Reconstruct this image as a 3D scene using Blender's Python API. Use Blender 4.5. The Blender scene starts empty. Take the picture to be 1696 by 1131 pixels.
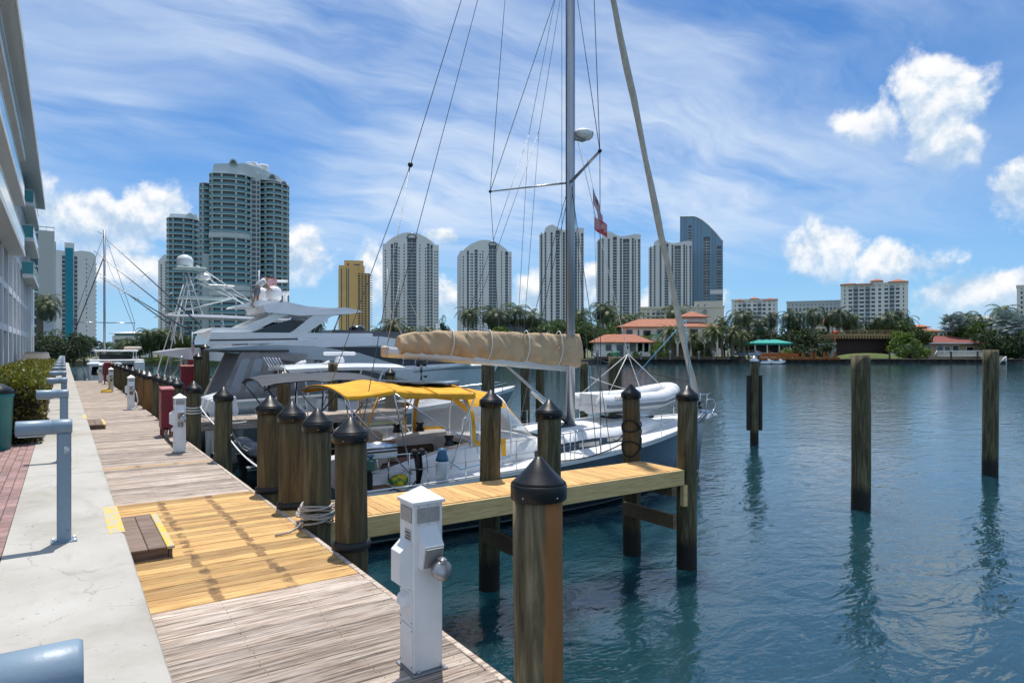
import bpy, math, random
from mathutils import Vector, Matrix, noise
rnd = random.Random(7)
S = bpy.context.scene
COL = S.collection
# ------------------------------------------------------------------ camera
# world: +Y runs along the dock, +X out over the slips, z=0 is the dock deck, water at -1.7
ANG = math.radians(34.0)
RX, RY = math.cos(ANG), -math.sin(ANG)      # camera's right, on the ground
FX, FY = math.sin(ANG), math.cos(ANG)       # camera's forward, on the ground
cd = bpy.data.cameras.new('camera'); cam = bpy.data.objects.new('camera', cd); COL.objects.link(cam)
cam.location = (0, 0, 2.0); cam.rotation_euler = (math.pi/2, 0, -ANG)
cd.sensor_width = 36; cd.lens = 36*1100/1696; cd.shift_y = 12.5/1696
cd.clip_start = .05; cd.clip_end = 9000
S.camera = cam
# ------------------------------------------------------------------ sky
SUN_EL, SUN_AZ = math.radians(73), math.radians(26)    # azimuth measured from +Y towards +X
w = bpy.data.worlds.new('World'); S.world = w; w.use_nodes = True
nt = w.node_tree; nt.nodes.clear()
class NG:
    def __init__(s, nt): s.nt = nt
    def n(s, t, **k):
        nd = s.nt.nodes.new(t)
        for a, b in k.items(): setattr(nd, a, b)
        return nd
    def put(s, sock, v):
        if hasattr(v, 'links'): s.nt.links.new(v, sock)
        elif v is not None: sock.default_value = v
    def m(s, op, a, b=None, c=None, clamp=False):
        nd = s.n('ShaderNodeMath', operation=op, use_clamp=clamp)
        for i, v in enumerate((a, b, c)):
            if v is not None: s.put(nd.inputs[i], v)
        return nd.outputs[0]
    def vm(s, op, a, b=None):
        nd = s.n('ShaderNodeVectorMath', operation=op)
        s.put(nd.inputs[0], a)
        if b is not None: s.put(nd.inputs[3] if op == 'SCALE' else nd.inputs[1], b)
        return nd.outputs[1] if op in ('DOT_PRODUCT', 'LENGTH') else nd.outputs[0]
    def noise(s, vec, scale=5, detail=4, rough=.5, dist=0, out=0, lac=2.0):
        nd = s.n('ShaderNodeTexNoise')
        if vec is not None: s.put(nd.inputs['Vector'], vec)
        s.put(nd.inputs['Scale'], scale); s.put(nd.inputs['Detail'], detail); s.put(nd.inputs['Roughness'], rough)
        s.put(nd.inputs['Distortion'], dist); s.put(nd.inputs['Lacunarity'], lac)
        return nd.outputs[out]
    def ramp(s, fac, stops, interp='LINEAR'):
        nd = s.n('ShaderNodeValToRGB'); nd.color_ramp.interpolation = interp
        e = nd.color_ramp.elements
        while len(e) < len(stops): e.new(0.5)
        for i, (p, c) in enumerate(stops):
            e[i].position = p; e[i].color = c if len(c) == 4 else (*c, 1)
        s.put(nd.inputs[0], fac); return nd.outputs[0]
    def smooth(s, x, a, b):
        nd = s.n('ShaderNodeMapRange', interpolation_type='SMOOTHSTEP')
        s.put(nd.inputs[0], x); nd.inputs[1].default_value = a; nd.inputs[2].default_value = b
        return nd.outputs[0]
    def mix(s, f, a, b, mode='MIX'):
        nd = s.n('ShaderNodeMix', data_type='RGBA', blend_type=mode)
        s.put(nd.inputs[0], f)
        for i, v in ((6, a), (7, b)):
            if isinstance(v, tuple) and len(v) == 3: v = (*v, 1)
            s.put(nd.inputs[i], v)
        return nd.outputs[2]
    def mapping(s, vec, scale=(1, 1, 1), rot=(0, 0, 0), loc=(0, 0, 0)):
        nd = s.n('ShaderNodeMapping'); s.put(nd.inputs[0], vec)
        nd.inputs['Scale'].default_value = scale; nd.inputs['Rotation'].default_value = rot; nd.inputs['Location'].default_value = loc
        return nd.outputs[0]
g = NG(nt)
sky = g.n('ShaderNodeTexSky', sky_type='NISHITA'); sky.sun_disc = False
sky.sun_elevation = SUN_EL; sky.sun_rotation = SUN_AZ; sky.air_density = 1.0; sky.dust_density = .25; sky.ozone_density = 2.2
tint = g.mix(1.0, sky.outputs[0], (.40, .80, 1.18), 'MULTIPLY')
bg = g.n('ShaderNodeBackground'); nt.links.new(tint, bg.inputs[0]); bg.inputs[1].default_value = .092
tc = g.n('ShaderNodeTexCoord'); D = tc.outputs['Generated']
sp = g.n('ShaderNodeSeparateXYZ'); nt.links.new(D, sp.inputs[0]); dx, dy, dz = sp.outputs
el = g.m('MULTIPLY', g.m('ARCSINE', dz), 180/math.pi)
az = g.m('MULTIPLY', g.m('ARCTAN2', dx, dy), 180/math.pi)
# cirrus: a high flat sheet, so the direction is projected on a plane overhead
den = g.m('ADD', g.m('MAXIMUM', dz, 0.0), .16)
cv = g.n('ShaderNodeCombineXYZ'); g.put(cv.inputs[0], g.m('DIVIDE', dx, den)); g.put(cv.inputs[1], g.m('DIVIDE', dy, den))
P = cv.outputs[0]
warp = g.noise(P, 1.3, 3, .55, out=1)
P2 = g.vm('ADD', P, g.vm('SCALE', g.vm('SUBTRACT', warp, (.5, .5, .5)), .55))
c1 = g.noise(g.mapping(P2, (.75, 2.1, 1), (0, 0, math.radians(62)), (3.1, 1.2, 0)), 1.25, 7, .56)
c2 = g.noise(g.mapping(P, (1, 1, 1), loc=(1.7, .4, 0)), .55, 3, .5)
c3 = g.noise(g.mapping(P2, (1.0, 5.0, 1), (0, 0, math.radians(70))), 3.0, 6, .6)
veil = g.m('MULTIPLY', g.smooth(c2, .26, .52), g.m('SUBTRACT', 1.0, g.m('MULTIPLY', g.m('MULTIPLY', g.smooth(az, 46, 74), g.m('SUBTRACT', 1.0, g.smooth(az, 110, 150))), .7)))
cir = g.m('MULTIPLY', g.smooth(c1, .26, .66), veil)
cir = g.m('ADD', g.m('MULTIPLY', cir, .92), g.m('MULTIPLY', g.m('MULTIPLY', g.smooth(c3, .40, .8), veil), .22))
cir = g.m('MULTIPLY', cir, g.smooth(el, 4, 13))
haze_f = g.m('MULTIPLY', g.m('POWER', 2.718, g.m('MULTIPLY', g.m('MAXIMUM', el, 0.0), -.16)), .92)
cir = g.m('MAXIMUM', cir, 0.0, clamp=True)
# cumulus: heaps at given bearings (az, el, half width, half height in degrees), edges broken by fractal noise
CUM = [(62.4, 16.6, 3.2, 2.5), (66.3, 17.4, 3.4, 2.9), (66.8, 14.2, 2.8, 2.4), (71.8, 10.4, 2.6, 2.7), (59.6, 7.4, 3.4, 2.9), (63.6, 6.2, 4.2, 2.4), (70, 3.8, 8, 1.8), (80, 5, 7, 3),
       (1.5, 8.8, 6.0, 2.4), (-4.5, 9.6, 4.5, 3.4), (6.2, 10.2, 2.8, 2.6), (3, 5.5, 6, 2), (16.6, 7.4, 2.6, 3.4), (22.4, 5.6, 1.8, 3.2), (28.6, 4.2, 2.2, 2.2), (36.0, 4.2, 2.2, 2.6), (41.4, 4.6, 1.8, 2.6), (27.9, 9.5, 2.0, .9), (49, 3.5, 5, 2),
       (-24, 8, 9, 5), (-80, 9, 10, 5), (-130, 8, 10, 5), (165, 7, 10, 5), (115, 8, 9, 5)]
M = SW = SV = None
for (a, e, ww, hh) in CUM:
    da = g.m('MULTIPLY_ADD', az, 1/ww, -a/ww); de = g.m('MULTIPLY_ADD', el, 1/hh, -e/hh)
    q = g.m('SQRT', g.m('MULTIPLY_ADD', da, da, g.m('MULTIPLY', de, de)))
    wt = g.m('POWER', 2.718, g.m('MULTIPLY', q, -3.0))
    if M is None: M, SW, SV = q, wt, g.m('MULTIPLY', wt, de)
    else:
        M = g.m('MINIMUM', M, q); SW = g.m('ADD', SW, wt); SV = g.m('MULTIPLY_ADD', wt, de, SV)
V = g.m('DIVIDE', SV, g.m('ADD', SW, 1e-6))
M = g.m('MAXIMUM', g.m('SUBTRACT', 1.0, M), -1.0)
fb = g.noise(D, 15, 6, .58, .15)
fbu = g.noise(g.vm('ADD', D, (.0, .0, .016)), 15, 4, .58, .15)
big = g.noise(D, 6.5, 3, .5)
fine = g.noise(D, 55, 4, .6)
dens = g.m('ADD', M, g.m('ADD', g.m('MULTIPLY_ADD', fine, .5, -.25), g.m('ADD', g.m('MULTIPLY', g.m('SUBTRACT', fb, .5), 1.9), g.m('MULTIPLY', g.m('SUBTRACT', big, .5), 1.0))))
edge = g.smooth(dens, .0, .46)
fade = g.smooth(g.m('ADD', V, g.m('MULTIPLY', g.m('SUBTRACT', fb, .5), .9)), -.95, .25)
cum = g.m('MULTIPLY', edge, g.m('ADD', g.m('MULTIPLY', fade, .72), .25), clamp=True)
relief = g.m('MULTIPLY', g.m('SUBTRACT', fb, fbu), 3.2)
lit = g.m('ADD', g.m('ADD', g.m('MULTIPLY', V, .46), .44), g.m('MULTIPLY', relief, 1.25), clamp=True)
ccol = g.ramp(lit, [(0, (.46, .61, .80)), (.4, (.66, .77, .89)), (.75, (.93, .95, .98)), (1, (1.0, 1.0, 1.0))])
b2 = g.n('ShaderNodeBackground'); b2.inputs[0].default_value = (.70, .81, .96, 1); b2.inputs[1].default_value = .88
b4 = g.n('ShaderNodeBackground'); b4.inputs[0].default_value = (.42, .65, .92, 1); b4.inputs[1].default_value = .92
m0 = g.n('ShaderNodeMixShader'); nt.links.new(haze_f, m0.inputs[0]); nt.links.new(bg.outputs[0], m0.inputs[1]); nt.links.new(b4.outputs[0], m0.inputs[2])
b3 = g.n('ShaderNodeBackground'); nt.links.new(ccol, b3.inputs[0]); b3.inputs[1].default_value = .88
m1 = g.n('ShaderNodeMixShader'); nt.links.new(cir, m1.inputs[0]); nt.links.new(m0.outputs[0], m1.inputs[1]); nt.links.new(b2.outputs[0], m1.inputs[2])
m2 = g.n('ShaderNodeMixShader'); nt.links.new(cum, m2.inputs[0]); nt.links.new(m1.outputs[0], m2.inputs[1]); nt.links.new(b3.outputs[0], m2.inputs[2])
wo = g.n('ShaderNodeOutputWorld'); nt.links.new(m2.outputs[0], wo.inputs[0])
# ------------------------------------------------------------------ sun, exposure
sl = bpy.data.lights.new('sun', 'SUN'); sl.energy = 4.2; sl.angle = math.radians(.53); sl.color = (1, .955, .88)
so = bpy.data.objects.new('sun', sl); COL.objects.link(so)
sv = Vector((math.sin(SUN_AZ)*math.cos(SUN_EL), math.cos(SUN_AZ)*math.cos(SUN_EL), math.sin(SUN_EL)))
so.rotation_euler = sv.to_track_quat('Z', 'Y').to_euler(); so.location = (0, 0, 60)
S.view_settings.view_transform = 'Standard'; S.view_settings.look = 'None'; S.view_settings.exposure = 0.22; S.view_settings.gamma = 1
S.cycles.use_denoising = True; S.cycles.max_bounces = 6; S.cycles.transparent_max_bounces = 12
S.cycles.caustics_reflective = False; S.cycles.caustics_refractive = False
# ------------------------------------------------------------------ materials
MATS = {}
def mat(name, col, rough=.6, metal=0.0, col2=None, nscale=4, stretch=(1, 1, 1), bump=0.0, bscale=None, spec=.5, rand=0.0, alpha=1.0, coat=0.0, contrast=(.35, .65), detail=6, island=None, coords='Object'):
    if name in MATS: return MATS[name]
    m = bpy.data.materials.new(name); m.use_nodes = True; MATS[name] = m
    nt = m.node_tree; G = NG(nt); b = nt.nodes['Principled BSDF']
    b.inputs['Roughness'].default_value = rough; b.inputs['Metallic'].default_value = metal
    b.inputs['Specular IOR Level'].default_value = spec; b.inputs['Coat Weight'].default_value = coat
    b.inputs['Base Color'].default_value = (*col, 1)
    if alpha < 1: b.inputs['Alpha'].default_value = alpha
    c = None
    if col2 is not None or rand or bump:
        t = G.n('ShaderNodeTexCoord'); vec = t.outputs[coords]
        oi = G.n('ShaderNodeObjectInfo')
        vec = G.vm('ADD', vec, G.vm('SCALE', (17.3, 9.1, 5.7), oi.outputs['Random']))
        vec = G.mapping(vec, stretch)
    if col2 is not None:
        nz = G.noise(vec, nscale, detail, .6)
        c = G.mix(G.smooth(nz, *contrast), col, col2)
    if island:
        ge = G.n('ShaderNodeNewGeometry')
        c = G.ramp(ge.outputs['Random Per Island'], island)
    if rand:
        if c is None: c = G.mix(0.0, col, col)
        h = G.n('ShaderNodeHueSaturation'); nt.links.new(c, h.inputs['Color'])
        G.put(h.inputs['Value'], G.m('ADD', 1-rand, G.m('MULTIPLY', oi.outputs['Random'], 2*rand))); c = h.outputs[0]
    if c is not None: nt.links.new(c, b.inputs['Base Color'])
    if bump:
        bn = G.n('ShaderNodeBump'); bn.inputs['Strength'].default_value = bump; bn.inputs['Distance'].default_value = .02
        nt.links.new(G.noise(vec, bscale or nscale*3, 5, .6), bn.inputs['Height']); nt.links.new(bn.outputs[0], b.inputs['Normal'])
    return m
def nodes_of(name):
    m = bpy.data.materials.new(name); m.use_nodes = True; MATS[name] = m
    return m, m.node_tree, NG(m.node_tree), m.node_tree.nodes['Principled BSDF']
# ------------------------------------------------------------------ mesh helpers
class MB:
    def __init__(s): s.v = []; s.f = []; s.sm = []
    def add(s, vs, fs, smooth=False):
        o = len(s.v); s.v += [tuple(p) for p in vs]; s.f += [tuple(i+o for i in q) for q in fs]; s.sm += [smooth]*len(fs); return s
    def box(s, x0, x1, y0, y1, z0, z1):
        return s.add([(x0,y0,z0),(x1,y0,z0),(x1,y1,z0),(x0,y1,z0),(x0,y0,z1),(x1,y0,z1),(x1,y1,z1),(x0,y1,z1)],
                     [(3,2,1,0),(4,5,6,7),(0,1,5,4),(1,2,6,5),(2,3,7,6),(3,0,4,7)])
    def bbox(s, x0, x1, y0, y1, z0, z1, c=.01):   # box with chamfered edges
        c = min(c, (x1-x0)*.45, (y1-y0)*.45, (z1-z0)*.45)
        rings = []
        for z, i in ((z0, c), (z0+c, 0), (z1-c, 0), (z1, c)):
            a, b, d, e = x0+i, x1-i, y0+i, y1-i
            k = c
            rings.append([(a+k-i*0,d,z),(b-k,d,z),(b,d+k,z),(b,e-k,z),(b-k,e,z),(a+k,e,z),(a,e-k,z),(a,d+k,z)])
        return s.loft(rings, caps=True)
    def loft(s, rings, caps=True, closed=True, smooth=False):
        n = len(rings[0]); vs = [p for r in rings for p in r]; fs = []
        for i in range(len(rings)-1):
            for j in range(n if closed else n-1):
                k = (j+1) % n
                fs.append((i*n+j, i*n+k, (i+1)*n+k, (i+1)*n+j))
        s.add(vs, fs, smooth)
        if caps and closed:
            o = len(s.v)-len(vs)
            s.f += [tuple(o+j for j in reversed(range(n))), tuple(o+(len(rings)-1)*n+j for j in range(n))]; s.sm += [False, False]
        return s
    def lathe(s, prof, c=(0,0,0), n=16, smooth=True, axis='z', sx=1, sy=1):
        rings = []
        for r, z in prof:
            ring = []
            for j in range(n):
                a = 2*math.pi*j/n; p = (r*math.cos(a)*sx, r*math.sin(a)*sy, z)
                if axis == 'x': p = (p[2], p[0], p[1])
                if axis == 'y': p = (p[1], p[2], p[0])
                ring.append((p[0]+c[0], p[1]+c[1], p[2]+c[2]))
            rings.append(ring)
        return s.loft(rings, True, True, smooth)
    def tube(s, pts, r, n=8, smooth=True, caps=True, sy=1.0):
        pts = [Vector(p) for p in pts]; rs = r if isinstance(r, (list, tuple)) else [r]*len(pts)
        rings = []; up = None
        for i, p in enumerate(pts):
            t = (pts[min(i+1, len(pts)-1)]-pts[max(i-1, 0)])
            if t.length < 1e-9: t = Vector((0,0,1))
            t.normalize()
            if up is None:
                up = Vector((0,0,1)) if abs(t.z) < .9 else Vector((1,0,0))
            a = t.cross(up)
            if a.length < 1e-6: a = t.orthogonal()
            a.normalize(); b = a.cross(t).normalized(); up = b
            rings.append([tuple(p + a*(math.cos(2*math.pi*j/n)*rs[i]) + b*(math.sin(2*math.pi*j/n)*rs[i]*sy)) for j in range(n)])
        return s.loft([list(reversed(q)) for q in rings], caps, True, smooth)
    def prism(s, poly, z0, z1, smooth=False):   # poly CCW (x,y)
        return s.loft([[(x,y,z0) for x,y in poly], [(x,y,z1) for x,y in poly]], True, True, smooth)
    def prismy(s, poly, y0, y1):                # poly in (x,z), extruded along y
        return s.loft([[(x,y1,z) for x,z in poly], [(x,y0,z) for x,z in poly]], True, True, False)
    def grid(s, rows, smooth=True):
        return s.loft(rows, False, False, smooth)
    def ball(s, c, r, n=12, m=8, sx=1, sy=1, sz=1):
        pr = [(max(1e-4, math.sin(math.pi*i/m))*r, -math.cos(math.pi*i/m)*r*sz) for i in range(m+1)]
        return s.lathe(pr, c, n, True, 'z', sx, sy)
    def mesh(s, name):
        me = bpy.data.meshes.new(name); me.from_pydata(s.v, [], s.f); me.validate(); me.update()
        if len(me.polygons) == len(s.sm): me.polygons.foreach_set('use_smooth', s.sm)
        return me
    def build(s, name, m, parent=None, **k):
        return link(name, s.mesh(name), m, parent, **k)
def link(name, me, m, parent=None, loc=None, rz=None, label=None, cat=None, group=None, kind=None):
    o = bpy.data.objects.new(name, me); COL.objects.link(o)
    if m is not None and me is not None and not me.materials: me.materials.append(m)
    if parent is not None: o.parent = parent
    if loc is not None: o.location = loc
    if rz is not None: o.rotation_euler.z = rz
    return tag(o, label, cat, group, kind)
def tag(o, label=None, cat=None, group=None, kind=None):
    if label: o['label'] = label
    if cat: o['category'] = cat
    if group: o['group'] = group
    if kind: o['kind'] = kind
    return o
def thing(name, loc, label, cat, rz=0, group=None):
    o = link(name, None, None, None, loc, rz, label, cat, group); o.empty_display_size = .3; return o
def copy_tree(o, parent=None):
    c = o.copy(); COL.objects.link(c)
    if parent is not None: c.parent = parent
    for ch in list(o.children): copy_tree(ch, c)
    return c
def text(name, body, size, m, parent, loc, rot, depth=.002, align='CENTER'):
    cu = bpy.data.curves.new(name, 'FONT'); cu.body = body; cu.size = size; cu.extrude = depth; cu.align_x = align; cu.align_y = 'CENTER'
    t = bpy.data.objects.new(name, cu); me = bpy.data.meshes.new_from_object(t); me.materials.clear()
    bpy.data.objects.remove(t)
    o = link(name, me, m, parent, loc); o.rotation_euler = rot; return o
def far(u, d, v=None):
    """ground point at picture-plane ratio (u-848)/1100 and forward distance d metres; v gives the height"""
    l = (u-848)/1100*d
    z = 2-(v-578)*d/1100 if v is not None else 0
    return Vector((RX*l+FX*d, RY*l+FY*d, z))
ORD = ['first','second','third','fourth','fifth','sixth','seventh','eighth','ninth','tenth','eleventh','twelfth','thirteenth','fourteenth','fifteenth','sixteenth','seventeenth','eighteenth','nineteenth','twentieth']
ORD += ['twenty-'+o for o in ORD[:9]]+['thirtieth']+['thirty-'+o for o in ORD[:9]]+['fortieth']
def vary(mb, amp, sc):
    mb.v = [tuple(Vector(p)+noise.noise_vector(Vector(p)*sc)*amp) for p in mb.v]; return mb
# ================================================================== surface materials
def wood_mat(name, light, mid, dark, rough=.8, stains=False, gray=None, var=.40, streak=.52):
    m, nt, G, b = nodes_of(name)
    t = G.n('ShaderNodeTexCoord'); oi = G.n('ShaderNodeObjectInfo')
    vec = G.vm('ADD', t.outputs['Object'], G.vm('SCALE', (31.3, 13.1, 5.7), oi.outputs['Random']))
    n1 = G.noise(G.mapping(vec, (1.1, 26, 26)), 1.6, 6, .62, .6)
    n2 = G.noise(G.mapping(vec, (2.2, 75, 75)), 1.5, 4, .6, .3)
    n3 = G.noise(vec, 2.2, 4, .55)
    c = G.ramp(n1, [(.28, dark), (.45, mid), (.66, light)])
    c = G.mix(G.m('MULTIPLY', G.smooth(n2, streak, streak+.16), .85), c, dark)
    c = G.mix(G.m('MULTIPLY', G.smooth(n3, .45, .75), .45), c, gray or light)
    if stains:
        sx = G.n('ShaderNodeSeparateXYZ'); nt.links.new(t.outputs['Object'], sx.inputs[0])
        st = None
        for a in stains:
            q = G.m('ABSOLUTE', G.m('SUBTRACT', G.m('ADD', sx.outputs[0], G.m('MULTIPLY', G.m('SUBTRACT', oi.outputs['Random'], .5), .03)), a))
            k = G.m('SUBTRACT', 1.0, G.smooth(G.m('ADD', q, G.m('MULTIPLY', G.m('SUBTRACT', G.noise(vec, 9, 3, .5), .5), .05)), .03, .055))
            st = k if st is None else G.m('MAXIMUM', st, k)
        c = G.mix(G.m('MULTIPLY', G.m('MULTIPLY', st, G.smooth(G.noise(vec, 3.5, 2, .5), .38, .56)), .72), c, (.10, .045, .018))
    h = G.n('ShaderNodeHueSaturation'); nt.links.new(c, h.inputs['Color'])
    G.put(h.inputs['Value'], G.m('ADD', 1-var*.58, G.m('MULTIPLY', oi.outputs['Random'], var)))
    nt.links.new(h.outputs[0], b.inputs['Base Color']); b.inputs['Roughness'].default_value = rough
    bn = G.n('ShaderNodeBump'); bn.inputs['Strength'].default_value = .55; bn.inputs['Distance'].default_value = .006
    nt.links.new(G.m('ADD', n1, G.m('MULTIPLY', n2, -.8)), bn.inputs['Height']); nt.links.new(bn.outputs[0], b.inputs['Normal'])
    return m
M_OLD = wood_mat('weathered_wood', (.60, .52, .45), (.36, .275, .215), (.07, .046, .032), gray=(.56, .495, .44), var=.62, streak=.49)
M_NEW = wood_mat('new_wood', (.67, .44, .19), (.51, .29, .10), (.19, .09, .026), gray=(.60, .41, .15), var=.62, stains=(.635, 1.21))
M_NEWF = wood_mat('new_finger_wood', (.72, .46, .19), (.60, .34, .12), (.36, .17, .05), gray=(.70, .44, .16))
M_FASC = wood_mat('fascia_wood', (.72, .53, .26), (.66, .46, .20), (.36, .20, .08), gray=(.70, .52, .25))
M_BOX = wood_mat('step_wood', (.26, .19, .15), (.17, .115, .085), (.045, .028, .02), gray=(.24, .19, .17))
M_TIMB = wood_mat('dark_timber', (.22, .15, .09), (.14, .09, .05), (.05, .03, .018))

m, nt_, G, b = nodes_of('concrete'); M_CONC = m
t = G.n('ShaderNodeTexCoord'); vec = t.outputs['Object']
n1 = G.noise(vec, .9, 8, .62); n2 = G.noise(vec, 5, 6, .65); n3 = G.noise(vec, 38, 4, .6)
c = G.ramp(n1, [(.3, (.31, .285, .245)), (.5, (.41, .39, .35)), (.72, (.47, .455, .42))])
c = G.mix(G.m('MULTIPLY', G.smooth(n2, .56, .75), .5), c, (.36, .33, .29))
vo = G.n('ShaderNodeTexVoronoi', feature='DISTANCE_TO_EDGE'); G.put(vo.inputs['Vector'], G.vm('ADD', vec, G.vm('SCALE', G.noise(vec, 2.5, 5, .6, out=1), .5))); vo.inputs['Scale'].default_value = .9
crk = G.m('MULTIPLY', G.m('SUBTRACT', 1.0, G.smooth(vo.outputs[0], .0, .008)), G.smooth(n2, .42, .6))
c = G.mix(G.m('MULTIPLY', crk, .38), c, (.2, .18, .15))
st_ = G.smooth(G.noise(G.mapping(vec, (1.6, .5, 1)), 1.3, 6, .65, .6), .54, .74)
c = G.mix(G.m('MULTIPLY', st_, .45), c, (.27, .235, .19))
pit = G.smooth(G.noise(vec, 24, 2, .5), .69, .74)
c = G.mix(G.m('MULTIPLY', pit, .6), c, (.22, .19, .16))
nt_.links.new(c, b.inputs['Base Color']); b.inputs['Roughness'].default_value = .85
bn = G.n('ShaderNodeBump'); bn.inputs['Strength'].default_value = .5; bn.inputs['Distance'].default_value = .012
nt_.links.new(G.m('SUBTRACT', G.m('ADD', n2, G.m('MULTIPLY', n3, .4)), G.m('ADD', pit, crk)), bn.inputs['Height']); nt_.links.new(bn.outputs[0], b.inputs['Normal'])

M_PAVE = mat('brick_paver', (.33, .195, .175), .85, col2=(.25, .165, .155), nscale=9, rand=.22, bump=.3)
M_SAND = mat('joint_sand', (.16, .12, .10), .95, col2=(.10, .08, .07), nscale=20)
M_YEL = mat('yellow_paint', (.68, .46, .03), .7, col2=(.46, .42, .33), nscale=14, contrast=(.43, .56), bump=.3)
M_LAMP = mat('bluegrey_paint', (.205, .285, .365), .42, col2=(.12, .12, .12), nscale=13, bump=.05, bscale=60, contrast=(.66, .72))
M_BLACK = mat('black_plastic', (.006, .007, .009), .36, bump=.05, bscale=30, col2=(.010, .011, .013), nscale=8, contrast=(.5, .8), spec=.4)
M_RUB = mat('black_rubber', (.012, .012, .012), .6)
M_WHITE = mat('white_paint', (.78, .79, .80), .4, col2=(.70, .71, .72), nscale=5)
M_STEEL = mat('stainless_steel', (.62, .63, .65), .22, 1.0)
M_GREYM = mat('grey_metal', (.30, .31, .32), .45, .6)
M_RED = mat('red_cabinet_paint', (.20, .010, .022), .45, col2=(.15, .010, .02), nscale=3)
M_PINK = mat('pale_red_paint', (.42, .15, .14), .5, col2=(.34, .10, .10), nscale=5)  # cabinet door and lid, paler and pinker than the case
M_ROPE = mat('rope', (.50, .46, .41), .9, col2=(.36, .33, .29), nscale=60, bump=.4, bscale=160)
M_CORD = mat('yellow_cord', (.70, .45, .03), .6)
M_GLASS = mat('dark_glass', (.012, .018, .024), .06, spec=.8)

def pile_mat(name, a, b_, c_, side, sidefac):
    m, nt, G, b = nodes_of(name)
    t = G.n('ShaderNodeTexCoord'); oi = G.n('ShaderNodeObjectInfo')
    vec = G.vm('ADD', t.outputs['Object'], G.vm('SCALE', (31.3, 13.1, 57), oi.outputs['Random']))
    n1 = G.noise(G.mapping(vec, (9, 9, .9)), 1.6, 6, .62, .5); n2 = G.noise(G.mapping(vec, (30, 30, 2.0)), 1.4, 4, .6)
    c = G.ramp(n1, [(.3, c_), (.5, a), (.72, b_)])
    c = G.mix(G.m('MULTIPLY', G.smooth(n2, .55, .75), .6), c, c_)
    if sidefac:   # second colour on one flank of the log, towards camera right
        s = G.n('ShaderNodeSeparateXYZ'); nt.links.new(t.outputs['Object'], s.inputs[0])
        k = G.smooth(G.m('ADD', G.m('ADD', G.m('MULTIPLY', s.outputs[0], RX), G.m('MULTIPLY', s.outputs[1], RY)), G.m('MULTIPLY', G.m('SUBTRACT', n1, .5), .12)), .0, .06)
        c = G.mix(G.m('MULTIPLY', k, sidefac), c, side)
        c = G.mix(G.m('MULTIPLY', G.smooth(n2, .56, .72), .35), c, c_)
    # marine growth below the tide line
    ge = G.n('ShaderNodeNewGeometry'); sz = G.n('ShaderNodeSeparateXYZ'); nt.links.new(ge.outputs['Position'], sz.inputs[0])
    tide = G.m('SUBTRACT', 1.0, G.smooth(G.m('ADD', sz.outputs[2], G.m('MULTIPLY', G.m('SUBTRACT', n2, .5), .3)), -1.35, -1.05))
    c = G.mix(tide, c, (.012, .012, .009))
    nt.links.new(c, b.inputs['Base Color']); b.inputs['Roughness'].default_value = .8
    bn = G.n('ShaderNodeBump'); bn.inputs['Strength'].default_value = .5; bn.inputs['Distance'].default_value = .015
    nt.links.new(G.m('ADD', n1, G.m('MULTIPLY', n2, .5)), bn.inputs['Height']); nt.links.new(bn.outputs[0], b.inputs['Normal'])
    return m
M_PILE = pile_mat('piling_green', (.088, .074, .034), (.20, .175, .095), (.022, .018, .009), (.2, .1, .03), 0)
M_PILEB = pile_mat('piling_brown', (.085, .062, .026), (.16, .12, .056), (.03, .021, .009), (.2, .1, .03), 0)
M_PILEN = pile_mat('piling_two_tone', (.12, .098, .05), (.30, .25, .15), (.034, .026, .015), (.32, .125, .028), .85)
M_PILEO = pile_mat('piling_rusty', (.15, .09, .035), (.25, .14, .05), (.05, .03, .015), (.3, .13, .035), .5)

# ================================================================== water
m, nt_, G, b = nodes_of('water'); M_WATER = m
t = G.n('ShaderNodeTexCoord'); vec = t.outputs['Object']
b.inputs['Base Color'].default_value = (.010, .050, .066, 1); b.inputs['Roughness'].default_value = .095
b.inputs['Subsurface Weight'].default_value = 1.0; b.inputs['Subsurface Radius'].default_value = (.35, .9, 1.0); b.inputs['Subsurface Scale'].default_value = 6.0
b.inputs['IOR'].default_value = 1.55; b.inputs['Specular IOR Level'].default_value = 1.0
big = G.noise(G.mapping(vec, (1, .55, 1), (0, 0, -ANG)), .16, 3, .5, .4)
w1 = G.noise(G.mapping(vec, (.62, 1.0, 1), (0, 0, ANG)), 1.15, 3, .5, .9)
w2 = G.noise(G.mapping(vec, (.55, 1.0, 1), (0, 0, ANG+.5)), 3.6, 3, .5, .6)
w3 = G.noise(G.mapping(vec, (.7, 1.0, 1), (0, 0, ANG-.35)), 11, 2, .5, .5)
patch = G.smooth(big, .38, .66)
ht = G.m('ADD', G.m('MULTIPLY', w1, .55), G.m('ADD', G.m('MULTIPLY', w2, .26), G.m('MULTIPLY', w3, G.m('ADD', .03, G.m('MULTIPLY', patch, .09)))))
bn = G.n('ShaderNodeBump'); bn.inputs['Strength'].default_value = 1.0; bn.inputs['Distance'].default_value = .062
nt_.links.new(ht, bn.inputs['Height']); nt_.links.new(bn.outputs[0], b.inputs['Normal'])
wm = MB(); wm.add([(-3000,-3000,-1.7),(4000,-3000,-1.7),(4000,4000,-1.7),(-3000,4000,-1.7)], [(0,1,2,3)])
wm.build('water', M_WATER, kind='structure')
link('seabed', MB().add([(-3000,-3000,-6),(4000,-3000,-6),(4000,4000,-6),(-3000,4000,-6)], [(0,1,2,3)]).mesh('seabed'), mat('silt', (.05,.06,.05), .9), kind='structure')

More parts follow.
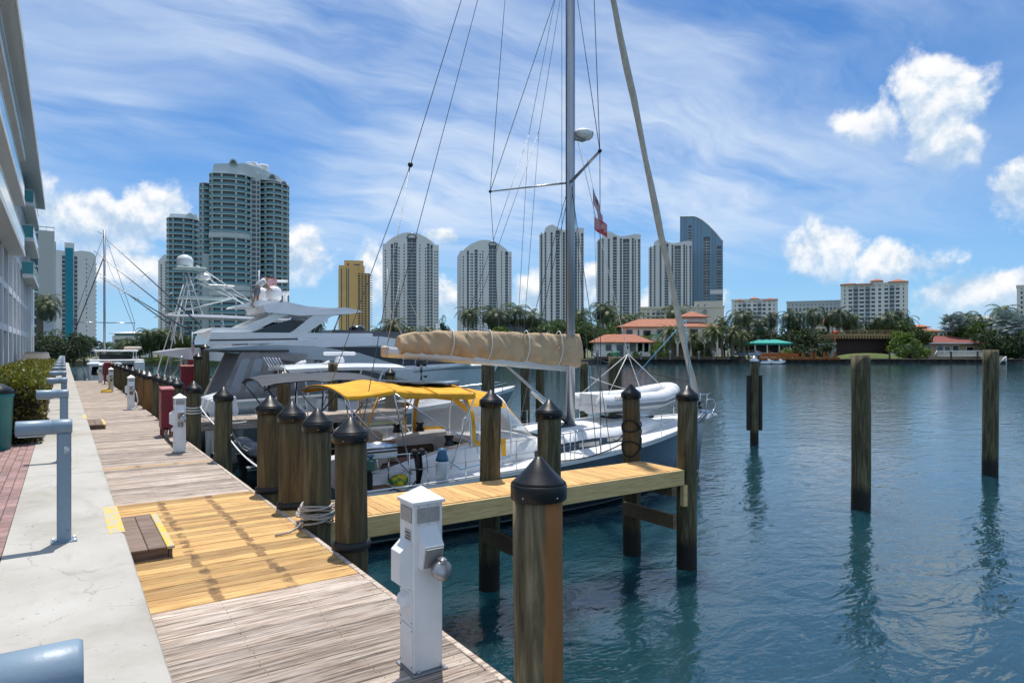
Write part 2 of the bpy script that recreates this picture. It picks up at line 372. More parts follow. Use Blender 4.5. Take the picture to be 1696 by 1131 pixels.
# ================================================================== quay: cap, pavers, bank
quay = link('seawall', None, None, None, (0,0,0), kind='structure')
MB().box(-.30, .42, -14, 104, -5, .04).build('seawall_core', M_CONC, quay)
edges = [-14, -3.2, 11.2, 23.7, 36, 48.5, 61, 74, 88, 104]
for a, e in zip(edges, edges[1:]):
    r = []
    for y in (a+.006, e-.006):
        r.append([(-.434,y,.04),(.455,y,.04),(.485,y,.07),(.485,y,.215),(.472,y,.240),(.445,y,.25),(-.434,y,.25)])
    n = 60; rings = [[(p[0]+(.006*noise.noise(Vector((3, p[2]*9, r[0][0][1]+(r[1][0][1]-r[0][0][1])*k/n*6))) if p[0] > .4 else 0), r[0][0][1]+(r[1][0][1]-r[0][0][1])*k/n, p[2]) for p in r[0]] for k in range(n+1)]
    MB().loft([list(reversed(q)) for q in rings]).build('cap_slab', M_CONC, quay)
MB().box(.35, .487, 7.35, 8.62, .2475, .2525).build('painted_edge', M_YEL, quay)
MB().box(.40, .487, 19.9, 21.2, .2475, .2525).build('painted_edge', M_YEL, quay)
# ground behind the quay
grd = MB().box(-400, -.30, -14, 104, -4, .205); grd.build('ground', mat('garden_soil', (.07,.055,.04), .95, col2=(.05,.06,.03), nscale=2), kind='structure')
pav = link('paver_walk', None, None, None, (0,0,0), kind='structure')
MB().box(-3.4, -.436, -2, 16.0, .2, .236).build('bedding_sand', M_SAND, pav)
bm_ = MB().bbox(-.099, .099, -.0485, .0485, -.03, .0115, .004).mesh('paver')
k = 0
for row in range(8):
    x = -.436-.0035-.05-row*.1035
    y = 4.8+(row % 2)*.103
    while y < 15.5:
        uu = 106.5+1326*(x+.06)/(FX*x+FY*y)
        if uu > -22 and k < 295:
            o = link('paver', bm_, M_PAVE, pav, (x+rnd.uniform(-.001,.001), y, .2385+rnd.uniform(-.0012,.0012)), math.pi/2+rnd.uniform(-.01,.01)); k += 1
        y += .2065
MB().box(-.52, -.436, 5.5, 15.2, .2375, .2415)

# ================================================================== dock
DX0, DX1 = .40, 2.2
dock = thing('wooden_dock', (0,0,0), 'long plank boardwalk beside the concrete seawall, weathered grey with a fresh tan section', 'dock')
def plank_meshes(L, wdt, n=4, c=.006):
    out = []
    for i in range(n):
        mb = MB(); N = 5; rings = []
        for k in range(N+1):
            x = L*k/N; j = lambda s: .0018*noise.noise(Vector((x*2, s*7.1, i*11.3)))
            h = wdt/2
            rings.append([(x,-h+j(1),-.04),(x,h+j(2),-.04),(x,h+j(2),-c),(x,h-c+j(2),0+j(5)),(x,0,.001+j(3)),(x,-h+c+j(1),0+j(4)),(x,-h+j(1),-c)])
        mb.loft([list(reversed(q)) for q in rings]); out.append(mb.mesh('plank'))
    return out
PW = .1435
pm_old = plank_meshes(1.78, .137); pm_new = [me.copy() for me in pm_old]
y = 2.6; np_ = 0
far_pl = MB(); SCR = MB()
while y < 50:
    new = 5.65 < y < 9.78 or 12.9 < y < 12.99
    if y < 30:
        o = link('plank', rnd.choice(pm_new if new else pm_old), M_NEW if new else M_OLD, dock, (DX0+rnd.uniform(-.006,.006), y, rnd.uniform(-.003,.003)), rnd.uniform(-.0022,.0022))
        o.rotation_euler.x = rnd.uniform(-.012,.012); np_ += 1
    else: far_pl.bbox(DX0, DX0+1.78, y-.0685, y+.0685, -.04, rnd.uniform(-.003,.003), .005)
    if y < 15:
        for sx_ in (.5, 1.035, 1.61, 2.1):
            for dy_ in (-.04, .04): SCR.lathe([(.0038,.0015),(.0038,.003),(.002,.0034)], (sx_+rnd.uniform(-.012,.012), y+dy_+rnd.uniform(-.006,.006), .0005), 6, False)
    y += PW
SCR.build('deck_screws', mat('rusty_screw', (.05,.03,.02), .7), dock, kind='stuff')
far_pl.build('far_planks', M_OLD, dock, kind='stuff')
for x in (.5, 1.035, 1.61, 2.1): MB().box(x-.04, x+.04, 2.55, 50, -.30, -.046).build('joist', M_TIMB, dock)
MB().bbox(2.186, 2.235, 2.5, 50, -.26, .004, .006).build('edge_board', M_OLD, dock)
for i in range(16):
    MB().box(.45, 2.18, 3.6+i*3, 3.8+i*3, -.55, -.302).build('cross_beam', M_TIMB, dock)

def finger(y0, y1, x1, new, label, braces=True):
    f = thing('finger_pier', (DX1+.04, y0, 0), label, 'pier')
    mp = M_NEWF if new else M_OLD
    pms = plank_meshes(y1-y0-.02, .137, 3)
    L = x1-DX1-.04; x = .07
    while x < L-.05:
        o = link('plank', rnd.choice(pms), mp, f, (x, .01+rnd.uniform(-.004,.004), rnd.uniform(-.002,.002)), math.pi/2+rnd.uniform(-.003,.003)); x += PW
    mf = M_FASC if new else M_OLD
    for nm, q in (('fascia_board', (0, L, -.045, -.002, -.26, -.006)), ('fascia_board', (0, L, y1-y0+.002, y1-y0+.045, -.26, -.006)), ('end_board', (L-.02, L+.025, .0, y1-y0, -.26, -.012))):
        MB().bbox(q[0], q[1], q[2], q[3], q[4], q[5], .006).build(nm, mf, f)
    for yy in (.25, .7): MB().box(.02, L-.03, yy-.03, yy+.03, -.25, -.046).build('joist', M_TIMB, f)
    if braces:
        for xx in (3.1, L-.25):
            MB().box(xx-.05, xx+.05, -.04, y1-y0+.04, -.42, -.262).build('cross_beam', M_TIMB, f)
            MB().box(xx-.04, xx+.04, -.06, y1-y0+.16, -.95, -.72).build('brace', M_TIMB, f)
        MB().bbox(L-.03, L+.06, -.06, .03, -.62, -.262, .006).build('hanger_block', M_FASC, f)
    return f
finger(7.60, 8.55, 8.56, True, 'short finger pier of new golden planks beside the sailboat')
finger(20.0, 21.1, 9.2, False, 'grey weathered finger pier behind the dark open boat with navy bimini')
finger(30.2, 31.2, 10.5, False, 'grey finger pier between the grey cabin cruiser and the flybridge yacht', False)
finger(37.6, 38.6, 10.5, False, 'grey finger pier on the far side of the flybridge yacht', False)
finger(47.0, 48.2, 12, False, 'last grey finger pier at the end of the dock', False)

# ------------------------------------------------------------------ pilings
def pile_mesh(r, top, taper=.93, flat=False, seed=0, bot=-3.2):
    mb = MB(); N = 14; n = 20; rings = []
    for i in range(N+1):
        z = bot+(top-bot)*i/N; rr = r*(1/taper+(1-1/taper)*i/N)
        rings.append([((rr*(1+.035*noise.noise(Vector((math.cos(a)*1.5+seed*3.3, math.sin(a)*1.5, z*.6)))))*math.cos(a)+.02*noise.noise(Vector((seed,z*.5,1))), (rr*(1+.035*noise.noise(Vector((math.cos(a)*1.5+seed*3.3, math.sin(a)*1.5, z*.6)))))*math.sin(a)+.02*noise.noise(Vector((seed,z*.5,7))), z) for a in [2*math.pi*j/n for j in range(n)]])
    return mb.loft(rings, True, True, True)
CAPR = 1.0
def piling(x, y, r=.155, top=1.12, m=None, cap=True, collar=False, label='', group=None, seed=None):
    p = thing('piling', (x, y, 0), label, 'piling', 0, group); p.rotation_euler = (rnd.uniform(-.010,.010), rnd.uniform(-.010,.010), rnd.uniform(0,6.28) if m is not M_PILEN else 0)
    seed = seed if seed is not None else rnd.random()*9
    if cap: top += .08
    pile_mesh(r, top, seed=seed).build('log', m or M_PILE, p)
    if cap:
        R_ = r*1.13
        c = MB().lathe([(R_*.985, top-.085), (R_*1.02, top-.08), (R_*1.025, top-.003), (R_*1.0, top+.012)], n=28).lathe([(R_*1.0, top+.012), (R_*.90, top+.028), (R_*.5, top+.092), (.024, top+.162), (.003, top+.172)], n=28)
        cp = c.build('cap', M_BLACK, p)
        for a in range(5):
            an = a*2*math.pi/5+seed
            MB().ball((R_*1.02*math.cos(an), R_*1.02*math.sin(an), top-.055), .006, 6, 4).build('screw', M_STEEL, cp)
    if collar: MB().lathe([(r*1.08,.0),(r*1.2,.012),(r*1.24,.04),(r*1.2,.07),(r*1.08,.085)], n=24).build('rubber_collar', M_RUB, p)
    return p
piling(2.385, 3.245, .148, 1.10, M_PILEN, label='two-tone brown piling with black cone cap beside the nearest white power pedestal')
piling(2.40, 6.45, .158, 1.07, M_PILEB, collar=True, label='capped piling with black collar where the golden finger pier meets the dock')
pr = piling(2.385, 7.50, .150, 1.08, M_PILE, label='capped piling with a pale rope coiled round its foot')
piling(2.385, 8.52, .150, 1.09, M_PILEB, collar=True, label='capped brown piling next behind the rope-wrapped one, black collar at deck')
piling(2.40, 9.62, .165, 1.10, M_PILEB, collar=True, label='thick capped brown piling at the far edge of the new tan planks, black collar')
piling(2.385, 12.9, .150, 1.07, M_PILE, label='lone capped piling with ropes beside the small black tender')
piling(2.385, 16.2, .155, 1.04, M_PILE, label='capped piling wound with white rope behind pedestal thirteen')
for i, (yy, mm) in enumerate(((18.9, M_PILE), (20.1, M_PILE), (21.4, M_PILE), (22.9, M_PILE))):
    piling(2.385, yy, .155, 1.02, mm, label='%s dark green capped piling beyond the red cabinet that is behind pedestal thirteen' % ORD[i], group='pilings behind the red cabinet')
for i, yy in enumerate((25.4, 27.3)):
    piling(2.385, yy, .20, 1.0, M_PILEO, label='%s stout rust-brown capped piling beyond the pedestal with the white hose' % ORD[i], group='rusty pilings')
for i, yy in enumerate((29.2, 32.3, 35.3, 38.0, 41.0, 44.0, 47.2, 49.5)):
    piling(2.39, yy, .155, 1.0, M_PILE, label='%s dark capped dock piling beyond the two stout rust-brown ones' % ORD[i], group='far dock pilings')
piling(5.46, 8.70, .155, 1.12, M_PILE, label='capped green piling behind the golden finger pier, just aft of the yellow dodger')
piling(5.60, 7.40, .165, 1.05, M_PILE, label='capped green piling on the near side of the golden finger pier at mid length')
P_END = piling(8.74, 7.66, .165, 1.14, M_PILE, label='tall capped piling at the outer near corner of the golden finger pier')
P_ROPE = piling(8.50, 8.74, .155, 1.12, M_PILEB, label='capped piling wound with black mooring line at the finger pier end')
piling(5.3, 19.78, .17, 1.1, M_PILEO, label='orange-brown piling on the weathered finger pier behind the navy bimini')
piling(5.75, 21.25, .17, 1.15, M_PILE, label='dark green piling on the far side of the weathered finger pier')
piling(7.3, 21.3, .15, 1.55, M_PILE, cap=False, label='bare grey-topped piling in front of the white hardtop boat')
piling(9.3, 21.3, .16, 1.1, M_PILE, label='capped piling at the outer end of the weathered finger pier')
for i, (x, yy, t_) in enumerate(((4.6, 30.0, 1.6), (5.1, 31.4, 2.0), (10.6, 30.0, 1.5), (11.6, 31.4, 1.5))):
    piling(x, yy, .17, t_, M_PILE, label='%s dark capped piling out from the dock between grey cruiser and flybridge yacht' % ORD[i], group='pilings by the yacht')
for i, (x, yy, t_) in enumerate(((17.6, 25.0, 1.4), (18.6, 25.2, 1.6), (13.2, 21.3, 1.5), (13.9, 22.2, 1.5))):
    piling(x, yy, .2, t_, M_PILE, label=('inner' if i%2==0 else 'outer')+' piling of the '+('far' if i<2 else 'near')+' mooring pair seen beneath the tan sail cover', group='outer mooring pilings')
# open-water pilings
def open_piling(x, y, r, top, label):
    p = thing('mooring_piling', (x, y, 0), label, 'piling'); pile_mesh(r, top, .97, seed=x).build('log', M_PILE, p); return p
open_piling(15.3, 8.24, .205, 1.86, 'thick flat-topped piling standing alone in open water opposite the finger pier')
open_piling(22.5, 8.3, .20, 1.98, 'flat-topped dark piling in open water facing the white railing house')
pg = open_piling(22.2, 16.1, .155, 1.55, 'slim piling with metal cone top and two black rubber guard strips')
MB().lathe([(.175,1.5),(.175,1.56),(.03,1.72),(.002,1.73)], n=16).build('cone_cap', M_STEEL, pg)
for s in (-1, 1):
    MB().bbox(s*.235-.06, s*.235+.06, -.07, .07, -1.15, 1.0, .015).build('guard_strip', M_RUB, pg).rotation_euler.z = -ANG
pd = open_piling(16.5, 17.8, .24, 1.72, 'thick frayed mooring piling behind the dinghy bridle, green hose on top')
MB().tube([(.16*math.cos(a), .16*math.sin(a), 1.75+.012*a) for a in [i*.35 for i in range(40)]], .018, 6).build('hose_coil', mat('green_hose', (.03,.25,.10), .5), pd)
open_piling(16.3, 19.3, .15, 1.5, 'slim dark piling beside the thick frayed one, behind the mast')

# ------------------------------------------------------------------ rope on piling
rp = MB(); pts = []
for i in range(190):
    a = i*.34; kk = i/190
    pts.append((math.cos(a)*(.185+.035*math.sin(i*.9)+.02*kk), math.sin(a)*(.185+.035*math.cos(i*.7)+.02*kk), .02+.20*abs(math.sin(i*.055))+.03*math.sin(i*.31)))
rp.tube(pts, .0125, 6); rp.tube([(-.19,-.05,.10),(-.24,-.16,.06),(-.36,-.20,.02),(-.52,-.22,.014)], .0125, 6)
rp.build('rope_coil', M_ROPE, None, loc=(2.385, 7.50, 0), label='pale grey rope looped round the foot of a capped piling', cat='rope')

# ------------------------------------------------------------------ bollard lamps on the seawall
lamp = thing('bollard_lamp', (-.027, 1.74, .25), 'blue-grey cane-shaped bollard lamp before the sticker-marked one, by the plain concrete', 'lamp', 0, 'bollard lamps on the seawall')
post = MB().bbox(-.055, .055, -.045, .045, 0, .99, .012).build('post', M_LAMP, lamp)
hd = MB()
hd.lathe([(.0,-.36),(.050,-.36),(.066,-.355),(.068,-.35),(.068,-.105),(.066,-.103),(.066,-.097),(.068,-.095),(.068,.052),(.062,.062),(.0,.062)], (0,0,1.045), 24, True, 'x')
hd.build('lamp_head', M_LAMP, lamp)
bp = MB().bbox(-.10,.10,-.075,.075,0,.012,.004); bp.build('base_plate', M_LAMP, lamp)
for sx in (-1,1):
    for sy in (-1,1): MB().lathe([(.014,.012),(.014,.026),(.006,.03)], (sx*.08,sy*.055,0), 6, False).build('bolt', M_STEEL, lamp)
MB().box(-.34,-.14,-.03,.03,.968,.979).build('lens', mat('frosted_lens', (.6,.6,.58), .4), lamp)
for i in range(14):
    c = copy_tree(lamp); c.location.x = .0; c.location.y = 7.3+i*5.35; c.rotation_euler.z = rnd.uniform(-.03,.03)
    c['label'] = 'blue-grey bollard lamp, %s beyond the sticker-marked one along the seawall' % ORD[max(0,i-1)]; c['group'] = 'bollard lamps on the seawall'
    if i == 0:
        c['label'] = 'blue-grey bollard lamp with a scraped white sticker on its post'; del c['group']
        MB().bbox(.0, .04, -.0475, -.045, .80, .87, .002).build('scraped_sticker', mat('sticker_white', (.7,.72,.74), .6, col2=(.25,.3,.36), nscale=30), c)

# ------------------------------------------------------------------ step boxes
def step_box(y0, label):
    b = thing('step_box', (.50, y0, 0), label, 'step')
    for i in range(2): MB().bbox(.005+i*.155, .155+i*.155, -.015, 1.50, .09, .118, .006).build('tread_board', M_BOX, b).rotation_euler.z = 0
    MB().bbox(.316, .385, -.015, 1.50, .088, .1185, .006).build('yellow_nosing', M_YEL, b)
    MB().box(.02, .33, .012, .04, .004, .088).build('end_board', M_BOX, b); MB().box(.02, .33, 1.45, 1.478, .004, .088).build('end_board', M_BOX, b)
    MB().box(.335, .365, .005, 1.485, .004, .088).build('riser_board', M_BOX, b)
m, nt_, G, bb = nodes_of('tread_wood'); 
step_box(7.12, 'dark wooden step box with yellow painted nosing on the new tan planks')
step_box(19.5, 'dark wooden step box with yellow edge on the weathered planks near the hedge')

# ------------------------------------------------------------------ power pedestals
M_LENS = mat('pedestal_lens', (.36,.36,.35), .35, col2=(.30,.30,.29), nscale=40)
M_SIGN = mat('sign_grey', (.42,.43,.43), .5); M_INK = mat('black_ink', (.015,.015,.015), .6)
def pedestal(y, number, label, x=1.77, detail=True, hose=None):
    p = thing('power_pedestal', (x, y, 0), label, 'power pedestal')
    MB().bbox(0,.2,0,.2,.012,1.045,.006).build('housing', M_WHITE, p)
    MB().bbox(-.015,.225,-.03,.23,0,.012,.003).build('base_plate', M_GREYM, p)
    MB().loft([[(-.012,-.012,1.045),(.212,-.012,1.045),(.212,.212,1.045),(-.012,.212,1.045)],[(-.012,-.012,1.062),(.212,-.012,1.062),(.212,.212,1.062),(-.012,.212,1.062)],[(.099,.099,1.14),(.101,.099,1.14),(.101,.101,1.14),(.099,.101,1.14)]]).build('roof', M_WHITE, p)
    for nm, q in (('lens', (.022,.178,-.006,-.0005,.93,1.02)),('lens', (-.006,-.0005,.022,.178,.93,1.02))): MB().bbox(*q, .002).build(nm, M_LENS, p)
    # socket hood on the front: wedge with metal cover
    hd = MB().loft([[(.035,0,.66),(.165,0,.66),(.165,0,.90),(.035,0,.90)],[(.035,-.045,.655),(.165,-.045,.655),(.165,-.085,.80),(.035,-.085,.80)]]).build('socket_hood', M_WHITE, p)
    MB().loft([[(.045,-.047,.668),(.155,-.047,.668),(.155,-.0835,.79),(.045,-.0835,.79)],[(.045,-.056,.664),(.155,-.056,.664),(.155,-.092,.786),(.045,-.092,.786)]]).build('socket_plate', M_GREYM, hd)
    MB().lathe([(.0,0),(.058,0),(.062,.01),(.062,.05),(.055,.06),(.02,.066),(.0,.066)], (.135,-.07,.655), 24, True, 'y').build('plug_cover', mat('cast_steel', (.42,.42,.43), .35, .8), hd).location = (0,-.066,0)
    MB().bbox(.115,.155,-.150,-.07,.70,.735,.008).build('plug_handle', mat('cast_steel', (.42,.42,.43), .35, .8), hd)
    # side hood and panels
    MB().loft([[(0,.03,.52),(0,.17,.52),(0,.17,.82),(0,.03,.82)],[(-.075,.035,.56),(-.075,.165,.56),(-.075,.165,.755),(-.075,.035,.755)]]).build('side_hood', M_WHITE, p)
    MB().loft([[(0,.05,.41),(0,.15,.41),(0,.15,.5),(0,.05,.5)],[(-.05,.055,.42),(-.05,.145,.42),(-.04,.145,.47),(-.04,.055,.47)]]).build('lower_hood', M_WHITE, p)
    if detail:
        MB().bbox(-.0035,-.0003,.012,.188,.30,.515,.001).build('access_panel', M_WHITE, p)
        MB().bbox(-.0035,-.0003,.012,.188,.03,.29,.001).build('access_panel', M_WHITE, p)
        n_ = MB().bbox(-.0035,-.0003,.03,.12,.775,.885,.001).build('notice_plate', M_SIGN, p)
        for i in range(5): MB().box(-.0055,-.0036,.04,.11-.015*(i%2),.79+i*.018,.797+i*.018).build('notice_line', M_INK, n_)
        for (yy, zz) in ((.02,.05),(.18,.05),(.02,.27),(.18,.27),(.02,.32),(.18,.32),(.18,.42),(.18,.5)):
            MB().ball((-.0045,yy,zz), .0055, 6, 4).build('screw', M_GREYM, p)
        for (xx, zz) in ((.035,1.032),(.1,1.032),(.165,1.032),(.035,.918),(.1,.918),(.165,.918)): MB().ball((xx,-.0015,zz), .004, 6, 4).build('screw', M_GREYM, p)
        MB().lathe([(.013,.012),(.013,.028),(.004,.032)], (.195,-.015,0), 6, False).build('bolt', M_STEEL, p); MB().lathe([(.013,.012),(.013,.028),(.004,.032)], (.03,-.017,0), 6, False).build('bolt', M_STEEL, p)
    if number:
        pl = MB().bbox(.05,.155,-.004,-.0004,.49,.60,.001).build('number_plate', M_SIGN, p)
        text('number', number, .105, M_INK, pl, (.1025,-.0055,.545), (math.pi/2,0,0), .001)
    return p
pedestal(3.70, None, 'white power pedestal with steel plug cover beside the two-tone piling')
pedestal(14.2, '13', 'white power pedestal numbered 13 in front of the red cabinet', 1.76)
pd2 = pedestal(25.2, None, 'white power pedestal with a white hose hanging from its hood', 1.74, False)
MB().bbox(.05,.155,-.004,-.0004,.49,.60,.001).build('number_plate', mat('sign_dark', (.16,.16,.17), .5), pd2)
pd3 = pedestal(36.2, None, 'white power pedestal with yellow cable piled at its foot', 1.72, False)
MB().bbox(.05,.155,-.004,-.0004,.49,.60,.001).build('number_plate', mat('sign_dark', (.16,.16,.17), .5), pd3)
pedestal(46.4, None, 'farthest white power pedestal near the end of the dock', 1.7, False)
MB().tube([(1.88,25.15,.72),(1.98,25.1,.55),(2.02,25.08,.3),(1.97,25.06,.08),(1.85,25.0,.02),(1.6,24.95,.018)], .02, 6).build('shore_hose', M_WHITE, None, label='white shore power hose looping down from a pedestal hood to the planks', cat='hose')
pts = [(1.62+.22*math.cos(i*.5)*(1-.3*i/60), 35.9+.35*math.sin(i*.5)*(1-.3*i/60), .02+.0018*i) for i in range(60)]
MB().tube(pts+[(1.76,36.15,.2),(1.8,36.15,.5)], .022, 6).build('power_cable', M_CORD, None, label='yellow shore power cable piled beside a distant pedestal', cat='cable')
# ------------------------------------------------------------------ red cabinets
def cabinet(x, y, label, w=.25, d=.46, h=1.06, z0=0):
    c = thing('fire_cabinet', (x, y, z0), label, 'cabinet')
    MB().bbox(0,w,0,d,.16,h,.01).build('case', M_RED, c)
    MB().loft([[(-.012,-.012,h),(w+.012,-.012,h),(w+.012,d+.012,h),(-.012,d+.012,h)],[(-.012,-.012,h+.03),(w+.012,-.012,h+.03),(w+.012,d+.012,h+.07),(-.012,d+.012,h+.07)]]).build('lid', M_PINK, c)
    dr = MB().bbox(-.012,-.0005,.02,d-.02,.20,h-.04,.003).build('door', M_PINK, c)
    MB().bbox(-.03,-.012,.06,.09,.6,.72,.004).build('handle', M_GREYM, dr)
    for xx, yy in ((.03,.03),(w-.03,.03),(.03,d-.03),(w-.03,d-.03)): MB().box(xx-.02,xx+.02,yy-.02,yy+.02,0,.16).build('leg', M_RED, c)
    return c
cabinet(1.84, 16.95, 'dark red fire cabinet with paler door behind pedestal thirteen')
cabinet(4.1, 31.0, 'small red cabinet with white stripe on the finger pier by the yacht stern', .6, .4, 1.25)
cabinet(1.9, 44.3, 'narrow red cabinet beside the farthest power pedestal', .3, .5, 1.2)
cabinet(5.2, 37.8, 'red cabinet on the finger pier beyond the yacht', .55, .5, 1.5)
for i in range(3):
    MB().tube([(1.9+.03*i,16.95,.2),(1.86+.02*i,16.5,.05+.02*i),(1.84,15.6,.03+.015*i),(1.83+.02*i,14.5,.03+.05*i),(1.84,14.41,.15+.03*i)], .012, 5).build('conduit', M_RUB, None, label='%s black cable up from the planks between red cabinet and pedestal thirteen' % ORD[i], cat='cable', group='cables behind pedestal thirteen')
# ================================================================== boats: shared tools
M_GEL = mat('white_gelcoat', (.80,.81,.82), .22, coat=.4, col2=(.74,.75,.76), nscale=1.2)
M_DECK = mat('white_deck', (.74,.75,.75), .5, col2=(.66,.67,.67), nscale=7)
M_SLATE = mat('slate_hull', (.05,.068,.095), .2, coat=.5, col2=(.045,.062,.085), nscale=1)
M_YCAN = mat('yellow_canvas', (.78,.40,.02), .85, col2=(.62,.30,.02), nscale=4, bump=.25, bscale=14)
M_TAN = mat('tan_canvas', (.55,.40,.25), .88, col2=(.46,.33,.20), nscale=3, bump=.35, bscale=9)
M_NAVY = mat('navy_canvas', (.018,.024,.035), .7, col2=(.03,.04,.055), nscale=3, bump=.2)
M_TEAK = mat('teak', (.20,.10,.055), .6, col2=(.13,.065,.035), nscale=3, stretch=(1,14,14))
M_BROWN = mat('brown_cushion', (.11,.075,.06), .75, col2=(.09,.06,.05), nscale=5)
M_BEIGE = mat('beige_panel', (.58,.49,.40), .6, col2=(.52,.43,.35), nscale=4)
M_ALU = mat('mast_aluminium', (.42,.44,.47), .32, .75, col2=(.36,.38,.41), nscale=3, stretch=(4,4,.4))
M_WIRE = mat('rigging_wire', (.12,.13,.15), .4, .6)
M_LINEW = mat('white_line', (.72,.72,.70), .8); M_LINEB = mat('blue_line', (.08,.30,.48), .7); M_LINEK = mat('black_line', (.012,.012,.013), .8)
M_CREAM = mat('furled_sail', (.60,.55,.46), .85, col2=(.48,.44,.37), nscale=2, stretch=(6,6,1), bump=.3)
m, nt_, G, b = nodes_of('clear_vinyl'); M_VINYL = m
b.inputs['Base Color'].default_value = (.75,.80,.84,1); b.inputs['Roughness'].default_value = .12; b.inputs['Alpha'].default_value = .42; b.inputs['Specular IOR Level'].default_value = .8
def sm(a, b, x):
    x = max(0, min(1, (x-a)/(b-a))); return x*x*(3-2*x)
class Hull:
    """lofted hull: x from stern 0 to bow L, waterline z=0"""
    def __init__(s, L, beam, sheer, stern=.88, mid=.42, rake=.6, keel=-.45, full=5.0, flare=.05, bowpow=2.2, vbow=.9):
        s.__dict__.update(locals())
    def b(s, t):
        if t < s.mid: return s.beam/2*(1-(1-s.stern)*((s.mid-t)/s.mid)**1.7)
        return s.beam/2*max(0.0, 1-((t-s.mid)/(1-s.mid))**s.bowpow)
    def z(s, t): return s.sheer(t)
    def pt(s, t, q, side, off=0.0):
        zt = s.z(t); kz = s.keel*(1-.75*sm(.8, 1, t)); z = zt+(kz-zt)*q; q = max(0.0, min(1.0, q))
        xb = s.L-s.rake*q**1.1
        v = sm(.55, 1, t)
        pr = (1-q**s.full)*(1-s.flare*q)*(1-v)+v*(1-q)**s.vbow
        y = s.b(t)*pr+off
        return (xb*t, side*y, z)
    def qz(s, t, z):
        zt = s.z(t); kz = s.keel*(1-.75*sm(.8, 1, t)); return (zt-z)/(zt-kz)
    def shell(s, name, m, parent, n=36, k=14, smooth=True):
        mb = MB(); rows = []
        for i in range(n+1):
            t = i/n; t = t if t < .999 else .999
            rows.append([s.pt(t, j/k, 1) for j in range(k+1)]+[s.pt(t, j/k, -1) for j in range(k-1, -1, -1)])
        mb.grid(rows, smooth)
        o = len(mb.v); mb.v += rows[0]; mb.f.append(tuple(range(o, o+len(rows[0])))); mb.sm.append(False)
        return mb.build(name, m, parent)
    def band(s, name, m, parent, t0, t1, zt, zb, side, off=.012, n=16, k=2):
        mb = MB(); rows = []
        for i in range(n+1):
            t = t0+(t1-t0)*i/n; a, c = zt(t), zb(t)
            rows.append([s.pt(t, s.qz(t, a+(c-a)*j/k), side, off) for j in range(k+1)])
        if side < 0: rows = [list(reversed(r)) for r in rows]
        mb.grid(rows, True); return mb.build(name, m, parent)
    def deck(s, name, m, parent, t0, t1, inner=None, drop=.0, camber=.05, n=24, k=8):
        if inner:
            return [s._deck(name, m, parent, t0, t1, inner, drop, camber, n, k, (sd,)) for sd in (1, -1)]
        return s._deck(name, m, parent, t0, t1, None, drop, camber, n, k, (0,))
    def _deck(s, name, m, parent, t0, t1, inner, drop, camber, n, k, sides):
        mb = MB()
        for side in sides:
            rows = []
            for i in range(n+1):
                t = min(.999, t0+(t1-t0)*i/n); x, bb, z = s.pt(t, 0, 1)
                bb -= .015
                if inner:
                    a = min(inner(t), bb*.98)
                    rows.append([(x, side*(a+(bb-a)*j/2), z-drop+camber*(1-((a+(bb-a)*j/2)/(bb+1e-6))**2)) for j in range(3)])
                    if side > 0: rows[-1].reverse()
                else: rows.append([(x, bb*(1-2*j/k), z-drop+camber*(1-(1-2*j/k)**2)) for j in range(k+1)])
            mb.grid(rows, True)
        return mb.build(name, m, parent)
def rail(pts, r, name, m, parent, n=6): return MB().tube(pts, r, n).build(name, m, parent)
def arcpts(a, b, sag, n=10):
    a, b = Vector(a), Vector(b)
    return [tuple(a.lerp(b, i/n)-Vector((0,0,sag*4*(i/n)*(1-i/n)))) for i in range(n+1)]
M_FR = mat('flag_red', (.48,.02,.04), .8); M_FW = mat('flag_white', (.75,.74,.74), .8); M_FB = mat('flag_blue', (.03,.04,.16), .8)
def flag(w, h, loc, rz, label, droop=0.0, parent=None, wave=.06, name='flag'):
    nx = 14; mb = MB(); vs = []; fs = []
    for i in range(nx+1):
        for j in range(14):
            x = w*i/nx; z = -h*j/13
            vs.append((x*(1-droop*.6), wave*math.sin(x/w*9+j*.15)*min(1, x/w*2), z-droop*x*1.2+.02*math.sin(x/w*7)))
    for i in range(nx):
        for j in range(13): fs.append((i*14+j, i*14+j+1, (i+1)*14+j+1, (i+1)*14+j))
    me = MB().add(vs, fs, True).mesh(name)
    for m_ in (M_FR, M_FW, M_FB): me.materials.append(m_)
    for k, p in enumerate(me.polygons):
        i, j = divmod(k, 13); p.material_index = 2 if (i < nx*.4 and j < 7) else j % 2
        if p.material_index == 2 and (i+j) % 2 == 0 and i % 2 == 1 and j % 2 == 1: p.material_index = 2
    o = link(name, me, None, parent, loc, rz)
    if label: tag(o, label, 'flag')
    mb = MB()
    for i in range(6):
        for j in range(5):
            x = w*.4*(i+.5)/6; z = -h*7/13*(j+.5)/5
            c = (x*(1-droop*.6), wave*math.sin(x/w*9)*min(1, x/w*2)-.012, z-droop*x*1.2)
            mb.box(c[0]-.008, c[0]+.008, c[1]-.004, c[1]+.03, c[2]-.008, c[2]+.008)
    mb.build('stars', M_FW, o)
    return o

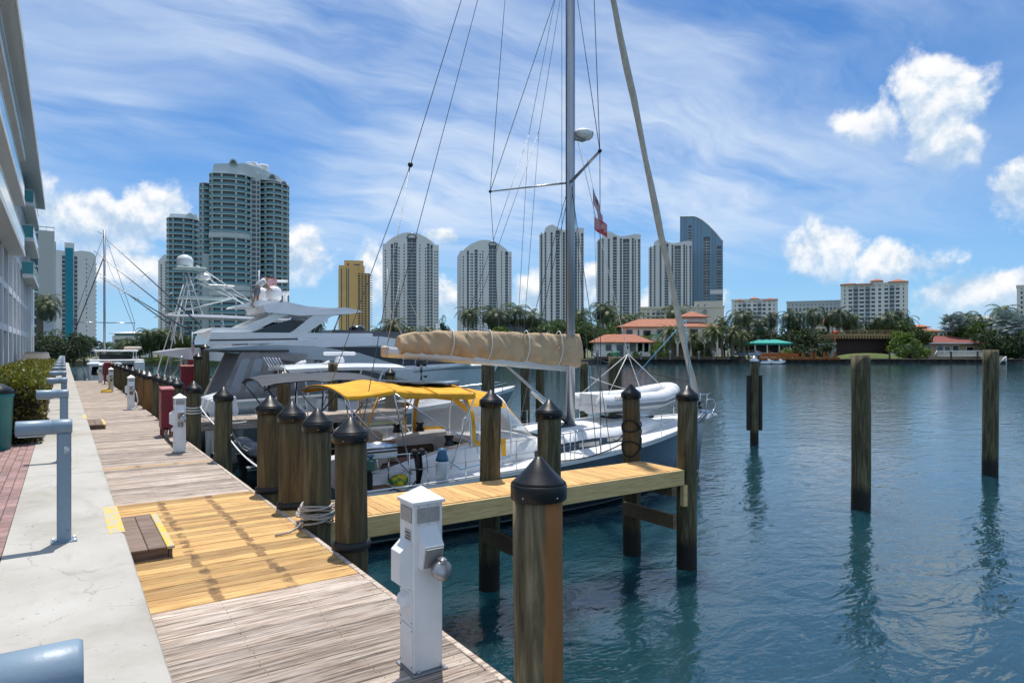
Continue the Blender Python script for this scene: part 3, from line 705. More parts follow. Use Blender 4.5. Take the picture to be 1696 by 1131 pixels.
# ================================================================== the sailing yacht
SB = thing('sailing_yacht', (4.2, 13.2, -1.7), 'slate-hulled sailing yacht with yellow bimini and tan sail cover', 'sailboat')
H = Hull(11.6, 4.15, lambda t: 1.08+.30*t+.42*t*t, stern=.86, mid=.40, rake=.25, keel=-.4, full=4.5, flare=.07, bowpow=2.3, vbow=.85)
H.shell('hull', M_SLATE, SB)
for sd in (1, -1):
    H.band('white_sheer_stripe', M_GEL, SB, 0, .998, lambda t: H.z(t)+.002, lambda t: H.z(t)-.075+.02*t, sd, .008, 30, 1)
    H.band('boot_stripe', M_GEL, SB, 0, .995, lambda t: .14, lambda t: .07, sd, .006, 30, 1)
    # toe rail
    MB().tube([tuple(Vector(H.pt(i/30*.985, 0, sd, -.03))+Vector((0,0,.03))) for i in range(31)], .022, 6).build('toe_rail', M_WHITE, SB)
H.deck('side_deck', M_DECK, SB, 0, .36, inner=lambda t: 1.28)
H.deck('foredeck', M_DECK, SB, .36, .999)
# cockpit
ck = MB()
ck.add([(.05,-1.28,.62),(3.4,-1.28,.62),(3.4,1.28,.62),(.05,1.28,.62)], [(0,1,2,3)])
ck.build('cockpit_floor', M_TEAK, SB)
for sd in (1, -1):
    c = MB()   # white coaming, a long tapering block between seat and side deck
    rings = []
    for i in range(9):
        x = .55+i*.365; hgt = 1.30+.42*sm(.3, 3.0, x)+.04*x*.2
        a, b_ = 1.02, 1.40+.06*sm(.5, 3, x)
        rings.append([(x, sd*a, .62), (x, sd*b_, 1.1), (x, sd*(b_-.05), hgt-.06), (x, sd*(b_-.12), hgt), (x, sd*(a+.06), hgt), (x, sd*a, hgt-.05)])
    c.loft(rings if sd > 0 else [list(reversed(r)) for r in rings], True, True, False).build('coaming', M_GEL, SB)
    MB().bbox(.9, 3.15, min(sd*.55,sd*1.02), max(sd*.55,sd*1.02), .62, 1.06, .04).build('seat', M_BROWN, SB)
    MB().bbox(.95, 3.1, min(sd*.9,sd*1.03), max(sd*.9,sd*1.03), 1.07, 1.45, .05).build('seat_back', M_BROWN, SB)
    # helm pedestal and wheel
    hp = MB().bbox(.95, 1.2, sd*.62-.16, sd*.62+.16, .62, 1.55, .04).build('helm_console', M_BEIGE, SB)
    wpts = [(.86, sd*.62+.42*math.cos(a), 1.35+.42*math.sin(a)) for a in [i*math.pi/14 for i in range(29)]]
    wl = MB().tube(wpts, .018, 6).build('wheel', M_STEEL, SB)
    for a in range(5):
        an = a*2*math.pi/5; MB().tube([(.86, sd*.62, 1.35), (.86, sd*.62+.42*math.cos(an), 1.35+.42*math.sin(an))], .009, 5).build('spoke', M_STEEL, wl)
    # winches
    for xw in (2.3, 2.9): MB().lathe([(.11,1.74),(.10,1.78),(.075,1.82),(.075,1.88),(.10,1.92),(.10,1.94),(.0,1.95)], (xw, sd*1.28, 0), 16).build('winch', M_BLACK if xw < 3 else M_STEEL, SB)
MB().bbox(1.6, 3.0, -.3, .3, 1.25, 1.32, .02).build('table_top', M_TEAK, SB); MB().bbox(1.75, 2.85, -.1, .1, .62, 1.25, .03).build('table_leg', M_BEIGE, SB)
MB().bbox(1.0, 1.55, .3, 1.9, 1.0, 1.9, .06).build('folded_cushion', M_BEIGE, SB)
MB().bbox(-.25, .55, -1.4, 1.4, .32, .42, .04).build('swim_platform', M_TEAK, SB)
for sd in (1, -1):
    MB().bbox(-.02, .9, sd*1.58-.2, sd*1.58+.2, .42, 1.13, .05).build('stern_quarter', M_GEL, SB)
    MB().bbox(.02, .86, sd*1.56-.15, sd*1.56+.15, 1.131, 1.14, .004).build('quarter_pad', M_TEAK, SB)
# coach roof
cr = MB(); rings = []
for i in range(19):
    k = i/18; x = 3.2+6.55*k
    wd = 1.32-.18*k-.55*sm(.6, 1, k); hb = H.z(x/11.5)+.0
    hh = .44*(1-.25*k)*(1-sm(.82, 1.0, k)*.92)
    rings.append([(x,-wd,hb),(x,-wd*.97,hb+hh*.55),(x,-wd*.86,hb+hh*.9),(x,-wd*.5,hb+hh*1.05),(x,0,hb+hh*1.1),(x,wd*.5,hb+hh*1.05),(x,wd*.86,hb+hh*.9),(x,wd*.97,hb+hh*.55),(x,wd,hb)])
cr.loft(rings, True, True, True).build('coach_roof', M_DECK, SB)
MB().box(3.185, 3.198, -.38, .38, .7, 1.6).build('companionway', M_GLASS, SB)
MB().box(3.19, 3.25, -1.2, 1.2, .62, 1.2).build('bulkhead', M_BEIGE, SB)
for sd in (1, -1):
    mb = MB(); rows = []
    for i in range(15):
        k = i/14; x = 4.45+3.2*k; kk = (x-3.2)/6.55
        wd = 1.32-.18*kk-.55*sm(.6, 1, kk); hb = H.z(x/11.5); hh = .44*(1-.25*kk)
        a = hb+hh*.04; c_ = a+(hh*.52)*(.72+.28*math.sin(min(1, k*4)*math.pi/2))*(1-.85*sm(.55, 1, k)); yy = lambda z: wd*(1-.03*(z-hb)/(hh*.55))+.008
        rows.append([(x, sd*yy(a), a), (x, sd*yy(c_), c_)])
    if sd > 0: rows = [list(reversed(r)) for r in rows]
    w_ = mb.grid(rows, True).build('side_window', mat('tinted_window', (.02,.025,.035), .12, spec=.7), SB)
    for x0 in (5.75, 6.65):
        kk = (x0+.3-3.2)/6.55; wd = 1.32-.18*kk; hb = H.z((x0+.3)/11.5)
        MB().bbox(x0, x0+.62, min(sd*(wd-.01), sd*(wd+.012)), max(sd*(wd-.01), sd*(wd+.012)), hb+.05, hb+.165, .01).build('curtained_pane', mat('curtain', (.42,.42,.38), .6), w_)
for (x, y_, s_) in ((6.1,-.1,.28),(8.0,0,.28),(9.0,0,.26),(5.0,.7,.2),(5.0,-.7,.2)):
    MB().bbox(x-s_, x+s_, y_-s_, y_+s_, H.z(x/11.5)+.40-.17*sm(7.5,9.2,x), H.z(x/11.5)+.47-.17*sm(7.5,9.2,x), .02).build('deck_hatch', M_GLASS, SB)
for sd in (1,-1):
    MB().tube([(4.9,sd*.95,1.66),(5.0,sd*.95,1.75),(6.9,sd*.88,1.78),(7.0,sd*.88,1.68)], .014, 6).build('grab_rail', M_STEEL, SB)
# foredeck: anchor, roller, windlass, pulpit, stanchions
an = MB().bbox(11.35, 11.95, -.07, .07, 1.78, 1.86, .02).build('bow_roller', M_STEEL, SB)
MB().tube([(11.3,0,1.9),(11.9,0,1.84),(12.05,0,1.7)], .03, 6).build('anchor_shank', M_STEEL, an)
MB().loft([[(12.0,-.16,1.74),(12.0,.16,1.74),(12.0,.16,1.77),(12.0,-.16,1.77)],[(11.7,-.02,1.6),(11.7,.02,1.6),(11.7,.02,1.62),(11.7,-.02,1.62)]]).build('anchor_fluke', M_STEEL, an)
MB().tube([(11.75,.0,1.8)]+[(11.95+.16*math.sin(a), 0, 2.02-.18*math.cos(a)) for a in [i*math.pi/10 for i in range(11)]]+[(11.7,0,2.2)], .016, 6).build('roll_bar', M_STEEL, an)
pul = []
for sd in (1,-1):
    st = [.10,.20,.30,.42,.56,.70,.83,.93]
    tops = []
    for t_ in st:
        x, y_, z = H.pt(t_, 0, sd, -.07); MB().tube([(x,y_,z),(x,y_,z+.62)], .012, 6).build('stanchion', M_STEEL, SB); tops.append((x,y_,z))
    for hz in (.33, .61):
        MB().tube([(a[0],a[1],a[2]+hz) for a in tops]+[(11.5,sd*.12,H.z(1)+hz)], .0045, 4).build('lifeline', M_WIRE, SB)
    x, y_, z = tops[-1]
    rail([(x-.1,y_,z+.61),(11.2,sd*.3,z+.65),(11.75,sd*.1,z+.66)], .014, 'pulpit_rail', M_STEEL, SB); rail([(11.5,sd*.14,1.8),(11.6,sd*.12,z+.65)], .014, 'pulpit_leg', M_STEEL, SB)
    # boarding gate hoops amidships
    for t_ in (.385, .43):
        x, y_, z = H.pt(t_, 0, sd, -.07); rail([(x,y_,z),(x+.03,y_,z+.6),(x+.12,y_,z+.66),(x+.22,y_,z+.6),(x+.27,y_,z)], .013, 'gate_hoop', M_STEEL, SB)
    # pushpit
    x0, y0, z0 = H.pt(.02, 0, sd, -.1); x1, y1, z1 = H.pt(.13, 0, sd, -.1)
    rail([(x0,y0*.55,z0+.62),(x0-.02,y0*.9,z0+.64),(x0+.15,y0,z0+.64),(x1,y1,z1+.62),(x1+.05,y1,z1)], .014, 'pushpit_rail', M_STEEL, SB)
    rail([(x0,y0*.55,z0),(x0,y0*.55,z0+.62)], .014, 'pushpit_leg', M_STEEL, SB); rail([(x0,y0*.9,z0),(x0,y0*.9,z0+.64)], .014, 'pushpit_leg', M_STEEL, SB)
    rail([(x0,y0*.55,z0+.3),(x0+.0,y0*.92,z0+.32),(x1,y1,z1+.3)], .010, 'pushpit_rail', M_STEEL, SB)
# mast, boom, vang, spreaders
MX = 6.5; MT = 21.7
mrings = [[(MX+.135*math.cos(a), .085*math.sin(a), z) for a in [2*math.pi*j/20 for j in range(20)]] for z in (1.55, 8, MT)]
mast = MB().loft(mrings, True, True, True).build('mast', M_ALU, SB)
MB().box(MX-.142, MX-.128, -.018, .018, 3.4, MT).build('sail_track', M_WIRE, mast)
MB().lathe([(.2,1.5),(.2,1.56),(.15,1.6)], (MX,0,0), 16).build('mast_collar', M_GREYM, mast)
boom = MB().tube([(MX-.14,0,3.25),(1.45,0,3.64)], .085, 12, sy=1.35).build('boom', mat('boom_white', (.62,.63,.64), .35, .2), SB)
MB().bbox(1.38,1.50,-.09,.09,3.53,3.77,.03).build('boom_end', M_BEIGE, boom)
MB().tube([(MX-.16,0,1.95),(4.55,0,3.30)], [.045,.03], 10).build('vang', M_ALU, SB)
MB().tube([(MX-.12,0,1.85),(5.3,0,2.65)], .05, 10).build('vang_cylinder', M_STEEL, SB)
for s_ in (1,-1):
    MB().tube([(MX,0,7.94),(MX-1.0,s_*2.25,8.02)], [.06,.035], 8, sy=.45).build('spreader', M_ALU, SB)
    MB().ball((MX-1.0,s_*2.25,8.02), .045, 8, 6).build('spreader_tip', M_BLACK, SB)
    MB().tube([(MX,0,13.9),(MX-.8,s_*1.7,13.96)], [.055,.03], 8, sy=.45).build('spreader', M_ALU, SB)
    tip, tip2 = (MX-1.0,s_*2.25,8.02), (MX-.8,s_*1.7,13.96)
    cp = H.pt(.50, 0, s_, -.1)
    wr = lambda a, b_, n_='shroud', r=.009: MB().tube([a,b_], r, 5).build(n_, M_WIRE, SB)
    wr(cp, tip); wr(tip, tip2); wr(tip, (MX,0,13.8)); wr((cp[0]-.12,cp[1],cp[2]), (MX,s_*.06,7.9)); wr((cp[0]+.35,cp[1]*.98,cp[2]), (MX,s_*.06,7.7)); wr(tip2, (MX,0,19.6))
    MB().tube([cp, Vector(cp).lerp(Vector(tip), .07)], .017, 6).build('turnbuckle', M_STEEL, SB)
    # lazy jacks
    j = (MX-1.15, s_*.22, 9.0); wr((MX-.05,s_*.07,14.2), j, 'lazy_jack', .006); wr(j, (4.9,s_*.12,3.4), 'lazy_jack', .006); wr(j, (3.2,s_*.12,3.55), 'lazy_jack', .006)
    wr((2.04,0,7.7), (.15,s_*1.5,1.2), 'backstay_leg')
    wr((MX-.2,s_*.10,2.0),(MX-.2,s_*.10,16),'halyard', .006)
MB().tube([(MX,0,21.6),(2.04,0,7.7)], .009, 5).build('backstay', M_WIRE, SB); MB().ball((2.04,0,7.7), .06, 8, 6).build('backstay_block', M_BLACK, SB)
MB().tube([(MX,0,21.6),(1.5,0,3.78)], .008, 5).build('topping_lift', M_WIRE, SB)
MB().tube([(1.5,0,3.8),(1.8,0,5.2),(2.3,0,4.2)], .007, 5).build('reef_line', M_LINEW, SB)
fs = [(11.3,0,2.15),(10.6,0,4.3),(9.4,0,8.2),(8.0,0,12.9),(6.75,0,17.0)]
MB().tube([Vector(fs[i]).lerp(Vector(fs[i+1]), k/6)+Vector((.012*math.sin(i*6+k),.012*math.cos(i*5+k*2),0)) for i in range(4) for k in range(6)]+[fs[-1]], [.085+.012*math.sin(i*1.3) for i in range(25)], 10).build('furled_headsail', M_CREAM, SB)
MB().lathe([(.12,1.95),(.12,1.98),(.06,2.0),(.06,2.1),(.12,2.12),(.12,2.15)], (11.36,0,0), 14).build('furling_drum', M_BLACK, SB)
# radar on the mast
rd = MB().lathe([(.0,0),(.2,.0),(.25,.04),(.265,.10),(.26,.16),(.22,.21),(.0,.235)], (MX+.42,0,9.12), 24).build('radar_dome', M_WHITE, SB)
MB().bbox(MX+.1, MX+.45, -.06, .06, 9.05, 9.12, .01).build('radar_bracket', M_GREYM, SB)
for k, ch in enumerate('BL'):
    a = -1.05+k*.36
    t_ = text('radar_letter', ch, .13, M_INK, rd, (MX+.42+.267*math.cos(a), .267*math.sin(a), 9.235), (math.pi/2,0,a+math.pi/2), .001)
# sail cover
sc = MB(); N, K = 150, 36; rows = []
for i in range(N+1):
    k = i/N; x = 1.75+(MX+.28-1.75)*k
    zb = 3.66-.39*k-.05; zt = 4.07+.03*math.sin(k*5)+.05*k-.10*math.exp(-k*30); hw = .15+.05*k
    if k > .965: hw *= .75
    ring = []
    for j in range(K):
        a = 2*math.pi*j/K; cy, sz = math.cos(a), math.sin(a)
        y_ = hw*(abs(cy)**.75)*(1 if cy > 0 else -1)*(1-.35*max(0, sz)); z = (zb+zt)/2+(zt-zb)/2*sz
        wv = noise.noise(Vector((x*3.2+z*2.2, y_*2, z*1.4)))*.075+noise.noise(Vector((x*9+z*7, y_*3, z*2.0)))*.04+.012*math.sin(x*17+z*7+9*noise.noise(Vector((x*1.1,z*1.5,0))))*(1 if sz < .6 else .3)
        for xt in (.25,.45,.66,.86): wv -= .045*math.exp(-((k-xt)/.012)**2)
        d = Vector((0, cy*1.0, sz*.4)); ring.append((x+.04*noise.noise(Vector((j*.6,k*6,2))), y_+d.y*wv, z+d.z*wv))
    rows.append(ring)
sc.loft(rows, True, True, True).build('sail_cover', M_TAN, SB)
for xt in (.25,.45,.66,.86):
    x = 1.75+(MX+.28-1.75)*xt; zc = (3.66-.39*xt-.05+4.14)/2; hz = (4.14-(3.61-.39*xt))/2
    MB().tube([(x+.05*math.sin(a), (.205+.04*xt)*math.cos(a)*(1-.3*max(0,math.sin(a))), zc+hz*1.02*math.sin(a)) for a in [i*math.pi/12 for i in range(25)]]+[(x+.03,-.1,zc-hz*1.3)], .013, 5).build('sail_tie', M_LINEW, SB)
MB().tube([(1.9,.02,3.9),(1.55,.0,4.6),(1.5,0,5.4)], .008, 5).build('cover_line', M_LINEW, SB)
mk = MB()   # small red maple-leaf maker's mark on the cover
for a in range(5): mk.add([(5.9,-.268,3.75),(5.9+.07*math.cos(a*.63+.3-.05),-.268,3.75+.09*math.sin(a*.63+.3)),(5.9+.03*math.cos(a*.63+.62),-.268,3.75+.04*math.sin(a*.63+.62))], [(0,1,2)])
mk.build('red_cover_mark', M_FR, SB)
# mainsheet
for s_ in (-.25, 0, .25): MB().tube([(2.3+s_*.4,s_*.3,3.50),(2.3,s_*.15,3.02)], .008, 5).build('mainsheet', M_LINEK, SB)
for s_ in (-.15,.15): MB().lathe([(.0,-.02),(.045,-.02),(.045,.02),(.0,.02)], (2.3+s_,s_,3.36), 10, True, 'y').build('sheet_block', M_BLACK, SB)
# bimini: two yellow panels, grey solar sheet, hoops
def canopy(x0, x1, w0, w1, z0, z1, crown, name, m, edge=.16, sag=.05, n=12, k=14):
    mb = MB(); rows = []
    for i in range(n+1):
        a = i/n; x = x0+(x1-x0)*a; wd = w0+(w1-w0)*a; zz = z0+(z1-z0)*a-sag*math.sin(a*math.pi)*1.0
        row = []
        for j in range(-1, k+2):
            if j < 0 or j > k: s_ = -1 if j < 0 else 1; row.append((x, s_*wd*1.0, zz-edge*(1+.25*math.sin(a*9))))
            else:
                s_ = -1+2*j/k; row.append((x, s_*wd, zz+crown*(1-s_*s_)+.012*noise.noise(Vector((x*4,s_*5,1)))))
        rows.append(row)
    mb.grid(rows, True)
    mb.grid([[(p[0],p[1]*.995,p[2]-.006) for p in reversed(r)] for r in rows], True)
    return mb.build(name, m, SB)
canopy(.08, 1.05, 1.34, 1.40, 2.82, 2.90, .15, 'bimini_canvas', M_YCAN, .05, .03)
canopy(1.07, 2.85, 1.40, 1.40, 2.89, 2.78, .14, 'bimini_canvas', M_YCAN, .09, .03)
for (x, w_, z) in ((.10,1.345,2.82),(1.06,1.405,2.895),(1.95,1.405,2.81),(2.84,1.405,2.78)):
    MB().tube([(x, w_*s_, z+.145*(1-s_*s_)+.004) for s_ in [-1+.1*q for q in range(21)]], .011, 5).build('canvas_seam', mat('canvas_binding', (.58,.27,.01), .85), SB)
MB().loft([[(1.5,-.75,3.01),(1.5,.75,3.01),(1.5,.75,3.022),(1.5,-.75,3.022)],[(2.8,-.75,2.94),(2.8,.75,2.94),(2.8,.75,2.952),(2.8,-.75,2.952)]]).build('solar_panel', M_NAVY, SB)
def hoop(xb, xt, w, zt, zb, name='bimini_hoop'):
    pts = [(xb,-w-.12,zb)]+[(xt,-w,zt-.12)]+[(xt, w*math.sin(a), zt+.14*(1-math.sin(a)**2)-.03) for a in [-1.4+i*.28 for i in range(11)]]+[(xt,w,zt-.12),(xb,w+.12,zb)]
    MB().tube(pts, .016, 6).build(name, M_STEEL, SB)
hoop(1.35, .1, 1.34, 2.82, 1.28); hoop(1.35, 1.05, 1.39, 2.91, 1.28); hoop(2.2, 2.82, 1.39, 2.80, 1.30)
for s_ in (1,-1):
    MB().tube([(.15,s_*1.34,2.78),(.45,s_*1.62,1.2)], .013, 6).build('bimini_strut', M_STEEL, SB)
    MB().tube([(1.05,s_*1.40,2.85),(1.9,s_*1.52,2.25),(2.75,s_*1.6,1.75),(2.85,s_*1.62,1.35)], .015, 6).build('bimini_strut', M_STEEL, SB)
# dodger
def dodger():
    hoops = [(2.75, 1.40, 1.40, 2.82), (3.2, 1.40, 1.40, 2.84), (3.75, 1.38, 1.44, 2.72), (4.35, 1.22, 1.60, 2.05), (4.6, 1.12, 1.64, 1.74)]
    rows = []
    for (x, wd, zb, zt) in hoops:
        row = []
        for j in range(41):
            a = math.pi*j/40; cy = -math.cos(a); sz = math.sin(a)
            row.append((x+.12*(1-sz)*0, wd*(abs(cy)**.55)*(1 if cy > 0 else -1), zb+(zt-zb)*sz**.5))
        rows.append(row)
    yel = MB(); clr = {-1: MB(), 0: MB(), 1: MB(), 2: MB()}
    fine = []
    for i in range(len(rows)-1):
        for k in range(4): fine.append([tuple(Vector(a).lerp(Vector(b), k/4)) for a, b in zip(rows[i], rows[i+1])])
    fine.append(rows[-1])
    for i in range(len(fine)-1):
        for j in range(40):
            q = [fine[i][j], fine[i][j+1], fine[i+1][j+1], fine[i+1][j]]
            hf_ = math.sin(math.pi*(j+.5)/40)**.5
            glass = (1 <= i <= 15 and (.20 if i < 7 else .06) < hf_ < .78) or (8 <= i <= 14 and hf_ > .86 and j not in (19,20))
            kx_ = (-1 if j < 20 else 1) if hf_ < .8 else (0 if j < 20 else 2)
            (clr[kx_] if glass else yel).add(q, [(0,1,2,3)], True)
    d = yel.build('dodger_canvas', M_YCAN, SB); [c_.build('dodger_window', M_VINYL, d) for c_ in clr.values() if c_.f]
    MB().tube(rows[0], .02, 6).build('dodger_hoop', M_WHITE, SB); MB().tube(rows[2], .02, 6).build('dodger_hoop', M_WHITE, SB)
dodger()
# port side curtain between bimini and dodger
y_ = 1.46
cu = MB().add([(1.5,y_,1.6),(2.6,y_,1.55),(2.6,y_,2.72),(1.5,y_,2.82)], [(0,1,2,3)]).build('side_curtain', M_VINYL, SB)
for a, b_ in (((1.5,y_,1.6),(2.6,y_,1.55)), ((1.5,y_,1.6),(1.42,y_,2.85)), ((1.5,y_,1.6),(2.0,y_,2.8)), ((2.6,y_,1.55),(2.6,y_,2.75))):
    MB().tube([a,b_], .045, 6, sy=.3).build('curtain_trim', M_YCAN, cu)
# stern gear
gr = thing('barbecue_grill', (4.85, 11.62, .0), 'stainless barbecue grill clamped to the stern rail of the sailing yacht', 'grill')
MB().loft([[(x, .16*math.cos(a), .16+.14*math.sin(a)) for a in [i*math.pi/10 for i in range(11)]] for x in (-.3,.3)], True, True, True).build('lid', M_STEEL, gr)
MB().bbox(-.31,.31,-.17,.17,-.02,.16,.02).build('firebox', M_STEEL, gr); MB().bbox(-.3,.3,-.19,-.175,.1,.13,.004).build('handle', M_BLACK, gr)
MB().tube([(-.2,0,-.02),(-.2,.02,-.35),(-.1,.05,-.45)], .016, 6).build('bracket', M_STEEL, gr); MB().tube([(.2,0,-.02),(.2,.02,-.45)], .016, 6).build('bracket', M_STEEL, gr)
ob = thing('outboard_motor', (4.62, 11.5, -.25), 'small green and black outboard motor hung on the stern rail', 'outboard motor')
MB().bbox(-.09,.09,-.12,.12,.0,.28,.06).build('cowling', mat('green_cowl', (.05,.13,.10), .4), ob); MB().bbox(-.07,.07,-.09,.09,.28,.33,.02).build('cowling_top', mat('blue_cap', (.04,.10,.22), .4), ob)
MB().bbox(-.05,.05,-.05,.06,-.55,.0,.02).build('leg', M_BLACK, ob); MB().bbox(-.06,.06,-.16,.16,-.62,-.56,.02).build('lower_unit', M_BLACK, ob)
fd = thing('fender', (6.05, 11.38, -.52), 'white fender with blue ends standing on the yacht side deck', 'fender')
MB().lathe([(.0,0),(.09,.01),(.125,.06),(.13,.34),(.13,.36)], n=16).build('body', M_GEL, fd); MB().lathe([(.13,.36),(.12,.42),(.09,.50),(.085,.60),(.0,.61)], n=16).build('blue_end', mat('fender_blue', (.03,.12,.22), .5), fd)
MB().tube([(0,0,.62),(.05,-.06,.4),(.4,-.02,.16),(1.0,.05,.22),(1.6,.02,.3)], .012, 5).build('lanyard', M_LINEB, fd)
cl = MB()
for i in range(7):
    a = i*.5; cl.tube([(.07*math.cos(a),.03*math.sin(a),.55),(.05+.05*math.cos(a),.06*math.sin(a),.25),(.03*math.cos(a),.05*math.sin(a)-.03,.0),(-.05+.03*math.sin(a),-.04,.25),(.07*math.cos(a),.03*math.sin(a),.55)], .014, 5)
cl.ball((-.07,0,.6), .075, 8, 6); cl.ball((.08,0,.6), .075, 8, 6)
cl.build('black_rope_hank', M_LINEK, None, loc=(5.55, 11.42, -.55), label='hank of black rope hanging at the yacht stern rail', cat='rope')
bg_ = MB().ball((0,0,.09), .14, 10, 8, 1.3, 1, .7); vary(bg_, .05, 7)
bg_.build('green_bag', mat('green_cloth', (.04,.22,.05), .8, col2=(.65,.50,.03), nscale=3, contrast=(.5,.55)), None, loc=(5.25, 11.62, -.58), label='crumpled green and yellow bag on the yacht stern deck', cat='bag')
pts = arcpts((5.5,11.35,-.45), (5.0,11.25,-.55), .12)+[(4.9,11.25,-.57)]
MB().tube(pts, .014, 5).build('black_stern_line', M_LINEK, None, label='black line trailing from the rope hank along the stern', cat='rope')
# mooring and rig lines
def rope(a, b_, sag, m, label, r=.012, grp=None): return MB().tube(arcpts(a, b_, sag), r, 6).build('mooring_line', m, None, label=label, cat='rope', group=grp)
rope((8.45,11.12,-.33), (8.5,8.9,.30), .12, M_LINEK, 'black mooring line from the yacht midship cleat to the rope-wound piling')
rope((10.6,11.5,-.1), (8.5,8.88,.55), .10, M_LINEK, 'black spring line from the yacht foredeck to the rope-wound piling')
wr_ = MB()
for z0, dz in ((.62,.10),(.55,-.18),(.30,.22),(.25,-.1)): wr_.tube([(.172*math.cos(a), .172*math.sin(a), z0+dz*math.sin(a+1)) for a in [i*math.pi/10 for i in range(21)]], .015, 5)
wr_.build('wound_rope', M_LINEK, None, loc=(8.50, 8.74, 0), label='black rope wound several times round a finger pier piling', cat='rope')
rope((15.6,13.2,.4), (16.35,19.2,1.0), .15, M_LINEW, 'white bow line from the yacht to the slim dark piling')
rope((15.5,13.3,1.0), (16.5,17.6,1.5), .05, M_LINEK, 'black bow line from the yacht to the thick frayed piling')
# dinghy on the foredeck
dg = thing('inflatable_dinghy', (12.8, 13.2, .12), 'white inflatable dinghy with grey band lying on the yacht foredeck', 'dinghy', rz=.02)
M_HYP = mat('white_hypalon', (.72,.73,.75), .5, col2=(.64,.65,.67), nscale=5)
M_GBAND = mat('grey_rubber_band', (.22,.24,.27), .6)
for s_ in (1,-1):
    tp = [(-1.65,s_*.55,.52),(-1.5,s_*.56,.5),(-.6,s_*.58,.5),(.5,s_*.57,.52),(1.1,s_*.42,.62),(1.5,s_*.15,.70),(1.58,0,.71)]
    q = [];
    for i in range(len(tp)-1):
        for k in range(5): q.append(tuple(Vector(tp[i]).lerp(Vector(tp[i+1]), k/5)))
    q.append(tp[-1]); rr = [.06,.15]+[.22]*(len(q)-2)
    tb = MB().tube(q, rr, 14).build('tube', M_HYP, dg)
    band = MB(); band.tube([(p[0], p[1]+s_*.2 if p[0] < 1.0 else p[1]+s_*.2*(1.58-p[0])/.58, p[2]-.05) for p in q[2:]], .065, 8); band.build('rubbing_band', M_GBAND, tb)
MB().loft([[(x,-w_,z+.02),(x,-w_*.2,z-.16),(x,w_*.2,z-.16),(x,w_,z+.02),(x,0,z+.08)] for x, w_, z in ((-1.5,.5,.36),(.4,.5,.36),(1.1,.36,.46),(1.5,.05,.62))], True, True, True).build('floor', M_HYP, dg)
MB().bbox(-1.48,-1.42,-.42,.42,.25,.72,.01).build('transom', M_WHITE, dg)
text('name_lettering', 'ZODIAC', .135, M_INK, dg, (-1.08,-.775,.62), (math.radians(60),0,0), .001)
for (x, y2) in ((-1.3,.5),(-1.3,-.5),(.9,.5),(.9,-.5)):
    MB().tube([(x,y2,.72),(-.1,0,1.75)], .011, 5).build('lifting_strap', M_LINEW, dg)
MB().tube([(-.1,0,1.75),(-6.9+4.8,.05,8.0)], .010, 5).build('lifting_halyard', M_LINEW, dg)
# flags and blue lines on the rig
MB().tube([(12.9,13.2,1.2),(15.0,13.2,2.85)], .012, 5).build('blue_line', M_LINEB, None, label='blue line rising from the dinghy to the furled headsail', cat='rope')
MB().tube([(15.0,13.2,2.85),(14.9,12.9,.3)], .012, 5).build('blue_line', M_LINEB, None, label='blue line hanging straight down from the furled headsail', cat='rope')
flag(.55, .34, (9.85, 11.35, 5.62), math.radians(-20), 'drooping stars and stripes flag below the starboard spreader', .95, None, .05)
cf = MB(); cf.grid([[(.30*i/6, .03*math.sin(i), -.30*j/6-.18*i/6) for j in range(7)] for i in range(7)], True)
o = cf.build('pennant', mat('pink_pennant', (.60,.30,.31), .8, col2=(.50,.05,.07), nscale=6, contrast=(.5,.55)), None, loc=(9.88, 11.33, 4.98), rz=math.radians(-20), label='small faded red and white pennant under the drooping flag', cat='flag')
MB().tube([(9.72,11.4,6.25),(9.85,11.35,5.62),(9.88,11.33,4.7),(10.05,11.3,-.2)], .005, 4).build('flag_halyard', M_WIRE, SB).matrix_parent_inverse = Matrix.Translation((-4.2,-13.2,1.7))
# ================================================================== the other boats in the slips
M_CBLACK = mat('black_gelcoat', (.008,.009,.011), .2, coat=.5); M_CUSH = mat('grey_cushion', (.20,.21,.23), .7, col2=(.15,.16,.18), nscale=6)
M_BGH = mat('bluegrey_gelcoat', (.20,.235,.265), .25, coat=.4, col2=(.17,.20,.23), nscale=1)
M_GREYH = mat('grey_gelcoat', (.24,.30,.345), .25, coat=.4, col2=(.21,.27,.31), nscale=1)
M_GCAN = mat('grey_canvas', (.20,.205,.215), .85, col2=(.15,.155,.165), nscale=3, bump=.2)
M_PWIN = mat('plastic_window', (.16,.20,.25), .15, spec=.7)
M_DKWIN = mat('yacht_glass', (.008,.012,.018), .08, spec=.6)
def block(rings, name, m, parent, smooth=False): return MB().loft(rings, True, True, smooth).build(name, m, parent)
def house(parent, name, m, prof, w, wt=None, smooth=False, y=0):
    """side profile (x,z) polygon CCW seen from -y, extruded across the beam, top narrowed"""
    zs = [p[1] for p in prof]; z0, z1 = min(zs), max(zs); wt = wt or w
    f = lambda z: w+(wt-w)*(z-z0)/(z1-z0+1e-6)
    return MB().loft([[(x, y+f(z), z) for x, z in prof], [(x, y-f(z), z) for x, z in prof]], True, True, smooth).build(name, m, parent)
def sidepanel(parent, name, m, prof, w, wt, z0, z1, off=.012, sides=(-1,1), thick=.02):
    for s_ in sides:
        f = lambda z: w+(wt-w)*(z-z0)/(z1-z0+1e-6)
        a = [(x, s_*(f(z)+off), z) for x, z in prof]; b_ = [(x, s_*(f(z)+off-thick), z) for x, z in prof]
        MB().loft([a, b_] if s_ > 0 else [b_, a], True, True, False).build(name, m, parent)
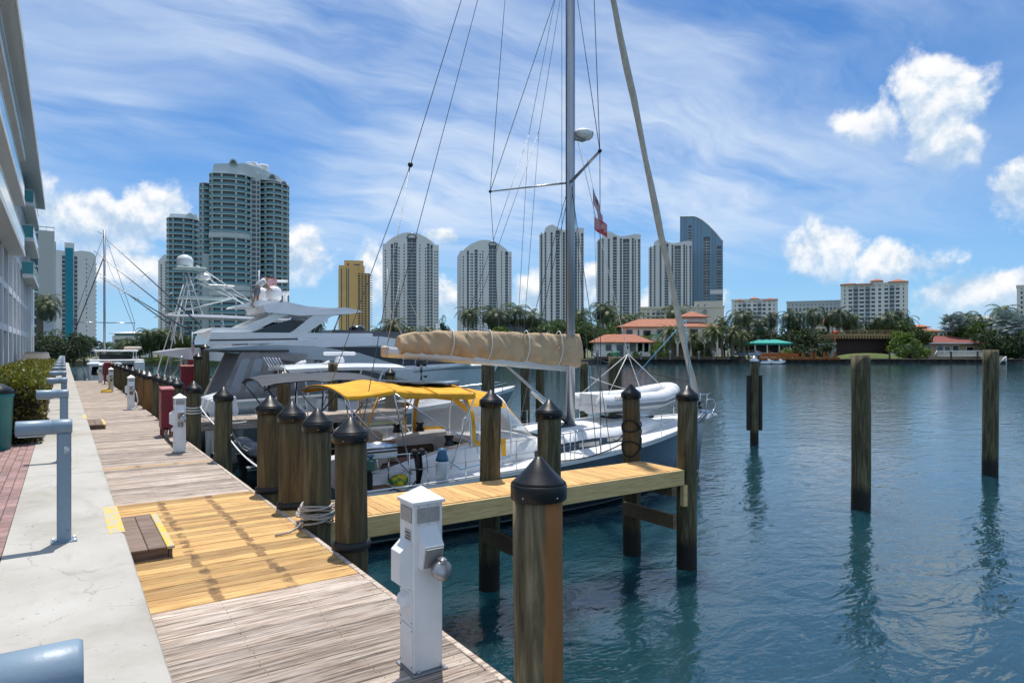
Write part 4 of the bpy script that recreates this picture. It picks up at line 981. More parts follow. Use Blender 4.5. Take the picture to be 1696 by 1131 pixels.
def outboard(x, y, parent, m=M_GEL, z=.75, s=1.0):
    o = link('outboard_engine', None, None, parent, (x, y, z))
    MB().loft([[(-.62*s,-.20*s,.30*s),(.0,-.24*s,.35*s),(.0,.24*s,.35*s),(-.62*s,.20*s,.30*s)],[(-.70*s,-.22*s,.62*s),(.06*s,-.27*s,.62*s),(.06*s,.27*s,.62*s),(-.70*s,.22*s,.62*s)],[(-.60*s,-.19*s,.92*s),(.0,-.22*s,1.02*s),(.0,.22*s,1.02*s),(-.60*s,.19*s,.92*s)],[(-.48*s,-.13*s,.98*s),(-.1,-.15*s,1.08*s),(-.1,.15*s,1.08*s),(-.48*s,.13*s,.98*s)]]).build('cowling', m, o)
    MB().bbox(-.5*s,-.1*s,-.08*s,.08*s,-1.0*s,.33*s,.03).build('leg', m, o)
    MB().bbox(-.70*s-.012,-.60*s,-.12*s,.12*s,.5*s,.56*s,.01).build('badge', M_INK, o)
    return o
# ---- black open boat with navy bimini
B1 = thing('open_motorboat', (3.5, 17.3, -1.7), 'black-hulled open motorboat with grey cushions under a navy bimini', 'motorboat')
h1 = Hull(7.6, 2.55, lambda t: .95+.22*t, stern=.95, mid=.45, rake=.7, keel=-.3, full=3.2, flare=.15, bowpow=2.6)
h1.shell('hull', M_CBLACK, B1); h1.deck('side_deck', M_GCAN, B1, 0, .8, inner=lambda t: 1.0); h1.deck('bow_deck', M_CUSH, B1, .8, .999)
MB().box(.1,6.2,-1.0,1.0,.42,.47).build('cockpit_floor', M_GCAN, B1)
for s_ in (1,-1):
    h1.band('rub_rail', M_STEEL, B1, 0, .99, lambda t: h1.z(t)-.02, lambda t: h1.z(t)-.06, s_, .015, 20, 1)
    MB().bbox(2.9,5.6,min(s_*.55,s_*1.05),max(s_*.55,s_*1.05),.5,.95,.06).build('bench_seat', M_CUSH, B1)
    for i in range(3): MB().bbox(2.9+.9*i,3.75+.9*i,min(s_*.92,s_*1.12),max(s_*.92,s_*1.12),.96,1.45,.07).build('back_cushion', M_CUSH, B1)
MB().bbox(.2,.75,-1.0,1.0,.5,1.12,.08).build('stern_bench', M_CBLACK, B1); MB().bbox(.12,.5,-.95,-.1,1.12,1.42,.08).build('stern_cushion', M_CUSH, B1); MB().bbox(.12,.5,.1,.95,1.12,1.42,.08).build('stern_cushion', M_CUSH, B1)
MB().bbox(1.9,2.5,-.4,.4,.47,1.55,.08).build('helm_console', M_CBLACK, B1)
r_ = MB().tube([(2.6,-.9,1.82),(4.1,-.9,1.82)], .11, 12).build('rolled_mat', M_CUSH, B1); MB().tube([(2.6,-.99,1.76),(4.1,-.99,1.76)], .02, 6).build('lime_stripe', mat('lime', (.4,.55,.03), .6), r_)
for x in (2.75,3.95): MB().tube([(x,-.9,1.1),(x,-.9,1.75)], .02, 6).build('mat_post', M_STEEL, B1)
outboard(-.05, .0, B1, M_CBLACK, .45, .8)
bm = MB(); rows = [[(.35+3.0*i/10, -1.15+2.3*j/10, 2.86+.16*(1-(1-2*j/10)**2)+.08*math.sin(i/10*math.pi)-.05*(i%5==0)) for j in range(11)] for i in range(11)]
bm.grid(rows); bm.grid([[(p[0],p[1],p[2]-.02) for p in reversed(r)] for r in rows]); bm.build('bimini_canvas', M_NAVY, B1)
for s_ in (1,-1):
    for xt in (.4, 1.8, 3.3): MB().tube([(1.7,s_*1.12,1.05),(xt,s_*1.15,2.85)], .02, 6).build('bimini_strut', M_BLACK, B1)
# ---- centre console with white hardtop
B2 = thing('centre_console_boat', (4.7, 23.6, -1.7), 'blue-grey hulled fishing boat with white hardtop and white outboard engines', 'motorboat')
h2 = Hull(11.4, 3.2, lambda t: 1.35+.75*t*t, stern=.95, mid=.45, rake=1.5, keel=-.4, full=3.0, flare=.18, bowpow=2.4)
h2.shell('hull', M_BGH, B2); h2.deck('side_deck', M_GEL, B2, 0, .55, inner=lambda t: 1.2); h2.deck('foredeck', M_GEL, B2, .55, .999)
MB().box(.1,6.6,-1.2,1.2,.7,.75).build('cockpit_floor', M_DECK, B2)
for s_ in (1,-1): h2.band('white_sheer_stripe', M_GEL, B2, 0, .995, lambda t: h2.z(t), lambda t: h2.z(t)-.16, s_, .01, 24, 1)
for y_ in (-.85,.0,.85): outboard(-.15, y_, B2, M_GEL, 1.0, 1.15)
MB().bbox(2.6,4.2,-.65,.65,.75,1.95,.12).build('console', M_GEL, B2); MB().bbox(1.5,2.2,-.6,.6,.75,1.75,.1).build('leaning_post', M_GEL, B2)
house(B2, 'windscreen', M_DKWIN, [(3.5,1.95),(4.25,1.95),(3.75,2.98),(3.4,2.98)], .8, .75)
ht = MB(); rows = [[(1.4+4.3*i/14, -1.2+2.4*j/10, 3.02+.12*(1-(1-2*j/10)**2)*1.0+.05*math.sin(i/14*math.pi)) for j in range(11)] for i in range(15)]
ht.grid(rows); ht.grid([[(p[0],p[1]*.98,p[2]-.11) for p in reversed(r)] for r in rows]); 
for e in (rows[0], rows[-1]): ht.grid([e, [(p[0],p[1]*.98,p[2]-.11) for p in e]], False)
for j in (0, -1): ht.grid([[r[j] for r in rows], [(r[j][0],r[j][1]*.98,r[j][2]-.11) for r in rows]], False)
ht.build('hardtop', M_GEL, B2)
for s_ in (1,-1):
    for xa, xb in ((2.0,1.7),(3.0,2.6),(4.2,4.9)): MB().tube([(xa,s_*.7,.8),(xb,s_*1.05,3.0)], .03, 8).build('hardtop_leg', M_GEL, B2)
MB().lathe([(.0,3.18),(.16,3.18),(.18,3.28),(.13,3.42),(.0,3.46)], (3.6,-.1,0), 14).build('radar_pedestal', M_GEL, B2)
MB().bbox(3.0,4.2,-.17,-.03,3.47,3.60,.04).build('radar_array', M_GEL, B2)
for (x, y_) in ((2.3,.5),(2.8,-.6),(2.0,-.2)): MB().tube([(x,y_,3.15),(x+.25,y_,3.26)], .05, 8).build('floodlight', M_WHITE, B2)
for i in range(6): MB().tube([(1.45,-1.0+.4*i,3.0),(1.2,-1.0+.4*i,3.4)], .022, 6).build('rod_holder', M_STEEL, B2)
for s_ in (1,-1): rail([tuple(Vector(h2.pt(t_/20,0,s_,-.1))+Vector((0,0,.28*sm(.45,.6,t_/20)))) for t_ in range(9,20)], .014, 'bow_rail', M_STEEL, B2)
# ---- grey cabin cruiser
B3 = thing('cabin_cruiser', (3.9, 27.2, -1.7), 'grey cabin cruiser with grey canvas enclosure over its cockpit', 'motorboat')
h3 = Hull(11.5, 3.7, lambda t: 1.85+.35*t, stern=.95, mid=.45, rake=1.3, keel=-.4, full=3.0, flare=.15, bowpow=2.5)
h3.shell('hull', M_GREYH, B3); h3.deck('deck', M_GREYH, B3, 0, .999)
MB().bbox(-.8,.1,-1.5,1.5,.35,.5,.05).build('swim_platform', M_TEAK, B3)
for s_ in (1,-1): h3.band('sheer_stripe', M_GEL, B3, 0, .99, lambda t: h3.z(t)-.02, lambda t: h3.z(t)-.10, s_, .01, 24, 1)
enc = house(B3, 'canvas_enclosure', M_GCAN, [(.7,1.9),(3.6,1.95),(3.9,3.5),(1.5,3.62)], 1.62, 1.45)
for q in ([(1.0,2.1),(1.4,2.1),(1.8,3.35),(1.5,3.35)],[(1.55,2.1),(2.0,2.1),(2.25,3.35),(1.95,3.35)]): sidepanel(enc, 'canvas_window', M_PWIN, q, 1.62, 1.45, 1.9, 3.62, .015)
sidepanel(enc, 'canvas_window', M_DKWIN, [(2.25,2.15),(3.55,2.55),(3.5,3.2),(2.9,3.3)], 1.62, 1.45, 1.9, 3.62, .02)
for i in range(3): MB().add([(.80,-1.35+.95*i,2.1),(.80,-.55+.95*i,2.1),(1.42,-.55+.95*i,3.4),(1.42,-1.35+.95*i,3.4)], [(0,3,2,1)]).build('aft_window', M_PWIN, enc)
house(B3, 'hardtop', M_GREYH, [(.7,3.72),(2.2,3.86),(4.2,3.82),(6.0,3.55),(7.8,3.0),(9.2,2.35),(8.2,2.35),(6.9,2.78),(5.0,3.22),(3.2,3.36),(.7,3.60)], 1.55, 1.35)
house(B3, 'side_sweep', M_GREYH, [(3.4,1.75),(9.2,2.0),(8.4,2.38),(6.9,2.80),(5.0,3.2),(3.6,3.4)], 1.5, 1.32)
sidepanel(B3, 'side_glass', M_DKWIN, [(4.3,2.75),(7.9,2.35),(6.8,2.72),(5.0,3.08),(4.4,3.12)], 1.5, 1.32, 1.75, 3.4, .015)
MB().box(.66,3.2,-1.52,1.52,3.60,3.66).build('hardtop_visor', M_BLACK, B3)
lg = MB().add([(4.2,-1.385,3.22),(4.3,-1.383,3.32),(4.42,-1.385,3.24),(4.55,-1.383,3.32),(4.5,-1.387,3.2),(4.42,-1.388,3.16),(4.3,-1.385,3.22),(4.25,-1.388,3.16)], [(0,1,6,7),(1,2,6),(2,3,4),(2,4,5)]); lg.build('emblem', M_INK, B3)
# ---- flybridge yacht
Y1 = thing('flybridge_yacht', (4.1, 33.6, -1.7), 'large white flybridge yacht with dark windows and sloping arch', 'yacht')
hy = Hull(17.6, 4.9, lambda t: 1.55+1.35*sm(0,.75,t)+.05*t, stern=.93, mid=.42, rake=2.3, keel=-.6, full=3.2, flare=.2, bowpow=2.5)
hy.shell('hull', M_GEL, Y1, 44); hy.deck('deck', M_DECK, Y1, 0, .999)
for s_ in (1,-1):
    hy.band('hull_window', M_DKWIN, Y1, .36, .68, lambda t: hy.z(t)-.45, lambda t: hy.z(t)-.95-.1*math.sin((t-.36)/.32*math.pi), s_, .015, 14, 1)
    hy.band('rub_strake', M_GREYM, Y1, 0, .97, lambda t: hy.z(t)-.12, lambda t: hy.z(t)-.19, s_, .015, 24, 1)
MB().bbox(-1.1,.15,-2.0,2.0,.35,.52,.06).build('swim_platform', M_TEAK, Y1)
MB().bbox(-.02,.5,-2.15,2.15,1.0,2.55,.1).build('transom', M_GEL, Y1); MB().bbox(-.032,-.018,-2.0,2.0,1.75,2.05,.005).build('transom_window', M_DKWIN, Y1)
nm = text('name_lettering', 'BLESSED', .32, M_INK, Y1, (-.036,.0,2.28), (math.pi/2,0,-math.pi/2), .002)
house(Y1, 'saloon', M_GEL, [(2.6,2.2),(14.6,3.0),(11.8,4.15),(9.2,4.55),(2.9,4.45)], 2.05, 1.75)
sidepanel(Y1, 'saloon_window', M_DKWIN, [(3.2,2.75),(13.6,3.12),(11.5,3.85),(9.0,4.05),(3.2,3.95)], 2.05, 1.75, 2.2, 4.55, .015)
house(Y1, 'bow_brow', M_GEL, [(5.2,4.0),(9.0,4.12),(11.8,3.92),(14.2,3.1),(15.0,3.05),(12.2,4.18),(9.2,4.62),(5.0,4.55)], 2.12, 1.95)
fo = MB().loft([[(-.75,-.9,3.72),(-.75,.9,3.72),(-.75,.9,3.80),(-.75,-.9,3.80)],[(.4,-1.9,3.45),(.4,1.9,3.45),(.4,1.9,3.98),(.4,-1.9,3.98)],[(2.6,-2.1,3.3),(2.6,2.1,3.3),(2.6,2.1,4.05),(2.6,-2.1,4.05)],[(6.2,-2.0,4.0),(6.2,2.0,4.0),(6.2,2.0,4.5),(6.2,-2.0,4.5)]]).build('aft_overhang', M_GEL, Y1)
for s_ in (1,-1):
    for x0, x1 in ((.05,.75),(.75,1.5)): MB().bbox(0,.10,-.03,.03,0,1.2,.01).build('overhang_strut', M_STEEL, Y1).location = (x0,s_*1.9,2.4); 
    MB().tube([(.0,s_*1.95,2.2),(.85,s_*1.95,3.7)], .05, 8).build('overhang_post', M_GREYM, Y1)
house(Y1, 'flybridge_coaming', M_GEL, [(1.1,4.15),(8.8,4.35),(8.8,4.78),(1.3,4.72)], 1.95, 1.9)
house(Y1, 'coaming_stripe', M_INK, [(1.2,4.32),(6.0,4.44),(6.0,4.50),(1.22,4.38)], 1.965, 1.965)
house(Y1, 'flybridge_deck_pad', M_GEL, [(1.0,4.72),(5.2,4.78),(5.2,5.0),(1.4,4.95)], 1.75, 1.7)
house(Y1, 'fly_windscreen', mat('smoked_glass', (.05,.055,.07), .1, spec=.7), [(6.6,4.70),(12.2,4.25),(11.2,4.86),(7.0,4.95)], 1.75, 1.6)
MB().ball((8.7,0,5.0), .42, 14, 8, 1.1, 1, .7).build('helm_cover', M_CBLACK, Y1)
# arch and hardtop
for s_ in (1,-1):
    o_ = s_*1.72
    mb = MB(); pr = [(4.3,4.35),(5.0,4.35),(6.7,5.62),(8.2,5.98),(7.4,6.12),(6.2,6.0)]
    a = [(x,o_+.12,z) for x,z in pr]; c = [(x,o_-.12,z) for x,z in pr]; mb.loft([a,c]).build('arch_leg', M_GEL, Y1)
    pr = [(2.9,4.72),(4.2,4.42),(5.6,5.35),(4.7,5.4)]; a = [(x,o_+.05,z) for x,z in pr]; c = [(x,o_-.05,z) for x,z in pr]; MB().loft([a,c]).build('arch_glass', M_DKWIN, Y1)
    pr = [(2.6,4.95),(3.2,4.85),(4.9,5.80),(4.3,5.85)]; a = [(x,o_*.97+.07,z) for x,z in pr]; c = [(x,o_*.97-.07,z) for x,z in pr]; MB().loft([a,c]).build('arch_rail', M_GEL, Y1)
    MB().tube([(6.9,s_*1.5,4.8),(7.3,s_*1.5,5.85)], .04, 8).build('hardtop_post', M_STEEL, Y1)
house(Y1, 'hardtop', M_GEL, [(3.6,5.74),(5.2,5.62),(7.6,5.78),(8.35,5.92),(7.4,6.05),(5.6,6.10),(4.6,6.30),(3.5,6.10)], 1.9, 1.75)
house(Y1, 'mast_platform', M_GEL, [(2.4,5.98),(3.4,6.02),(4.6,6.34),(3.6,6.42),(2.5,6.08)], .9, .8)
for s_ in (-.55,.55):
    d_ = MB().lathe([(.30,6.4),(.32,6.46),(.36,6.5),(.37,6.85),(.33,7.02),(.2,7.14),(.0,7.18)], (4.3-.35*(s_ > 0),s_,0), 20).build('satellite_dome', M_GEL, Y1)
MB().lathe([(.1,6.4),(.1,6.75),(.22,6.8),(.22,6.95),(.0,7.0)], (5.0,0,0), 14).build('radar_pedestal', M_GEL, Y1); MB().bbox(4.55,5.7,-.09,.09,7.02,7.14,.03).build('radar_array', M_GEL, Y1).rotation_euler.y = -.08
MB().tube([(3.75,0,6.4),(3.75,0,8.0)], .03, 6).build('signal_mast', M_WHITE, Y1)
flag(.85, .42, (7.88, 33.6, 5.55), math.radians(-15), 'stars and stripes flying from the yacht signal mast', .1, None, .05)
flag(.5, .5, (4.6, 31.55, 2.6), math.radians(60), 'furled stars and stripes at the yacht cockpit rail', .9, None, .05)
MB().tube([(4.58,31.55,1.9),(4.6,31.55,2.75)], .02, 5).build('flagstaff', M_WHITE, None, label='short flagstaff at the yacht cockpit rail', cat='flagstaff')
for s_ in (1,-1):
    rail([tuple(Vector(hy.pt(t_/24,0,s_,-.12))+Vector((0,0,.62))) for t_ in range(14,25) if t_ < 24], .02, 'bow_rail', M_STEEL, Y1)
    for t_ in range(14,24): a = Vector(hy.pt(t_/24,0,s_,-.12)); rail([tuple(a), tuple(a+Vector((.08,0,.62)))], .016, 'rail_post', M_STEEL, Y1)
MB().tube([(12.6,-1.6,3.2),(12.6,-1.6,5.4)], .02, 5).build('burgee_staff', M_WHITE, Y1)
Y1.scale.z = .94
# ---- person working on the yacht's hardtop
def skin_figure(name, verts, edges, parent, m):
    me = bpy.data.meshes.new(name); me.from_pydata([v[0] for v in verts], edges, [])
    o = bpy.data.objects.new(name, me); COL.objects.link(o)
    md = o.modifiers.new('s', 'SKIN'); md.use_smooth_shade = True
    for i, v in enumerate(verts):
        r = v[1] if isinstance(v[1], tuple) else (v[1], v[1]); me.skin_vertices[0].data[i].radius = r; me.skin_vertices[0].data[i].use_root = (i == 0)
    o.modifiers.new('d', 'SUBSURF').levels = 2
    dg_ = bpy.context.evaluated_depsgraph_get(); me2 = bpy.data.meshes.new_from_object(o.evaluated_get(dg_)); me2.name = name
    bpy.data.objects.remove(o)
    return link(name, me2, m, parent)
PR = thing('person', (7.55, 32.75, 3.96), 'person in white shirt and grey shorts bending over the yacht hardtop', 'person', rz=math.radians(-10))
M_SKIN = mat('skin', (.36,.20,.13), .6); M_SHIRT = mat('white_shirt', (.68,.68,.69), .85); M_SHORT = mat('grey_shorts', (.17,.18,.21), .85)
V_ = [((0,0,.88),(.14,.16)),((.10,0,1.05),(.12,.16)),((.30,0,1.28),(.12,.18)),((.36,0,1.36),(.07,.08)),((.47,0,1.42),.085),((.55,0,1.46),.08),
      ((.0,.11,.82),.10),((.06,.14,.46),.065),((-.05,.16,.10),.045),((.0,.16,.03),.045),((.12,.17,.02),.035),
      ((.0,-.11,.82),.10),((-.10,-.16,.45),.065),((-.24,-.18,.10),.045),((-.20,-.18,.03),.045),((-.08,-.18,.02),.035),
      ((.32,.20,1.26),.06),((.42,.26,1.02),.048),((.58,.20,.86),.036),((.64,.19,.82),.03),
      ((.32,-.20,1.26),.06),((.44,-.26,1.02),.048),((.60,-.18,.88),.036),((.66,-.17,.84),.03)]
E_ = [(0,1),(1,2),(2,3),(3,4),(4,5),(0,6),(6,7),(7,8),(8,9),(9,10),(0,11),(11,12),(12,13),(13,14),(14,15),(2,16),(16,17),(17,18),(18,19),(2,20),(20,21),(21,22),(22,23)]
skin_figure('body', V_, E_, PR, M_SKIN)
skin_figure('shirt', [((.02,0,.93),(.155,.175)),((.10,0,1.05),(.135,.175)),((.30,0,1.28),(.135,.195)),((.35,0,1.34),(.08,.10)),((.32,.20,1.26),.075),((.38,.25,1.10),.065),((.32,-.20,1.26),.075),((.39,-.25,1.10),.065)], [(0,1),(1,2),(2,3),(2,4),(4,5),(2,6),(6,7)], PR, M_SHIRT)
skin_figure('shorts', [((0,0,.90),(.155,.175)),((.0,.11,.80),.115),((.04,.135,.52),.095),((.0,-.11,.80),.115),((-.08,-.15,.52),.095)], [(0,1),(1,2),(0,3),(3,4)], PR, M_SHORT)
hb_ = MB().ball((.50,0,1.475), .092, 12, 8); hb_.build('hair', mat('dark_hair', (.03,.022,.018), .8), PR)
for s_ in (1,-1):
    hand = MB()
    x0, y0, z0 = (.66,.185*s_,.815)
    for i in range(4): hand.tube([(x0-.02,y0-.03+.02*i,z0+.02),(x0+.03,y0-.03+.02*i,z0-.02),(x0+.045,y0-.03+.02*i,z0-.06+.008*abs(i-1.5))], .009, 5)
    hand.tube([(x0-.02,y0-s_*.03,z0+.01),(x0+.0,y0-s_*.055,z0-.03)], .010, 5); hand.build('fingers', M_SKIN, PR, kind='stuff')
# ---- sportfisher with tuna tower
F1 = thing('sportfishing_boat', (4.3, 41.0, -1.7), 'white sportfishing boat with tall pipe tuna tower and outriggers', 'fishing boat')
hf = Hull(16, 4.8, lambda t: 1.2+1.4*sm(.2,.95,t), stern=.93, mid=.42, rake=2.0, keel=-.5, full=3.2, flare=.25, bowpow=2.4)
hf.shell('hull', M_GEL, F1); hf.deck('deck', M_DECK, F1, 0, .999)
house(F1, 'cabin', M_GEL, [(4.2,1.6),(11.0,2.2),(9.0,3.4),(4.4,3.7)], 1.9, 1.6); sidepanel(F1, 'cabin_window', M_DKWIN, [(4.9,2.5),(9.6,2.75),(8.6,3.2),(4.9,3.3)], 1.9, 1.6, 1.6, 3.7, .015)
house(F1, 'flybridge', M_GEL, [(3.2,3.7),(8.4,3.5),(8.0,4.4),(3.6,4.45)], 1.75, 1.6)
house(F1, 'bridge_hardtop', M_GEL, [(.9,5.50),(7.4,5.36),(7.4,5.48),(3.4,5.66),(.9,5.60)], 1.6, 1.5)
for s_ in (1,-1):
    for x0, x1 in ((1.4,1.4),(3.6,3.6),(6.6,6.6)): MB().tube([(x0+.2,s_*1.5,4.0),(x1,s_*1.4,5.4)], .035, 6).build('hardtop_post', M_WHITE, F1)
    for a, c in (((.5,1.9,1.6),(1.9,.55,8.0)), ((1.4,1.7,4.2),(2.1,.5,8.4)), ((7.6,1.3,5.45),(2.6,.5,8.25)), ((6.6,1.4,5.45),(2.4,.5,9.4)), ((2.6,1.5,5.5),(2.0,.5,8.8)), ((.5,1.2,5.5),(4.2,1.1,6.95))):
        MB().tube([(a[0],s_*a[1],a[2]),(c[0],s_*c[1],c[2])], .035, 6).build('tower_leg', M_WHITE, F1)
    for k in range(6): MB().tube([(1.75+.05*k,s_*.5,6.2+.45*k),(2.5,s_*.5,6.2+.45*k)], .025, 6).build('tower_rung', M_WHITE, F1)
    for (bx, bz, tx, ty, tz) in ((2.4,5.0,-2.3,3.0,10.6),(2.0,4.6,-2.6,3.4,9.5)):
        p0 = (bx,s_*1.8,bz); p1 = (tx+.4*(s_ < 0),s_*1.8+(1.5 if s_ > 0 else .2),tz-(1.5 if s_ < 0 and bz < 4.8 else 0))
        og = MB().tube([p0,p1], [.045,.018], 6).build('outrigger', M_WIRE, F1)
        for k in (.35,.6): c = Vector(p0).lerp(Vector(p1), k); MB().tube([tuple(c+Vector((-.18,0,-.22))),tuple(c+Vector((.18,0,.22)))], .015, 5).build('spreader_bar', M_WHITE, og)
for z_, x0, x1, w_ in ((6.95,1.6,4.3,1.0),(9.15,1.4,2.9,.7)):
    MB().bbox(x0,x1,-w_,w_,z_,z_+.09,.03).build('tower_platform', mat('pale_teal_canvas', (.50,.62,.62), .7), F1)
MB().lathe([(.38,9.35),(.42,9.42),(.44,9.8),(.35,10.05),(.15,10.2),(.0,10.22)], (1.9,0,0), 18).build('radome', M_GEL, F1)
MB().bbox(2.5,3.2,-.35,.35,8.35,8.9,.15).build('tower_console', M_GEL, F1); MB().bbox(3.0,4.4,-.7,.7,7.9,8.0,.03).build('tower_belly_band', M_WHITE, F1)
MB().tube([(1.9,0,9.24),(1.9,0,9.4)], .1, 6).build('radome_post', M_WHITE, F1)
for c_ in F1.children_recursive:
    for v in c_.data.vertices:
        if v.co.z > 5.4: v.co.z = 5.4+(v.co.z-5.4)*.74
F1.location.x -= .6
# ---- boats at the far end of the dock
E1 = thing('white_cruiser', (3.3, 58, -1.7), 'white cruiser with stern cockpit moored across the end of the dock', 'motorboat', rz=math.pi/2); E1.scale = (.7,.72,.66)
he = Hull(12, 5.2, lambda t: 1.7+.5*t, stern=.95, mid=.45, rake=1.2, keel=-.5, full=3, flare=.1)
he.shell('hull', M_GEL, E1); he.deck('deck', M_DECK, E1, 0, .999)
for s_ in (1,-1): MB().bbox(-.6,.9,s_*2.0-.5,s_*2.0+.5,.4,4.2,.1).build('stern_pillar', M_GEL, E1)
house(E1, 'cabin', M_GEL, [(1.8,2.0),(8.5,2.4),(7.0,4.0),(2.0,4.0)], 2.2, 2.0); MB().box(1.72,1.79,-1.9,1.9,2.2,3.8).build('aft_window', M_DKWIN, E1)
MB().bbox(-.4,6.5,-2.5,2.5,4.2,4.42,.08).build('hardtop', M_GEL, E1); MB().bbox(.5,4.5,-2.0,2.0,5.3,5.5,.08).build('upper_hardtop', M_GEL, E1)
for s_ in (1,-1):
    for x in (.7,4.2): MB().tube([(x,s_*1.8,4.4),(x,s_*1.8,5.35)], .05, 6).build('hardtop_post', M_STEEL, E1)
MB().bbox(1,3.2,-1.5,1.5,4.42,5.0,.1).build('helm_seat', M_CBLACK, E1); MB().bbox(1.4,3.2,-2.4,-.8,5.5,5.9,.12).build('rolled_canvas', M_BEIGE, E1)
E2 = thing('tender', (2.3, 52.2, -1.7), 'small pale green console tender tied at the end of the dock', 'tender', rz=math.pi/2)
h_ = Hull(4.5, 2.1, lambda t: .9+.3*t, stern=.95, keel=-.2, full=3, flare=.15); h_.shell('hull', mat('pale_green_gelcoat', (.40,.58,.56), .3), E2); h_.deck('deck', M_GEL, E2, 0, .999)
house(E2, 'console', M_GEL, [(1.2,1.0),(2.4,1.0),(2.1,1.9),(1.3,1.9)], .7, .6); house(E2, 'windscreen', M_DKWIN, [(1.9,1.9),(2.2,1.9),(1.9,2.5),(1.8,2.5)], .75, .7)
MB().bbox(.3,3.0,-1.0,1.0,2.6,2.75,.07).build('canopy', mat('pale_blue_canvas', (.45,.55,.62), .7), E2)
for s_ in (1,-1):
    for x in (.5,2.8): MB().tube([(x,s_*.85,1.0),(x,s_*.95,2.65)], .03, 6).build('canopy_leg', M_STEEL, E2)
E3 = thing('distant_sailboat', (1.0, 63, -1.7), 'distant sailboat with bare dark mast beyond the dock end', 'sailboat', rz=math.pi/2)
hs_ = Hull(11, 3.4, lambda t: 1.3+.3*t, stern=.85); hs_.shell('hull', M_GEL, E3); hs_.deck('deck', M_DECK, E3, 0, .999)
house(E3, 'coach_roof', M_GEL, [(3,1.4),(8,1.5),(7,1.95),(3.1,2.0)], 1.1, .9)
E3.location = (4.0, 62, -1.7)
MB().tube([(3.0,1.2,1.6),(3.0,1.2,13.6)], .085, 10).build('mast', M_ALU, E3); MB().tube([(3.0,1.2,3.2),(-1.0,1.2,3.3)], .12, 8).build('boom', M_GCAN, E3)
for s_ in (1,-1):
    MB().tube([(3.0,1.2,5.9),(2.8,1.2+s_*2.2,5.9)], .04, 6).build('spreader', M_ALU, E3)
    MB().tube([(3.0,1.2,13.4),(2.8,1.2+s_*2.2,5.9),(3.0,1.2+s_*1.4,1.4)], .02, 5).build('shroud', M_WIRE, E3)
    MB().tube([(3.0,1.2,11.5),(3.0-s_*4.0,1.2-s_*3.2,1.6)], .045 if s_ < 0 else .02, 5).build('stay', M_WIRE, E3)
MB().tube([(3.0,1.2,13.2),(2.6,1.7,13.4)], .02, 5).build('wind_vane', M_WIRE, E3)
for i, (a, c) in enumerate((((2.5,16.2,.75),(2.5,12.75,.45)), ((2.5,16.2,.55),(3.55,16.4,.3)), ((2.5,12.8,.55),(3.6,16.5,-.4)), ((2.5,12.8,.35),(2.45,9.5,.25)))):
    rope(a, c, .10, M_LINEW, '%s white mooring line strung from the pilings beside pedestal thirteen' % ORD[i], .014, 'white lines by pedestal thirteen')
for i, z in enumerate((.72,.66,.60)): MB().tube([(2.385+.168*math.cos(a),16.2+.168*math.sin(a),z+.02*math.sin(a)) for a in [k*math.pi/8 for k in range(17)]], .014, 5).build('rope_turn', M_LINEW, None, label='%s turn of white rope from the top round the piling behind pedestal thirteen' % ORD[i], cat='rope', group='rope turns on the piling')
# ================================================================== far bank
GZ = -.6
def fr(u, d, z=GZ): p = far(u, d); return (p.x, p.y, z)
lm = MB(); lm.box(-420, 900, 0, 2600, -4, 0)
land = lm.build('far_bank', mat('lawn_ground', (.09,.12,.04), .95, col2=(.13,.11,.06), nscale=.15), None, loc=fr(848,166), rz=-ANG, kind='structure')
bk = MB().box(-420, 900, -.35, -.02, -4, .02).build('bulkhead', mat('old_concrete', (.17,.15,.13), .9, col2=(.09,.08,.07), nscale=.8), None, loc=fr(848,166), rz=-ANG, kind='structure')
class Site:
    """local frame on the far bank: x along the shore, y away; from picture columns/rows at distance d to metres"""
    def __init__(s, name, uc, d, label, cat, group=None, rot=0, face=False):
        th = math.atan((uc-848)/1100) if face else 0.0
        s.uc, s.d, s.k = uc, d, d/1100; s.kx = s.k*math.cos(th)
        s.o = thing(name, fr(uc, d), label, cat, -ANG-th+rot, group)
    def x(s, u): return (u-s.uc)*s.kx
    def z(s, v): return 2-(v-578)*s.k-GZ
    def box(s, name, m, u0, u1, v0, v1, y0=0, y1=1, parent=None, c=0):
        mb = MB(); q = (s.x(u0), s.x(u1), y0, y1, max(0, s.z(v1)), s.z(v0))
        return (mb.bbox(*q, c) if c else mb.box(*q)).build(name, m, parent or s.o)
    def hip(s, name, m, u0, u1, v0, v1, y0, y1, parent=None, ridge=None):
        x0, x1, z0, z1 = s.x(u0), s.x(u1), s.z(v1), s.z(v0); yc = (y0+y1)/2
        r = min((x1-x0)/2-.05, (y1-y0)/2) if ridge is None else ridge
        mb = MB(); mb.add([(x0,y0,z0),(x1,y0,z0),(x1,y1,z0),(x0,y1,z0),(x0+r,yc,z1),(x1-r,yc,z1),(x0,y0,z0-.22),(x1,y0,z0-.22),(x1,y1,z0-.22),(x0,y1,z0-.22)],
                          [(0,1,5,4),(1,2,5),(2,3,4,5),(3,0,4),(6,7,1,0),(7,8,2,1),(8,9,3,2),(9,6,0,3),(9,8,7,6)])
        return mb.build(name, m, parent or s.o)
    def win(s, u0, u1, v0, v1, y=0, m=None, frame=None, name='window'):
        f = MB().box(s.x(u0), s.x(u1), y-.12, y+.02, s.z(v1), s.z(v0)).build(name, frame or M_TRIM, s.o)
        e = .12; MB().box(s.x(u0)+e, s.x(u1)-e, y-.16, y-.10, s.z(v1)+e, s.z(v0)-e).build('pane', m or M_GLASS, f)
M_TRIM = mat('window_trim', (.35,.33,.30), .6); M_STUC = mat('cream_stucco', (.80,.75,.66), .85, col2=(.74,.69,.60), nscale=.6)
